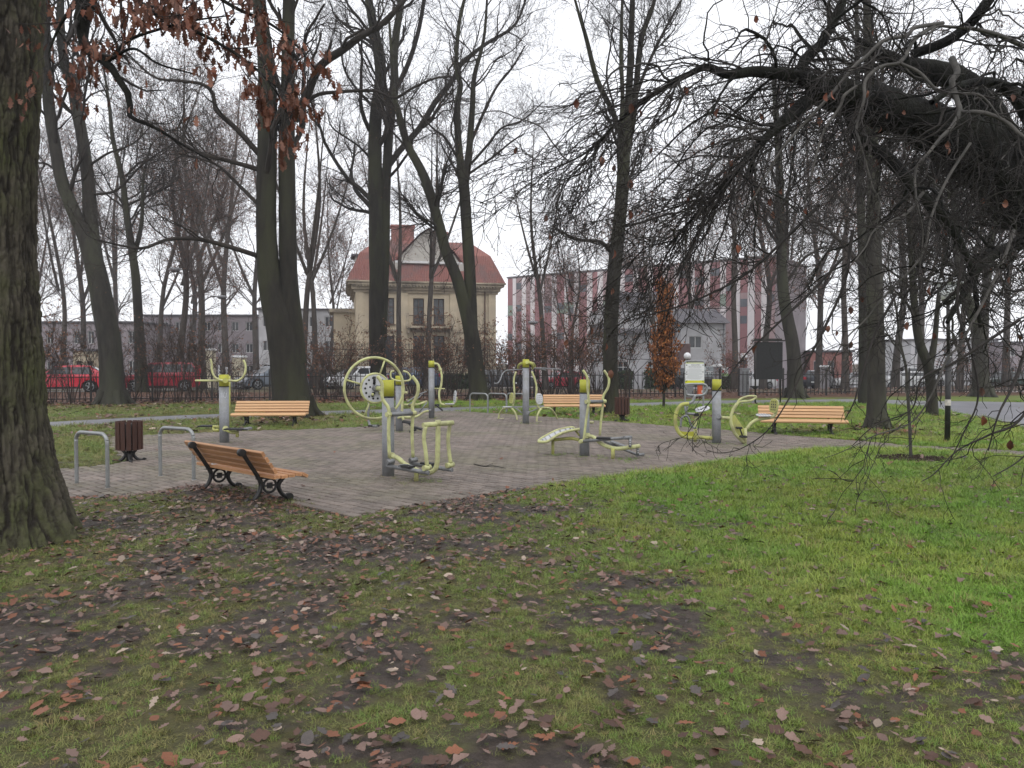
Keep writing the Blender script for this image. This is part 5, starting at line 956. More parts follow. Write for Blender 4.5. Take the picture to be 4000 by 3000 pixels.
def street_lamp(px, py, Y, side, label):
    hd = at(px, py, Y); o = thing('street_lamp', label, 'street lamp', (hd[0]+side*1.5, Y, float(hz(0, Y))), group='street lamps along the road'); x0 = hd[0]+side*1.5
    part(MB().tube([(x0, Y, float(hz(0, Y))), (x0, Y, hd[2]*.5), (x0, Y, hd[2]-.9), (x0-side*.15, Y, hd[2]-.35), (x0-side*.7, Y, hd[2]+.05), (hd[0]+side*.3, Y, hd[2]+.06)], [.07, .06, .05, .04, .035, .03], 10), 'pole', 'bark_far', o)
    part(MB().ball((hd[0], Y, hd[2]+.05), .36, 16, 8, (1, .55, .34)), 'lamp_head', 'post_grey', o); part(MB().ball((hd[0], Y, hd[2]-.03), .27, 14, 8, (1, .5, .30)), 'lens', 'glass', o)
street_lamp(683, 1056, 45, 1, 'upper arched street lamp left of the forked mossy tree'); street_lamp(868, 1163, 52, -1, 'lower arched street lamp just left of the forked mossy tree'); street_lamp(2082, 1262, 54, 1, 'arched street lamp before the striped building')
def globe(px, py, Y, label):
    p = at(px, py, Y); o = thing('globe_lamp', label, 'lamp post', (p[0], Y, float(hz(0, Y))), group='globe lamps at the gate'); part(MB().ball(p, .21, 16, 10), 'globe', 'paper', o); part(MB().cyl((p[0], Y, float(hz(0, Y))), (p[0], Y, p[2]-.17), .05, .04, 10).cyl((p[0], Y, p[2]-.24), (p[0], Y, p[2]-.17), .10, .08, 12), 'pole', 'iron', o)
globe(2685, 1391, 44, 'white globe lamp above the information board'); globe(2905, 1392, 46, 'white globe lamp right of the fence gap half behind twigs')
# orange dog-waste bin, cabinet, gate piers, signs
p = gr(2735, 1557); o = thing('waste_box', 'small orange waste box on a post behind the fence', 'bin', (p[0], p[1], 0)); Y = p[1]; za, zb = at(2735, 1506, Y)[2], at(2735, 1541, Y)[2]
org = pm('orange', (.55, .11, .035), (.45, .085, .03), 6, rough=.45); part(MB().box((p[0], Y, (za+zb)/2), (.23, .2, za-zb), ch=.02), 'body', org, o); part(MB().box((p[0], Y-.01, za+.02), (.25, .22, .05), ch=.015), 'lid', org, o); part(MB().cyl((p[0], Y+.05, 0), (p[0], Y+.05, zb), .025, n=8), 'post', 'rail_black', o); part(MB().box((p[0]+.07, Y-.103, (za+zb)/2-.06), (.07, .006, .10)), 'label_plate', 'paper', o)
def cabinet(px0, px1, pyt, pyb, label):
    a = gr(px0, pyb); Y = a[1]; x1 = at(px1, pyb, Y)[0]; zt = at(px0, pyt, Y)[2]; c = (a[0]+x1)/2; o = thing('utility_cabinet', label, 'cabinet', (c, Y, 0), group='grey utility cabinets'); w = x1-a[0]
    part(MB().box((c, Y, zt/2), (w, .35, zt), ch=.02), 'body', 'post_grey', o); part(MB().box((c, Y, zt+.02), (w+.05, .4, .04)), 'lid', 'post_grey', o); part(MB().box((c, Y-.178, zt*.52), (w*.86, .006, zt*.8)), 'door', 'grey_tube', o); part(MB().box((c+w*.32, Y-.19, zt*.5), (.02, .02, .12)), 'handle', 'iron', o)
cabinet(2682, 2705, 1508, 1556, 'small grey utility cabinet behind the information board'); cabinet(2893, 2922, 1441, 1549, 'tall grey utility cabinet by the fence gap')
def pier(px, pyt, Y, w, label, mat):
    p = at(px, pyt, Y); z0 = float(hz(0, Y)); o = thing('gate_pier', label, 'gate pier', (p[0], Y, z0), group='masonry gate piers'); part(MB().box((p[0], Y, (z0+p[2]-.12)/2), (w, w, p[2]-.12-z0)), 'shaft', mat, o); part(MB().box((p[0], Y, p[2]-.07), (w+.12, w+.12, .10)).box((p[0], Y, p[2]), (w, w, .06)), 'cap', 'paper', o)
M['pier_grey'] = pm('pier_grey', (.22, .21, .22), (.17, .16, .17), 6, rough=.8); M['pier_cream'] = pm('pier_cream', (.5, .45, .34), (.4, .36, .28), 3, rough=.85)
pier(2799, 1424, 47, .5, 'grey gate pier right of the lettered banner', 'pier_grey'); pier(3215, 1428, 62, .7, 'grey gate pier before the red brick shed', 'pier_grey'); pier(815, 1362, 56, .75, 'cream gate pier behind the left twisting machine', 'pier_cream'); pier(935, 1390, 57, .8, 'cream gate pier left of the silver car', 'pier_cream')
Y = 46.5; a, b_ = at(2750, 1432, Y), at(2783, 1471, Y); c = (a+b_)/2; o = thing('lettered_banner', 'grey banner with white letters hung behind the fence', 'sign', tuple(c)); part(MB().box(c, (b_[0]-a[0]+.1, .03, a[2]-b_[2])), 'cloth', pm('banner_grey', (.24, .27, .28), (.2, .22, .23), 2, rough=.7), o)
text('-TS', .36, (c[0]+.03, Y-.02, b_[2]+.08), 'paper', o); text('0', .2, (c[0]-.2, Y-.02, b_[2]+.42), 'paper', o)
Y = 47.5; a, b_ = at(2812, 1432, Y), at(2844, 1470, Y); c = (a+b_)/2; o = thing('poster_board', 'pale poster with red flower and green corner', 'sign', tuple(c)); part(MB().box(c, (b_[0]-a[0], .03, a[2]-b_[2])), 'panel', 'paper', o); part(MB().box(c+[0, -.02, -.2], (b_[0]-a[0], .01, .16)), 'green_band', pm('poster_green', (.25, .4, .16), rough=.5), o)
part(MB().ball(c+[-.06, -.02, 0], .07, 10, 6, (1, .2, 1.3)).ball(c+[-.17, -.02, -.08], .05, 10, 6, (1, .2, 1.3)), 'red_flower', pm('poster_red', (.5, .04, .04), rough=.5), o); text('P', .16, (c[0]+.13, Y-.02, c[2]+.08), 'print', o)
for i, (px, py0, py1) in enumerate(((856, 1432, 1470), (886, 1437, 1470))):
    Y = 34; p = at(px, py0, Y); o = thing('bollard', ('left' if i == 0 else 'right')+' of two pale steel bollards behind the left twisting machine', 'bollard', (p[0], Y, 0), group='steel bollards by the street'); part(MB().cyl((p[0], Y, 0), (p[0], Y, p[2]), .05, n=12).ball((p[0], Y, p[2]), .05, 12, 6), 'tube', 'white_plate', o)
o = thing('twig', 'thin fallen twig lying on the block paving', 'twig', tuple(gr(1870, 1829))); part(MB().tube([gr(1852, 1823)+[0, 0, .04], gr(1890, 1830)+[0, 0, .035], gr(1930, 1832)+[0, 0, .045], gr(1975, 1838)+[0, 0, .035]], [.009, .008, .007, .004], 6), 'stick', 'beech_twig', o); part(MB().tube([gr(1900, 1830)+[0, 0, .04], gr(1925, 1824)+[0, 0, .05]], .004, 5), 'side_shoot', 'beech_twig', o)
# ================================================================== EXERCISE MACHINES
def machine(px, py, label):
    b = gr(px, py); return thing('exercise_machine', label, 'exercise machine', tuple(b), group='lime and grey exercise machines'), b
def post(o, base, Y, ztop, zcap, r=.083, strip_=False):
    x = base[0]; part(MB().cyl((x, Y, -.05), (x, Y, zcap), r, n=28).cyl((x, Y, -.02), (x, Y, .012), r*1.15, n=28), 'post', 'post_grey', o); part(MB().cyl((x, Y, zcap), (x, Y, zcap+.018), r*1.02, n=28), 'ring', 'black_plastic', o)
    part(MB().cyl((x, Y, zcap+.018), (x, Y, ztop), r*1.01, n=28), 'cap', 'lime_cap', o)
class Tr:
    def __init__(s, o, x0, y0, k, Y): s.o, s.x0, s.y0, s.k, s.Y = o, x0, y0, k, Y
    def p(s, z, d=0.0): return at(s.x0+z[0]/s.k, s.y0+z[1]/s.k, s.Y+(z[2] if len(z) > 2 else d))
    def t(s, name, pts, r, mat='lime_pale', d=0.0, n=10): return part(MB().tube([s.p(q, d) for q in pts], r, n, 5), name, mat, s.o)
    def c(s, name, a, b, r, mat='grey_tube', d=0.0): return part(MB().cyl(s.p(a, d), s.p(b, d), r, n=14), name, mat, s.o)
    def z(s, zy): return at(s.x0, s.y0+zy/s.k, s.Y)[2]
    def plate(s, name, z, size, mat='black_plastic', rz=0.0, tilt=(0, 0)):
        m = Matrix.Rotation(rz, 3, 'Z') @ Matrix.Rotation(tilt[0], 3, 'X') @ Matrix.Rotation(tilt[1], 3, 'Y'); return part(MB().box(s.p(z), size, M=m, ch=min(size)*.3), name, mat, s.o)
def pad(o, c, nrm, up, w, h, mat='white_plate', name='backrest', rim='white_plate', dots=True):
    nrm = norm(np.asarray(nrm, float)); up = norm(np.asarray(up, float)-nrm*np.dot(up, nrm)); u = np.cross(up, nrm); c = np.asarray(c); n = 28; b = MB(); V = []
    for t_ in (-.012, .012):
        for i in range(n): a = 2*math.pi*i/n; e = (abs(math.cos(a))**2.6+abs(math.sin(a))**2.6)**(-1/2.6); V.append(c+nrm*t_+u*w/2*math.cos(a)*e+up*h/2*math.sin(a)*e)
    b.poly(V, [list(range(n))[::-1], list(range(n, 2*n))]+[(i, (i+1) % n, n+(i+1) % n, n+i) for i in range(n)]); q = part(b, name, mat, o)
    loop = [V[i]+nrm*.012 for i in range(n)]+[V[0]+nrm*.012]; part(MB().tube(loop, .011, 6, 2), 'rim', rim, q)
    if dots:
        for sg in (-1, 1):
            b = MB()
            for i in (-.25, .25, 0):
                for j in (-.3, -.1, .1, .3): cc = c+u*w*i*(1-.3*abs(j))+up*h*j; b.cyl(cc+nrm*.0125*sg, cc+nrm*.0145*sg, w*.055, n=10)
            part(b, 'drain_holes', 'black_plastic', q)
    return q
# A twisting / surfing machine, left
o, b0 = machine(877, 1733, 'lime topped twisting machine with curved horn handles near the left bench'); Y = b0[1]; T = Tr(o, 700, 1350, 2.38, Y); post(o, b0, Y, T.z(270), T.z(385), .092)
T.t('side_tube', [(462, 280, .07), (462, 740, .07)], .03, 'lime'); T.t('horn_handle', [(290, 125), (303, 170), (304, 230), (330, 290), (385, 320), (465, 325), (545, 325), (596, 285), (616, 230), (616, 180), (598, 135)], .021, d=-.14); T.t('hand_bar', [(150, 325, .05), (260, 325, .02), (370, 325, -.05)], .02)
T.c('hub', (430, 325, -.2), (430, 325, -.08), .05, 'lime'); T.c('flange', (430, 772, -.13), (432, 772, -.08), .055, 'lime_pale'); T.t('foot_arm', [(440, 785, -.12), (480, 805, -.2), (540, 812, -.3)], .028, 'lime'); T.c('foot_stub', (540, 795, -.3), (540, 850, -.3), .03, 'lime'); T.plate('foot_plate', (545, 775, -.3), (.46, .26, .03)); T.plate('foot_grip', (640, 770, -.3), (.08, .26, .045), 'grey_tube')
T.t('foot_arm', [(375, 755, .1), (340, 752, .2), (300, 755, .3)], .026, 'lime'); T.t('foot_arm', [(372, 785, .1), (325, 785, .2), (318, 760, .25)], .026, 'lime'); T.plate('foot_plate', (262, 747, .35), (.30, .24, .03)); part(MB().tube([T.p(q, -.093) for q in ((420, 430), (415, 475), (432, 485), (438, 440))], .004, 5), 'sticker_mark', 'white_plate', o)
# B cross trainer with big wheel, nearest
o, b0 = machine(1517, 1866, 'nearest exercise machine with big lime hand wheel and swinging foot bars'); Y = b0[1]; T = Tr(o, 1300, 1300, 2.552, Y); post(o, b0, Y, T.z(470), T.z(645), .084)
T.c('pivot_bar', (548, 815, -.33), (818, 800, .02), .03); T.c('collar', (535, 816, -.35), (575, 813, -.30), .034, 'lime_pale'); T.c('collar', (785, 802, -.02), (825, 799, .03), .034, 'lime_pale'); T.c('pivot_arm', (598, 800, 0), (685, 806, -.16), .035); T.c('hub', (595, 775, -.10), (595, 775, -.02), .045)
T.t('swing_handle', [(445, 430), (490, 510), (494, 650), (550, 740), (560, 815), (556, 1000), (565, 1245)], .0235, d=-.33); T.t('swing_handle', [(790, 430), (846, 510), (846, 600), (796, 730), (800, 800), (790, 1000), (800, 1240)], .0235, d=.02)
for z in ((570, 1285, -.33), (800, 1268, .02), (935, 1345, -.76), (1165, 1318, -.42)): T.c('bearing', (z[0]-32, z[1]+6, z[2]-.04), (z[0]+36, z[1]-6, z[2]+.04), .036, 'grey_tube' if z[0] < 900 else 'lime_pale')
T.c('foot_bar', (545, 1328, -.33), (955, 1396, -.78), .028); T.c('foot_bar', (775, 1302, .02), (1190, 1368, -.43), .028); T.plate('foot_plate', (738, 1330, -.55), (.21, .11, .025), 'black_plastic', -.72); T.plate('foot_plate', (950, 1302, -.2), (.21, .11, .025), 'black_plastic', -.72)
part(MB().tube([T.p(q, -.55) for q in ((655, 1325), (700, 1312), (770, 1318), (815, 1335), (770, 1348), (690, 1345), (655, 1325))], .007, 6), 'foot_guard', 'grey_tube', o)
T.c('rear_bar', (900, 921, -.76), (1196, 896, -.42), .033, 'lime_pale'); T.c('rear_collar', (1050, 870, -.60), (1050, 925, -.60), .036, 'lime_pale'); T.t('hanger', [(925, 935), (908, 1050), (925, 1180), (940, 1330)], .026, d=-.76); T.t('hanger', [(1166, 920), (1150, 1050), (1158, 1180), (1175, 1300)], .026, d=-.42)
T.t('frame_tube', [(1050, 900, -.60), (1046, 1150, -.60), (1038, 1310, -.60), (1000, 1378, -.58), (910, 1400, -.52), (820, 1362, -.42), (720, 1310, -.32), (650, 1250, -.2), (590, 1228, -.08)], .033); T.c('flange', (580, 1228, -.09), (600, 1228, -.06), .05, 'lime_pale'); T.c('support_leg', (835, 1385, -.47), (830, 1500, -.47), .032, 'lime')
wc = T.p((415, 552, .36)); wn = norm(np.array([-.47, .88, 0])); part(MB().ring(wc, wn, .437, .019, 64, 10), 'wheel_rim', 'lime_pale', o); ir = part(MB().ring(wc-wn*.03, wn, .205, .019, 48, 10), 'inner_rim', 'lime_pale', o)
wu = np.array([wn[1], -wn[0], 0]); wz = np.array([0, 0, 1.0])
def wp(a, r, d=0.0): return wc+(wu*math.cos(a)+wz*math.sin(a))*r+wn*d
for a in (1.2, 2.85, 4.35, 5.5): part(MB().cyl(wp(a, .2, -.02), wp(a, .43), .013, n=8), 'spoke', 'lime_pale', o)
dk = part(MB().cyl(wc-wn*.045, wc-wn*.025, .195, n=40), 'disc', 'white_plate', o); b = MB()
for k in range(14): a = k*2*math.pi/14; b.cyl(wp(a, .15, -.047), wp(a, .15, -.0455), .016, n=10)
for k in range(5): a = .4+k*1.2566; b.cyl(wp(a, .08, -.047), wp(a, .08, -.0455), .014, n=10)
part(b, 'disc_holes', 'black_plastic', dk); part(MB().tube([wp(1.9, .06, -.048), wp(1.65, .17, -.048)], .02, 6).tube([wp(4.5, .06, -.048), wp(4.3, .13, -.048)], .016, 6), 'slot_marks', 'black_plastic', dk)
part(MB().cyl(wc-wn*.14, wc-wn*.03, .045, .05, 16), 'wheel_hub', 'grey_tube', o); part(MB().cyl(wc-wn*.12, np.array([b0[0], Y, wc[2]]), .035, n=14), 'axle', 'lime_pale', o); part(MB().ball(wp(5.4, .09, -.07), .022).ball(wp(4.2, .10, -.07), .022), 'grip_knobs', 'lime_pale', o)
# C rider behind
o, b0 = machine(1560, 1689, 'exercise machine with looped handlebar half hidden behind the wheel machine'); Y = b0[1]; T = Tr(o, 1300, 1300, 2.552, Y); post(o, b0, Y, T.z(428), T.z(525), .083)
T.t('handlebar', [(608, 378), (580, 395), (582, 450), (630, 474), (700, 480), (760, 474), (776, 440), (748, 398), (702, 380)], .02, d=-.2); T.t('column', [(695, 482), (695, 650), (690, 800), (702, 872)], .03, d=-.2); T.c('stub', (705, 597, -.2), (745, 597, -.2), .028, 'lime_pale'); T.t('seat_rail', [(705, 716, -.2), (850, 712, 0), (935, 682, .2)], .024); T.t('pull_rod', [(740, 690, -.2), (845, 620, 0), (935, 585, .2)], .014, 'grey_tube'); T.t('pull_rod', [(750, 720, -.25), (850, 650, 0), (900, 600, .2)], .012, 'grey_tube')
T.plate('pedal', (742, 890, -.3), (.22, .12, .04), tilt=(.2, .2)); T.plate('pedal', (800, 972, -.4), (.16, .12, .04), tilt=(.1, -.3)); T.plate('pedal', (850, 950, -.4), (.18, .10, .04), tilt=(.1, .3)); T.t('crank', [(735, 880, -.3), (770, 920, -.35), (830, 960, -.4)], .014, 'black_plastic'); T.t('rear_leg', [(362, 690, .3), (354, 800, .3), (358, 880, .3), (378, 925, .25), (440, 932, .1)], .028, 'grey_tube'); T.plate('seat_pad', (410, 925, .25), (.25, .16, .04)); T.t('lower_bar', [(650, 850, -.1), (690, 840, -.15), (780, 842, -.1)], .024)
# D seated machine at the back
o, b0 = machine(1686, 1637, 'tall exercise machine post with one hanging seat at the paving back edge'); Y = b0[1]; T = Tr(o, 1300, 1300, 2.552, Y); post(o, b0, Y, T.z(278), T.z(350), .084)
T.t('seat_arm', [(1010, 305), (1048, 315), (1070, 360), (1086, 430), (1080, 520), (1060, 600), (1070, 690), (1105, 716), (1180, 714), (1222, 690), (1236, 640)], .03, d=-.15); T.c('elbow_joint', (1055, 368, -.15), (1085, 368, -.15), .038, 'lime_pale'); T.c('foot_peg', (1015, 555, -.1), (1115, 557, -.2), .018, 'lime_pale'); pad(o, T.p((1168, 708, -.15)), (0, 0, 1), (1, 0, 0), .24, .26, 'white_plate', 'seat'); pad(o, T.p((1217, 638, -.15)), (-.95, -.3, .1), (0, 0, 1), .26, .34)
T.t('pedal_bar', [(705, 716), (850, 712), (935, 682)], .022, d=-.3); T.t('link', [(862, 792), (940, 690)], .02, 'grey_tube', -.3); T.t('floor_bar', [(968, 775), (910, 788), (845, 830), (760, 848), (690, 845)], .03, d=-.3); T.plate('pedal', (1060, 745, -.3), (.26, .1, .04), tilt=(0, .7)); T.plate('pedal', (1040, 720, -.2), (.12, .12, .06)); T.c('joint', (955, 775, -.32), (980, 775, -.28), .045)
# E twin seat pull-down machine
o, b0 = machine(2054, 1658, 'tall twin-seat pull-down machine in the middle of the far paving'); Y = b0[1]; T = Tr(o, 1900, 1380, 3.173, Y); post(o, b0, Y, T.z(74), T.z(183), .084)
T.t('yoke', [(500, 115, -.1), (548, 125, -.05), (575, 155, .1), (572, 190, .2)], .034, 'lime'); T.t('yoke', [(530, 110, .1), (585, 130, .3), (600, 170, .4)], .03, 'lime'); T.t('yoke', [(445, 122, .05), (405, 145, .3), (393, 185, .5)], .034, 'lime'); T.c('yoke_flange', (505, 108, -.12), (512, 118, -.08), .05, 'lime')
T.t('pull_lever', [(440, 200, .3), (340, 205, .4), (245, 215, .3), (200, 255, .2), (170, 330, .1), (138, 370, 0), (95, 372, 0)], .017, 'grey_tube'); T.t('pull_lever', [(360, 370, .9), (378, 370, .9)], .017, 'white_plate'); T.t('pull_lever', [(570, 185, .2), (680, 184, .3), (800, 192, .2), (922, 200, .1)], .017, 'grey_tube'); T.t('pull_lever', [(600, 190, .5), (680, 197, .7), (738, 210, .8)], .016, 'grey_tube')
T.t('seat_arm', [(366, 228, 1.2), (340, 330, 1.2), (346, 450, 1.2), (346, 560, 1.2), (325, 655, 1.2)], .026); T.t('seat_arm', [(563, 225, 1.0), (602, 330, 1.0), (622, 430, 1.0), (615, 560, 1.0), (640, 650, 1.0), (665, 690, 1.0)], .026); pad(o, T.p((656, 565, .95)), (.45, -.9, .1), (0, 0, 1), .19, .28); pad(o, T.p((310, 555, 1.2)), (-.85, -.5, .1), (0, 0, 1), .2, .28, 'lime', 'backrest', 'lime_pale'); pad(o, T.p((260, 664, 1.2)), (0, 0, 1), (1, 0, 0), .22, .24, 'white_plate', 'seat', 'white_plate', False); pad(o, T.p((735, 672, .9)), (0, 0, 1), (1, 0, 0), .22, .24, 'lime', 'seat', 'lime_pale', False)
T.t('leg_arch', [(148, 815, 1.65), (168, 740, 1.6), (215, 686, 1.4), (290, 676, 1.2), (340, 710, 1.1), (370, 770, 1.05), (382, 830, 1.0)], .025); T.t('leg_arch', [(622, 852, .6), (632, 770, .65), (672, 696, .8), (740, 676, 1.0), (800, 692, 1.2), (850, 750, 1.5), (877, 806, 1.6)], .025)
for a, b_, d in (((85, 821), (216, 812), 1.7), ((315, 845), (450, 834), 1.1), ((550, 860), (686, 850), .65), ((805, 824), (946, 814), 1.65)): T.c('foot_bar', (*a, d), (*b_, d), .022, 'lime_pale')
T.t('link_rod', [(345, 670, 1.1), (440, 737, .1)], .018, 'grey_tube'); T.t('link_rod', [(510, 738, 0), (640, 685, .9)], .018, 'grey_tube'); T.c('link_hub', (505, 738, -.12), (520, 738, -.05), .05)
# F cross trainer with sit-up board
o, b0 = machine(2283, 1786, 'exercise machine with swinging handles and a curved sit-up board'); Y = b0[1]; T = Tr(o, 1850, 1300, 2.765, Y); post(o, b0, Y, T.z(506), T.z(655), .084)
T.c('pivot_bar', (1222, 745, -.25), (1412, 740, .05), .028); T.c('collar', (1212, 746, -.27), (1248, 744, -.22), .034, 'lime_pale'); T.c('collar', (1390, 741, .02), (1424, 740, .06), .034, 'lime_pale'); T.c('pivot_arm', (1200, 740, 0), (1320, 743, -.1), .03); T.c('hub', (1218, 722, -.12), (1226, 735, -.06), .045)
T.t('swing_handle', [(1180, 402), (1226, 480), (1230, 600), (1241, 700), (1236, 800), (1214, 950), (1198, 1090), (1188, 1165)], .021, d=-.25); T.t('swing_handle', [(1408, 406), (1460, 490), (1452, 590), (1402, 680), (1396, 780), (1376, 950), (1362, 1110)], .021, d=.05)
T.c('foot_bar', (1160, 1172, -.25), (1640, 1134, -.55), .025); T.c('foot_bar', (1410, 1170, .05), (1760, 1315, -.25), .022); T.c('bearing', (1150, 1175, -.29), (1190, 1168, -.21), .034, 'lime_pale'); T.c('bar_end', (1625, 1134, -.58), (1702, 1130, -.5), .03); T.c('bar_end', (1760, 1320, -.3), (1836, 1314, -.2), .026)
T.t('frame_tube', [(1232, 1112, -.08), (1300, 1130, -.2), (1370, 1190, -.3), (1450, 1230, -.38), (1540, 1250, -.44), (1620, 1246, -.46), (1785, 1224, -.46)], .032); T.c('flange', (1222, 1110, -.1), (1240, 1112, -.07), .048, 'lime_pale'); T.c('axle_drum', (1690, 1238, -.50), (1790, 1222, -.42), .034, 'lime_pale')
for a, b_, d in (((1690, 1135), (1690, 1235), -.53), ((1776, 1228), (1770, 1318), -.4)):
    q = part(MB().cyl(T.p((*a, d)), T.p((*b_, d)), .024, n=10), 'crank', 'grey_tube', o)
    for k in (.25, .5, .75): cc = T.p((a[0], a[1]*(1-k)+b_[1]*k, d-.024)); part(MB().cyl(cc, cc-[0, .003, 0], .010, n=8), 'crank_hole', 'paper', q)
T.c('support_leg', (1505, 1245, -.44), (1505, 1390, -.44), .031, 'lime'); T.plate('foot_plate', (1410, 1136, -.4), (.24, .12, .03), 'black_plastic', -.4); T.plate('foot_plate', (1560, 1198, -.1), (.26, .13, .025), 'grey_tube', -.4, (0, .3))
bk_ = [(712, 1158, .3), (760, 1125, .3), (900, 1055, .3), (1040, 1024, .3), (1090, 1032, .3)]; ft_ = [(712, 1178, 0), (800, 1172, 0), (920, 1098, 0), (1050, 1056, 0), (1150, 1040, .0)]
PB_ = crom([T.p(q) for q in bk_], 5); PF_ = crom([T.p(q) for q in ft_], 5); n = len(PB_); V = list(PB_)+list(PF_)+[p-[0, 0, .015] for p in PB_]+[p-[0, 0, .015] for p in PF_]
F = [(i, n+i, n+i+1, i+1) for i in range(n-1)]+[(2*n+i+1, 3*n+i+1, 3*n+i, 2*n+i) for i in range(n-1)]; bd = part(MB().poly(V, F), 'sit_up_board', 'white_plate', o)
part(MB().tube(list(PF_)[::-1]+[T.p((700, 1168, .15))]+list(PB_), .024, 8, 2), 'board_rim', 'lime_pale', bd); b = MB()
for i in range(3, n-3, 2):
    for f in (.25, .5, .75): cc = PB_[i]*f+PF_[i]*(1-f); b.cyl(cc+[0, 0, .002], cc+[0, 0, .006], .016, n=8)
part(b, 'board_holes', 'black_plastic', bd); T.t('board_beam', [(862, 1158, .15), (1040, 1140, .12), (1140, 1156, .05)], .028, 'lime'); T.c('support_leg', (856, 1160, .2), (856, 1332, .2), .026, 'lime'); T.t('brace', [(1108, 1062, .1), (1145, 1112, .05)], .018, 'lime'); T.c('foot_peg', (1250, 968, .5), (1298, 968, .5), .022, 'lime_pale')
# G bicycle and seat machine, right
o, b0 = machine(2798, 1736, 'exercise machine with round lime bicycle frame and bar seat before the right bench'); Y = b0[1]; T = Tr(o, 2600, 1360, 2.38, Y); post(o, b0, Y, T.z(290), T.z(398), .086)
T.t('curved_frame', [(215, 515, -.1), (150, 526, -.1), (107, 580, -.1), (90, 660, -.1), (105, 750, -.1), (150, 810, -.1), (215, 830, -.1), (300, 826, -.05), (430, 838, 0)], .036, 'lime'); q = [T.p(z, -.1) for z in ((112, 755), (150, 812), (215, 830), (290, 826), (292, 772), (200, 778), (150, 775))]
part(MB().poly([p+[0, -.012, 0] for p in q]+[p+[0, .012, 0] for p in q], [list(range(7)), list(range(13, 6, -1))]+[(i, 7+i, 7+(i+1) % 7, (i+1) % 7) for i in range(7)]), 'chain_guard', 'lime_cap', o); T.c('support_leg', (276, 745, -.1), (274, 872, -.1), .034, 'lime'); T.t('seat_tube', [(276, 750), (281, 670), (312, 610), (352, 574)], .03, d=-.1)
pad(o, T.p((342, 566, -.1)), (-.25, -.3, .92), (1, 0, .1), .2, .26, 'white_plate', 'seat'); T.t('handlebar', [(345, 333), (205, 336), (190, 350), (190, 410), (212, 436), (340, 436), (380, 402), (380, 350), (345, 333)], .024, 'steel', -.1); T.t('handle_stem', [(216, 515), (254, 492), (272, 440)], .03, 'steel', -.1)
T.t('pedal_hoop', [(140, 735), (146, 660), (176, 630), (208, 640), (230, 700), (252, 735), (286, 742)], .02, 'grey_tube', -.25); T.t('rod', [(206, 540), (190, 590), (195, 640)], .02, 'grey_tube', -.12); T.t('rod', [(200, 608), (260, 612), (290, 620)], .024, 'grey_tube', -.12); T.plate('clamp', (285, 618, -.12), (.09, .07, .06), 'black_plastic')
T.c('cross_bar', (492, 645, -.05), (602, 650, -.1), .032, 'lime_pale'); T.c('flange', (492, 635, -.12), (500, 640, -.08), .045, 'grey_tube'); T.t('curved_column', [(660, 520, -.1), (625, 580, -.1), (606, 650, -.1), (615, 720, -.1), (650, 800, -.1), (727, 878, -.1)], .032, 'lime_pale'); T.c('support_leg', (742, 745, -.1), (738, 915, -.1), .032, 'lime_pale')
q = [T.p(z, -.1) for z in ((612, 640), (622, 740), (660, 810), (728, 872), (736, 760), (690, 690), (640, 620))]; part(MB().poly([p+[0, -.01, 0] for p in q]+[p+[0, .01, 0] for p in q], [list(range(7)), list(range(13, 6, -1))]+[(i, 7+i, 7+(i+1) % 7, (i+1) % 7) for i in range(7)]), 'side_plate', 'lime', o)
T.t('handle_loop', [(640, 550), (665, 512), (692, 475), (762, 448), (830, 446), (838, 460), (785, 490), (690, 500), (655, 540)], .021, 'lime_pale', -.1); T.plate('pedal', (722, 822, -.2), (.13, .1, .04)); T.plate('pedal', (682, 740, -.2), (.11, .1, .035)); T.t('crank', [(690, 745), (715, 815)], .014, 'black_plastic', -.2)
T2 = Tr(o, 2800, 1500, 3.4, Y); T2.t('seat_arm', [(395, 595), (455, 522), (530, 476), (640, 456), (740, 434), (785, 375), (795, 220)], .032, 'lime_pale', -.05); pad(o, T2.p((620, 414, -.05)), (0, -.1, 1), (1, 0, 0), .24, .26, 'white_plate', 'seat'); pad(o, T2.p((760, 290, -.05)), (-.97, -.25, .1), (0, 0, 1), .28, .26, 'lime', 'backrest', 'lime_pale')
# ================================================================== BUILDINGS
def wall_open(b, W_, H_, ops, t=.3, z0=0.0, back=False):
    """front wall in local x,z at y=0 with real openings (x0,x1,z0,z1) and reveals"""
    xs = sorted({0, W_, *[o[0] for o in ops], *[o[1] for o in ops]}); zs = sorted({z0, H_, *[o[2] for o in ops], *[o[3] for o in ops]})
    for i in range(len(xs)-1):
        for j in range(len(zs)-1):
            cx, cz = (xs[i]+xs[i+1])/2, (zs[j]+zs[j+1])/2
            if any(o[0] < cx < o[1] and o[2] < cz < o[3] for o in ops): continue
            b.poly([(xs[i], 0, zs[j]), (xs[i+1], 0, zs[j]), (xs[i+1], 0, zs[j+1]), (xs[i], 0, zs[j+1])], [(0, 1, 2, 3)])
    for x0, x1, a, c in ops:
        b.poly([(x0, 0, a), (x1, 0, a), (x1, 0, c), (x0, 0, c), (x0, t, a), (x1, t, a), (x1, t, c), (x0, t, c)], [(0, 4, 5, 1), (1, 5, 6, 2), (2, 6, 7, 3), (3, 7, 4, 0)])
    return b
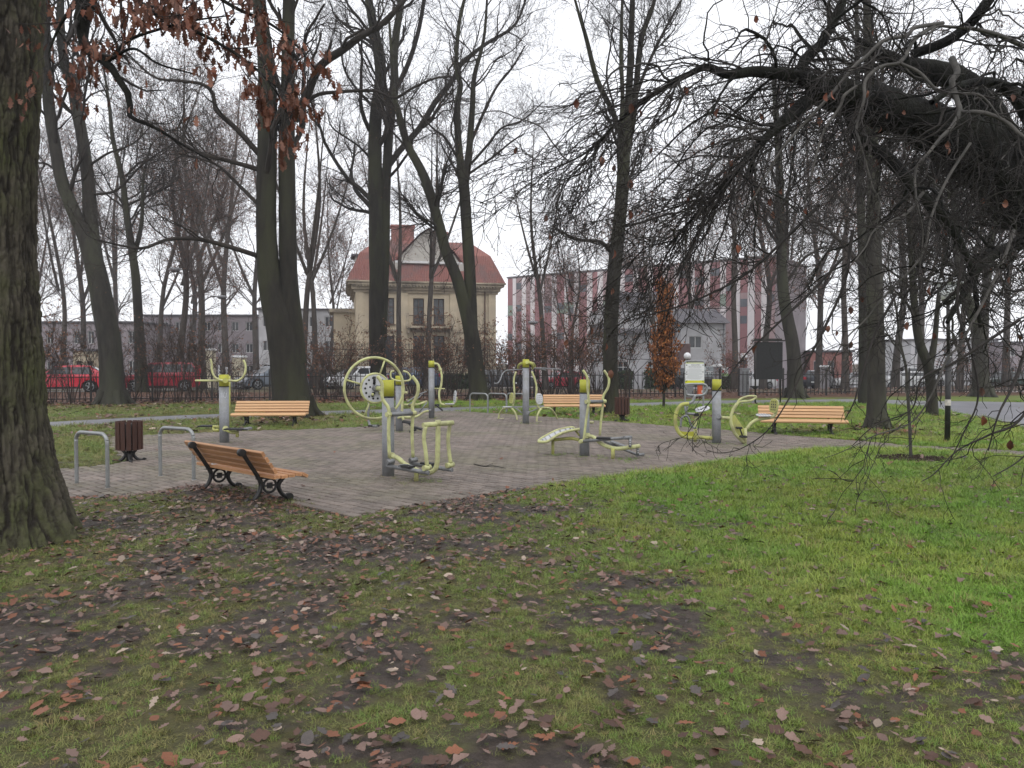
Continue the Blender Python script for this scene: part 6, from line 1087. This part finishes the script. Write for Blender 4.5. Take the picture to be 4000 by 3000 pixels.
def window(parent, x0, x1, z0, z1, fm, y=.18, cols=2, rows=2, glass='glass', name='window', sill=True):
    w = .06; b = MB(); cx, cz = (x0+x1)/2, (z0+z1)/2
    b.box((cx, y, z0+w/2), (x1-x0, .08, w)).box((cx, y, z1-w/2), (x1-x0, .08, w)).box((x0+w/2, y, cz), (w, .08, z1-z0-2*w)).box((x1-w/2, y, cz), (w, .08, z1-z0-2*w))
    for k in range(1, cols): b.box((x0+(x1-x0)*k/cols, y+.005, cz), (.05, .06, z1-z0-2*w))
    f = b.build(name, M[fm], parent)
    for i in range(cols):
        for j in range(rows):
            a, c = x0+(x1-x0)*i/cols, x0+(x1-x0)*(i+1)/cols; d, e = z0+(z1-z0)*j/rows, z0+(z1-z0)*(j+1)/rows
            MB().box(((a+c)/2, y+.05, (d+e)/2), (c-a-.01, .012, e-d-.02)).build('pane', M[glass], f)
    for k in range(1, rows): MB().box((cx, y-.002, z0+(z1-z0)*k/rows), (x1-x0-2*w, .05, .045)).build('glazing_bar', M[fm], f)
    if sill: MB().box((cx, -.06, z0-.05), (x1-x0+.2, .16, .08)).build('sill', M[fm], f)
    return f
M['sand'] = pm('sand', (.55, .47, .345), (.47, .40, .29), 1.3, rough=.9, bump=.01, bscale=18, c3=(.42, .36, .27), s3=.4)
M['stone'] = pm('stone', (.46, .39, .29), (.34, .29, .22), 2, rough=.9, c3=(.2, .175, .14), s3=.8)
M['stucco_grey'] = pm('stucco_grey', (.46, .44, .40), (.38, .36, .33), 1.5, rough=.9)
M['wood_dark'] = pm('wood_dark', (.085, .05, .035), (.06, .036, .026), 4, rough=.7)
M['white_paint'] = pm('white_paint', (.62, .62, .62), (.54, .54, .54), 2, rough=.6)
M['pink_brick'] = pm('pink_brick', (.33, .155, .135), (.26, .12, .105), 3, rough=.9)
M['render_white'] = pm('render_white', (.52, .52, .54), (.45, .45, .47), .8, rough=.9, c3=(.4, .4, .41), s3=.4)
M['render_mauve'] = pm('render_mauve', (.30, .265, .28), (.25, .22, .235), .8, rough=.9)
M['brick_purple'] = pm('brick_purple', (.16, .105, .10), (.12, .08, .075), 3, rough=.9)
def tile_mat(name, c1, c2, c3):
    m = pm(name, c1, c2, 1.6, rough=.75, c3=c3, s3=.7); t = m.node_tree; b = t.nodes['Principled BSDF']; co = nd(t, 'ShaderNodeTexCoord').outputs['Object']
    wv = nd(t, 'ShaderNodeTexWave', Scale=2.4, Distortion=.3); wv.bands_direction = 'Z'; wv.wave_profile = 'SAW'; t.links.new(co, wv.inputs['Vector']); w2 = nd(t, 'ShaderNodeTexWave', Scale=2.0, Distortion=.2); w2.bands_direction = 'X'; t.links.new(co, w2.inputs['Vector'])
    mx = nd(t, 'ShaderNodeMath', operation='ADD'); t.links.new(wv.outputs['Fac'], mx.inputs[0]); t.links.new(w2.outputs['Fac'], mx.inputs[1]); bp = nd(t, 'ShaderNodeBump'); bp.inputs['Distance'].default_value = .05; t.links.new(mx.outputs[0], bp.inputs['Height']); t.links.new(bp.outputs[0], b.inputs['Normal']); return m
M['tile_red'] = tile_mat('tile_red', (.34, .15, .125), (.28, .125, .11), (.23, .14, .13)); M['tile_grey'] = tile_mat('tile_grey', (.155, .15, .165), (.12, .115, .13), (.19, .18, .19))
# ------------------------------------------------------------------ villa
VA = math.atan2(.215, .977); Yv = 64.0; VX = (1390-2000)/FPX*Yv
VIL = thing('villa', 'sand coloured two-storey villa with red tiled roof behind the trees', 'house', (VX, Yv, -.65), VA); zo = .65
VW, VD, VH = 11.9, 11.0, 8.1+zo
wins = [(x0, x1, a+zo, c+zo) for x0, x1 in ((2.3, 3.2), (4.78, 5.7), (6.5, 7.42), (9.1, 10.0)) for a, c in ((4.8, 7.0), (1.3, 3.85))]
b = wall_open(MB(), VW, VH, wins); b.poly([(0, 0, 0), (0, VD, 0), (0, VD, VH), (0, 0, VH), (VW, 0, 0), (VW, VD, 0), (VW, VD, VH), (VW, 0, VH)], [(0, 3, 2, 1), (4, 5, 6, 7), (1, 2, 6, 5)]); b.build('wall', M['sand'], VIL)
for w in wins: window(VIL, *w, 'wood_dark', cols=2, rows=3)
for x in (.35, 4.0, 8.2, VW-.35): MB().box((x, -.06, VH/2), (.62, .12, VH-.1)).build('pilaster', M['sand'], VIL)
for k, (z, d, h) in enumerate(((VH-.55, .16, .22), (VH-.25, .34, .36), (VH+.03, .62, .20), (VH+.2, .75, .12))): MB().box((VW/2, VD/2, z), (VW+2*d, VD+2*d, h)).build('cornice', M['stone'], VIL)
dn = MB()
for i in range(46): dn.box((.1+i*.262, -.48, VH-.13), (.13, .26, .16))
dn.build('dentil_band', M['stone'], VIL)
MB().box((VW/2, -.05, 4.25+zo), (VW+.1, .1, .22)).build('string_course', M['stone'], VIL); MB().box((VW/2, -.09, .55), (VW+.2, .18, 1.1)).build('plinth', M['stone'], VIL)
for x in (1.15, VW-1.0): MB().cyl((x, -.16, 0), (x, -.16, VH-.4), .06, n=8).build('drainpipe', M['wood_dark'], VIL)
bal = MB().box((6.1, -.5, 4.55+zo), (3.9, 1.0, .18)).build('balcony', M['stone'], VIL)
for x in (4.3, 7.9): MB().box((x, -.45, 4.25+zo), (.2, .7, .4)).build('bracket', M['stone'], bal)
MB().box((6.1, -.95, 5.5+zo), (3.9, .05, .06)).build('balcony_rail', M['wood_dark'], bal)
for i in range(26): MB().box((4.2+i*.152, -.95, 5.05+zo), (.025, .025, .86)).build('baluster', M['wood_dark'], bal)
MB().box((4.2, -.92, 5.15+zo), (.25, .25, 1.1)).box((8.0, -.92, 5.15+zo), (.25, .25, 1.1)).build('balcony_pier', M['stone'], bal)
e = .7; z0, z1, z2 = VH+.26, VH+2.7, VH+4.0; i1, i2 = 1.1, 2.6
rf = MB(); R_ = lambda i, z: [(-e+i, -e+i, z), (VW+e-i, -e+i, z), (VW+e-i, VD+e-i, z), (-e+i, VD+e-i, z)]
V = R_(0, z0)+R_(i1, z1)+R_(i2, z2); rf.poly(V, [(l+k, l+(k+1) % 4, l+4+(k+1) % 4, l+4+k) for l in (0, 4) for k in range(4)]+[(8, 9, 10, 11)]); roof = rf.build('roof', M['tile_red'], VIL)
for (x, y, w, d, zt) in ((4.1, 2.6, 1.9, 1.2, VH+5.3), (7.6, 3.4, .9, .9, VH+5.0)): MB().box((x, y, (zt+VH+2)/2), (w, d, zt-VH-2)).box((x, y, zt), (w+.2, d+.2, .16)).build('chimney', M['pink_brick'], roof)
# central gable dormer
gx0, gx1, gz = 3.4, 8.8, VH+1.9; gw = [(4.75-gx0, 5.65-gx0, VH+.5, VH+1.65), (6.55-gx0, 7.45-gx0, VH+.5, VH+1.65)]
gm = wall_open(MB(), gx1-gx0, gz, gw, .2, VH+.26); nb_ = len(gm.v); gm.poly([(0, 0, gz), (gx1-gx0, 0, gz), (gx1-gx0-.5, 0, gz+.7), ((gx1-gx0)/2+.7, 0, gz+2.3), ((gx1-gx0)/2, 0, gz+2.8), ((gx1-gx0)/2-.7, 0, gz+2.3), (.5, 0, gz+.7)], [(0, 1, 2, 3, 4, 5, 6)])
gm.poly([(0, 0, VH+.26), (0, 3.5, VH+.26), (0, 3.5, gz), (0, 0, gz), (gx1-gx0, 0, VH+.26), (gx1-gx0, 3.5, VH+.26), (gx1-gx0, 3.5, gz), (gx1-gx0, 0, gz)], [(0, 3, 2, 1), (4, 5, 6, 7)]); gm.v = [(x+gx0, y-.02, z) for x, y, z in gm.v]
gab = gm.build('gable', M['stucco_grey'], VIL)
for w in gw:
    f = window(gab, w[0]+gx0, w[1]+gx0, w[2], w[3], 'wood_dark', y=.12)
mid = (gx0+gx1)/2; pr = [(gx0-.25, gz-.02), (gx0+.35, gz+.75), (mid-.75, gz+2.45), (mid, gz+2.95), (mid+.75, gz+2.45), (gx1-.35, gz+.75), (gx1+.25, gz-.02)]
V = [(x, -.3, z) for x, z in pr]+[(x, 4.6, z) for x, z in pr]; MB().poly(V, [(i, i+1, 8+i, 7+i) for i in range(6)]).build('gable_roof', M['tile_red'], gab)
MB().box((mid, -.12, gz+.02), (gx1-gx0+.3, .3, .18)).build('pediment_moulding', M['white_paint'], gab)
for x in (gx0-.1, gx1+.1): MB().box((x, -.1, VH+1.1), (.5, .3, 1.7)).build('volute', M['stucco_grey'], gab)
dl = MB().box((.75, 2.0, VH+1.35), (1.5, 2.4, 2.2)).build('side_dormer', M['stucco_grey'], VIL); MB().box((.65, 2.0, VH+2.5), (1.9, 2.8, .16)).build('dormer_roof', M['tile_grey'], dl); window(dl, .35, 1.15, VH+.9, VH+1.9, 'wood_dark', y=.72, sill=False)
MB().box((-.9, 5.0, 3.3), (1.8, 4.5, 6.6)).build('side_bay', M['sand'], VIL); MB().box((-1.0, 5.0, 6.7), (2.3, 5.0, .3)).build('bay_cornice', M['stone'], VIL)
# tall iron fence before the villa
s_a = np.array([(1290-2000)/FPX*57, 57.0]); s_b = np.array([(1935-2000)/FPX*59, 59.5]); n = 110; d = s_b-s_a; L = np.linalg.norm(d); ag = math.atan2(d[1], d[0]); FV = thing('tall_iron_fence', 'tall thin iron fence in front of the villa', 'fence', (s_a[0], s_a[1], -.5), ag)
pk2 = MB().box((0, 0, 1.7), (.03, .03, 3.4)).poly([(-.03, -.03, 3.4), (.03, -.03, 3.4), (.03, .03, 3.4), (-.03, .03, 3.4), (0, 0, 3.6)], [(0, 1, 4), (1, 2, 4), (2, 3, 4), (3, 0, 4)]).mesh('picket'); pk2.materials.append(M['rail_black'])
for i in range(n): obj('picket', pk2, None, FV).location = (i*L/n, 0, 0)
for z in (.4, 3.05, 2.6): MB().box((L/2, 0, z), (L, .035, .045)).build('rail', M['rail_black'], FV)
# ------------------------------------------------------------------ striped block
SA, SB_ = np.array([-.5, 90.0]), np.array([24.5, 71.6]); d = SB_-SA; SL = np.linalg.norm(d); sg = math.atan2(d[1], d[0]); STR = thing('striped_building', 'modern building clad in dark red and white vertical panels', 'building', (SA[0], SA[1], -.7), sg); SH_ = 12.1
MB().box((SL/2, 5, SH_/2), (SL, 10, SH_)).build('wall', M['render_mauve'], STR); MB().box((SL/2, 5, SH_+.08), (SL+.2, 10.2, .16)).build('parapet', M['pier_grey'], STR)
PMs = [pm('panel_red', (.34, .175, .18), (.30, .155, .165), 2, rough=.6, rand=.12), pm('panel_white', (.74, .69, .70), (.68, .64, .65), 2, rough=.6, rand=.06), pm('panel_mauve', (.37, .27, .275), (.33, .24, .245), 2, rough=.6, rand=.1), pm('panel_green', (.27, .33, .28), rough=.6), pm('panel_window', (.10, .11, .125), (.16, .17, .19), 1, rough=.15, spec=.6)]
rp = random.Random(3); rows = [(.6, 3.2), (3.22, 7.7), (7.72, 8.9), (8.92, 12.0)]
for j, (a, c) in enumerate(rows):
    x = .05; k = 0; rp = random.Random(3)
    rq = random.Random(30+j)
    while x < SL-.3:
        w = rp.choice((.62, .72, .8, 1.0) if k % 2 == 0 else (.5, .6, .68)); w = min(w, SL-x-.02); m_ = PMs[0 if rp.random() < .75 else 2] if k % 2 == 0 else PMs[1]
        m_ = PMs[0 if rq.random() < .7 else 2] if k % 2 == 0 else PMs[1]
        if j == 2 and rq.random() < .22: m_ = PMs[3]
        p = MB().box((x+w/2, -.04-.015*(k % 2), (a+c)/2), (w-.03, .08, c-a)).build('panel', m_, STR)
        if k % 2 == 0 and rq.random() < (.45 if j in (1, 3) else .25): zc = a+(c-a)*rq.choice((.2, .45, .7)); MB().box((x+w/2, -.085, zc), (w-.08, .02, .75)).build('window', PMs[4], p)
        x += w; k += 1
# ------------------------------------------------------------------ white house with grey roof
WH = thing('white_house', 'white house with grey tiled roofs behind the orange columnar tree', 'house', ((2660-2000)/FPX*60, 60.0, -.6), .05); ww, wh = 3.5, 5.3
ops = [(.45, .9, 1.1, 2.2), (1.5, 2.1, 1.55, 2.15), (.6, 1.65, 3.3, 4.25)]; b = wall_open(MB(), ww, wh, ops, .2); b.poly([(0, 0, 0), (0, 7, 0), (0, 7, wh), (0, 0, wh), (ww, 0, 0), (ww, 7, 0), (ww, 7, wh), (ww, 0, wh)], [(0, 3, 2, 1), (4, 5, 6, 7)]); b.build('wall', M['render_white'], WH)
for w in ops[:2]: window(WH, *w, 'white_paint', y=.1, sill=False)
window(WH, *ops[2], 'white_paint', y=.1, sill=False, rows=1); MB().box((.3, -.03, 3.0), (.85, .06, 1.3)).build('brick_panel', M['brick_purple'], WH); MB().box((-.35, .25, 1.5), (.7, .5, 3.0)).build('brick_pier', M['brick_purple'], WH)
MB().poly([(-.3, -.4, wh-.05), (ww+.3, -.4, wh-.05), (ww+.3, 3.5, wh+1.3), (-.3, 3.5, wh+1.3), (-.3, 7.4, wh-.05), (ww+.3, 7.4, wh-.05)], [(0, 1, 2, 3), (3, 2, 5, 4), (0, 3, 4), (1, 5, 2)]).build('roof', M['tile_grey'], WH); MB().cyl((ww-.15, -.08, 0), (ww-.15, -.08, wh-.1), .05, n=8).build('drainpipe', M['post_grey'], WH)
W2x = -5.6; mw = 5.6; mh = 6.6; mo = [(1.0, 1.9, 1.3, 2.3), (3.4, 4.2, 1.3, 2.3)]; b = wall_open(MB(), mw, mh-.2, mo, .2); b.poly([(0, 0, 0), (0, 8, 0), (0, 8, mh), (0, 0, mh), (mw, 0, 0), (mw, 8, 0), (mw, 8, mh), (mw, 0, mh)], [(0, 3, 2, 1), (4, 5, 6, 7)]); b.v = [(x+W2x, y+2.0, z) for x, y, z in b.v]; b.build('side_wall', M['render_white'], WH)
for w in mo:
    f = window(WH, w[0]+W2x, w[1]+W2x, w[2], w[3], 'white_paint', y=2.1, sill=False)
MB().poly([(W2x-.4, 1.5, 4.5), (.6, 1.5, 4.5), (.6, 6, 8.2), (W2x+1.2, 6, 8.2), (W2x-.4, 10.4, 4.5), (.6, 10.4, 4.5)], [(0, 1, 2, 3), (3, 2, 5, 4), (0, 3, 4), (1, 5, 2)]).build('roof', M['tile_grey'], WH)
# ------------------------------------------------------------------ far left blocks, brick shed
def block(px0, px1, pyt, Y, D, label, mat, nf, nw, roofm='tile_grey', wm='white_paint', name='apartment_block', slope=0.0):
    a, b_ = at(px0, pyt, Y), at(px1, pyt, Y); w = b_[0]-a[0]; z0 = float(hz(0, Y)); H = a[2]-z0; o = thing(name, label, 'building', (a[0], Y, z0), slope); ops = []
    for j in range(nf):
        for i in range(nw): x = w*(i+.5)/nw; z = H*(j+.32)/nf; ops.append((x-w/nw*.25, x+w/nw*.25, z, z+H/nf*.42))
    bb = wall_open(MB(), w, H, ops, .25); bb.poly([(0, 0, 0), (0, D, 0), (0, D, H), (0, 0, H), (w, 0, 0), (w, D, 0), (w, D, H), (w, 0, H)], [(0, 3, 2, 1), (4, 5, 6, 7)]); bb.build('wall', M[mat], o)
    for q in ops: window(o, *q, wm, y=.15, cols=2, rows=1, sill=False)
    MB().box((w/2, D/2, H+.1), (w+.4, D+.4, .2)).build('roof', M[roofm], o); return o
block(60, 540, 1262, 84, 9, 'long grey pink building behind the red cars', 'render_mauve', 2, 9); block(560, 1000, 1235, 92, 9, 'mauve grey building behind the silver car', 'render_mauve', 3, 8); block(1010, 1375, 1212, 88, 9, 'pale grey building left of the villa', 'render_white', 3, 6)
block(285, 372, 1372, 66, 4, 'small yellow ochre shed above the red hatchback', 'sand', 1, 2, wm='wood_dark', name='garden_shed'); block(3165, 3330, 1376, 78, 8, 'low red brick shed behind the white saloon car', 'red_brick' if 'red_brick' in M else 'pink_brick', 1, 3, name='brick_shed')
block(3560, 3900, 1330, 95, 8, 'pale building glimpsed behind the right tree trunks', 'render_white', 2, 6); block(3920, 4300, 1340, 92, 8, 'pinkish building at the right edge behind trees', 'render_mauve', 2, 6)
# hedges and evergreens
def hedge(px0, px1, pyt, Y, label, D=1.2, seed=1):
    a, b_ = at(px0, pyt, Y), at(px1, pyt, Y); z0 = float(hz(0, Y)); w = b_[0]-a[0]; H = a[2]-z0; r = np.random.default_rng(seed); n = int(900*w*H/2)+600; o = thing('hedge', label, 'hedge', ((a[0]+b_[0])/2, Y, z0)); u = r.random((n, 3)); P = np.stack([(u[:, 0]-.5)*w, (u[:, 1]-.5)*D, u[:, 2]*H*(.86+.14*fbm(u[:, 0]*w*1.5, u[:, 1], s=seed))], -1)
    q = norm(r.normal(size=(n, 3))); k = norm(np.cross(q, r.normal(size=(n, 3)))); s = r.uniform(.07, .14, (n, 1)); V = np.stack([P-q*s, P+k*s*.6, P+q*s, P-k*s*.6], 1).reshape(-1, 3); obj('foliage', fastmesh('foliage', V, np.arange(n*4).reshape(n, 4), smooth=False), M['evergreen'], o, kind='stuff')
    MB().box((0, 0, H*.42), (w*.9, D*.6, H*.8)).build('inner_mass', M['evergreen_dark'], o)
M['evergreen'] = pm('evergreen', (.03, .048, .022), (.05, .07, .03), 3, rough=.8); M['evergreen_dark'] = pm('evergreen_dark', (.014, .02, .011), rough=.9)
hedge(1690, 1905, 1455, 56, 'dark green clipped hedge before the villa right bay', seed=2); hedge(1180, 1370, 1440, 56, 'dark green hedge left of the white car', seed=3); hedge(2520, 2620, 1440, 52, 'dark green hedge behind the orange columnar tree', seed=4); hedge(2800, 2900, 1462, 52, 'green hedge under the flower poster', seed=5); hedge(2380, 2470, 1445, 56, 'dark hedge before the white house left wing', seed=6); hedge(60, 280, 1440, 60, 'dim hedge behind the red hatchback', seed=7)
# ================================================================== CARS
def bevelled(b, name, mat, parent, w=.06, seg=3, ang=.5):
    me = b.mesh(name); bm = bmesh.new(); bm.from_mesh(me); bmesh.ops.remove_doubles(bm, verts=bm.verts, dist=.0005); bm.normal_update(); ed = [e for e in bm.edges if len(e.link_faces) == 2 and e.calc_face_angle(0) > ang]
    bmesh.ops.bevel(bm, geom=ed, offset=w, segments=seg, profile=.6, affect='EDGES', clamp_overlap=True); bm.to_mesh(me); bm.free(); me.polygons.foreach_set('use_smooth', np.ones(len(me.polygons), bool)); return obj(name, me, mat, parent)
def car(px, pyb, Y, face, col, label, L=4.2, Wd=1.76, H=1.46, kind='hatch', yaw=0.0, metal=.0, cat='car'):
    p = at(px, pyb, Y); z0 = float(hz(0, Y)); rz = math.atan2(RU[1], RU[0])*.8+yaw+(0 if face == 'R' else math.pi); o = thing('parked_car', label, cat, (p[0], Y, z0), rz, 'cars parked along the street')
    paint = pm('car_paint', col, tuple(c*.92 for c in col), 1.5, rough=.28, spec=.5, metal=metal, coat=.5); h = L/2; wb = L*.305; r = .315; hw = Wd/2; belt = {'hatch': .93, 'mpv': 1.0, 'suv': 1.08, 'saloon': .92, 'van': 1.15}[kind]
    def arch(cx): return [(cx+ (r+.05)*math.cos(t), r-.02+(r+.05)*math.sin(t)) for t in np.linspace(-.25, math.pi+.25, 11)]
    prof = [(h-.02, .34), (h-.12, .22)]+arch(wb)+arch(-wb)+[(-h+.12, .24), (-h+.01, .40), (-h, .70), (-h+.04, belt-.02)]
    if kind == 'saloon': prof += [(-h*.62, belt+.06)]
    prof += [(h*.36, belt+.03), (h*.78, belt-.12), (h*.95, belt-.24), (h, .52)]
    bevelled(MB().prism(prof, Wd, I3), 'body', paint, o, .055)
    a, c, e, f = {'hatch': (h*.46, h*.10, -h*.62, -h*.96), 'mpv': (h*.60, h*.22, -h*.80, -h*.985), 'suv': (h*.42, h*.10, -h*.72, -h*.96), 'saloon': (h*.42, h*.06, -h*.40, -h*.78), 'van': (h*.66, h*.40, -h*.95, -h*.99)}[kind]
    t = .80; V = []
    for s in (-1, 1): V += [(a, s*hw*.95, belt-.03), (c, s*hw*t, H-.04), (c*.3+e*.7, s*hw*t, H), (e, s*hw*t, H-.05), (f, s*hw*.95, belt-.03)]
    gh = MB().poly(V, [(0, 1, 2, 3, 4), (9, 8, 7, 6, 5), (0, 5, 6, 1), (1, 6, 7, 2), (2, 7, 8, 3), (3, 8, 9, 4), (4, 9, 5, 0)]); bevelled(gh, 'cabin', paint, o, .05)
    def lerp(A, B, u): return tuple(A[i]*(1-u)+B[i]*u for i in range(3))
    for s in (-1, 1):
        def sp(x, u): return (x, s*(hw*.95*(1-u)+hw*t*u+.012), (belt-.03)*(1-u)+(H-.03)*u)
        splits = [a-.22, (a+f)/2+.05, f*.80+.12] if kind != 'mpv' else [a-.20, (a+f)/2+.25, f*.55, f+.14]
        for i in range(len(splits)-1):
            x0, x1 = splits[i]-.03, splits[i+1]+.03; lo, hi = .14, .84
            xt0 = min(x0, x0-(a-c)*.62+.05) if i == 0 else x0; xt1 = x1 if i < len(splits)-2 else max(x1, e+.04)
            q = [sp(x0, lo), sp(xt0, hi), sp(xt1, hi), sp(x1, lo)]; q2 = [(x, y-s*.02, z) for x, y, z in q]; MB().poly(q+q2, [(0, 1, 2, 3), (7, 6, 5, 4), (0, 4, 5, 1), (1, 5, 6, 2), (2, 6, 7, 3), (3, 7, 4, 0)]).build('side_window', M['glass'], o)
        d_ = MB(); 
        for x in (splits[0]+.12, splits[1]): d_.box((x, s*(hw+.002), .62), (.012, .012, .62))
        d_.build('door_gap', M['black_plastic'], o)
        for x in (splits[1]+.25, splits[1]-.75): MB().box((x, s*(hw+.012), belt-.16), (.17, .03, .03), ch=.006).build('door_handle', paint, o)
        MB().box((a-.25, s*(hw+.09), belt+.06), (.12, .17, .13), ch=.02).build('mirror', paint, o)
        MB().box((0, s*(hw-.01), .27), (wb*1.35, .05, .10)).build('sill', M['black_plastic'], o)
        MB().box((h-.20, s*(hw-.27), belt-.27), (.30, .36, .15), ch=.04).build('headlight', M['lamp_lens'], o); MB().box((-h+.06, s*(hw-.14), belt-.14 if kind != 'mpv' else belt+.18), (.16, .28, .22 if kind != 'mpv' else .5), ch=.03).build('tail_light', M['tail'], o)
    for xs_, nm, (A_, B_) in ((1, 'windscreen', ((a, belt-.03), (c, H-.04))), (-1, 'rear_window', ((f, belt-.03), (e, H-.05)))):
        nx_ = np.array([B_[1]-A_[1], A_[0]-B_[0]]); nx_ = nx_/np.linalg.norm(nx_)*xs_*(1 if xs_ > 0 else 1); nx_ = nx_ if nx_[1] > 0 else -nx_; q = []
        for u in (.14, .9):
            for s in (-1, 1): wv = (hw*.95*(1-u)+hw*t*u)-.09; q.append((A_[0]*(1-u)+B_[0]*u+nx_[0]*.014, s*wv, A_[1]*(1-u)+B_[1]*u+nx_[1]*.014))
        q2 = [(x-nx_[0]*.02, y, z-nx_[1]*.02) for x, y, z in q]; MB().poly(q+q2, [(0, 1, 3, 2), (6, 7, 5, 4), (0, 4, 5, 1), (1, 5, 7, 3), (3, 7, 6, 2), (2, 6, 4, 0)]).build(nm, M['glass'], o)
    MB().box((h-.03, 0, .42), (.10, Wd*.62, .16), ch=.02).build('grille', M['black_plastic'], o); MB().box((h+.025, 0, .46), (.015, .5, .11)).build('number_plate', M['paper'], o); MB().box((-h-.01, 0, .62), (.015, .5, .11)).build('number_plate', M['paper'], o)
    for x in (wb, -wb):
        for s in (-1, 1):
            w = MB().cyl((x, s*(hw-.20), r), (x, s*(hw-.012), r), r, n=24).build('wheel', M['tyre'], o); b = MB().cyl((x, s*(hw-.03), r), (x, s*(hw-.004), r), r*.66, n=20); b.build('rim', M['tyre'], w)
            sp_ = MB().ring((x, s*(hw+.002), r), (0, 1, 0), r*.64, .016, 24, 6)
            for k in range(5):
                an = k*1.2566+.3; u_ = np.array([math.cos(an), 0, math.sin(an)]); cc = np.array([x, s*(hw+.004), r]); sp_.tube([cc, cc+u_*r*.62], .028, 6)
            sp_.cyl((x, s*(hw-.005), r), (x, s*(hw+.016), r), .05, n=10); sp_.build('spokes', M['rim'], w)
    return o
car(250, 1530, 40.8, 'L', (.50, .012, .035), 'bright red hatchback parked behind the fence beside the oak', L=4.3, H=1.46, yaw=.0)
car(628, 1528, 42.5, 'L', (.30, .012, .028), 'dark red minivan parked behind the fence shrubs', L=4.1, H=1.62, kind='mpv')
car(1062, 1518, 47.5, 'L', (.16, .19, .23), 'silver blue hatchback half hidden by the forked mossy tree', L=4.1, H=1.45, metal=.4, yaw=.35)
car(1008, 1500, 57, 'L', (.20, .21, .22), 'grey car behind the silver blue hatchback', L=4.2, metal=.4)
car(1212, 1512, 52, 'L', (.035, .037, .04), 'dark car right of the forked mossy tree', L=4.3, kind='saloon', H=1.42)
car(1392, 1512, 49.5, 'L', (.6, .61, .62), 'white car seen through the hand wheel', L=3.9, yaw=.5)
car(1580, 1511, 52.5, 'L', (.05, .075, .13), 'dark blue estate car parked before the villa', L=4.6, H=1.5, kind='suv', metal=.3)
car(1960, 1507, 57, 'R', (.05, .053, .06), 'dark grey estate car behind the twin-seat machine', L=4.7, H=1.5, kind='suv', metal=.3)
car(2190, 1506, 61, 'L', (.35, .02, .04), 'red car glimpsed right of the twin-seat machine', L=4.0)
car(2705, 1517, 56, 'R', (.012, .012, .014), 'black car parked behind the information board', L=4.3, kind='suv', H=1.55)
car(3200, 1505, 66, 'R', (.022, .027, .036), 'black hatchback left of the white saloon car', L=4.0, H=1.6, kind='suv', yaw=.6)
car(3345, 1505, 70, 'L', (.62, .63, .64), 'white saloon car before the red brick shed', L=4.5, H=1.42, kind='saloon', yaw=-.45)
car(3520, 1502, 64, 'L', (.52, .53, .54), 'white car between the straight trunk and crooked forked tree', L=4.3, H=1.5, kind='suv', yaw=-.3)
car(3600, 1500, 74, 'R', (.4, .41, .42), 'pale silver van behind the crooked forked tree', L=4.6, H=1.85, kind='van', yaw=-.3, cat='van')
car(3920, 1500, 62, 'L', (.025, .05, .042), 'dark green car at the right behind the fence', L=4.3, yaw=-.3)
car(2930, 1500, 62, 'L', (.58, .59, .6), 'white car behind the tall grey cabinet', L=4.2, yaw=.1)
# ================================================================== HAZE
hb = MB().box((0, 62, 15.5), (330, 270, 37)).build('haze', None, kind='stuff', label='thin grey winter haze over the whole park')
mh = bpy.data.materials.new('haze'); mh.use_nodes = True; t = mh.node_tree; t.nodes.clear(); ou = t.nodes.new('ShaderNodeOutputMaterial'); pv_ = t.nodes.new('ShaderNodeVolumePrincipled')
pv_.inputs['Density'].default_value = 0.0009; pv_.inputs['Color'].default_value = (0.93, 0.94, 1.0, 1); pv_.inputs['Anisotropy'].default_value = 0.2
t.links.new(pv_.outputs[0], ou.inputs['Volume']); hb.data.materials.append(mh)
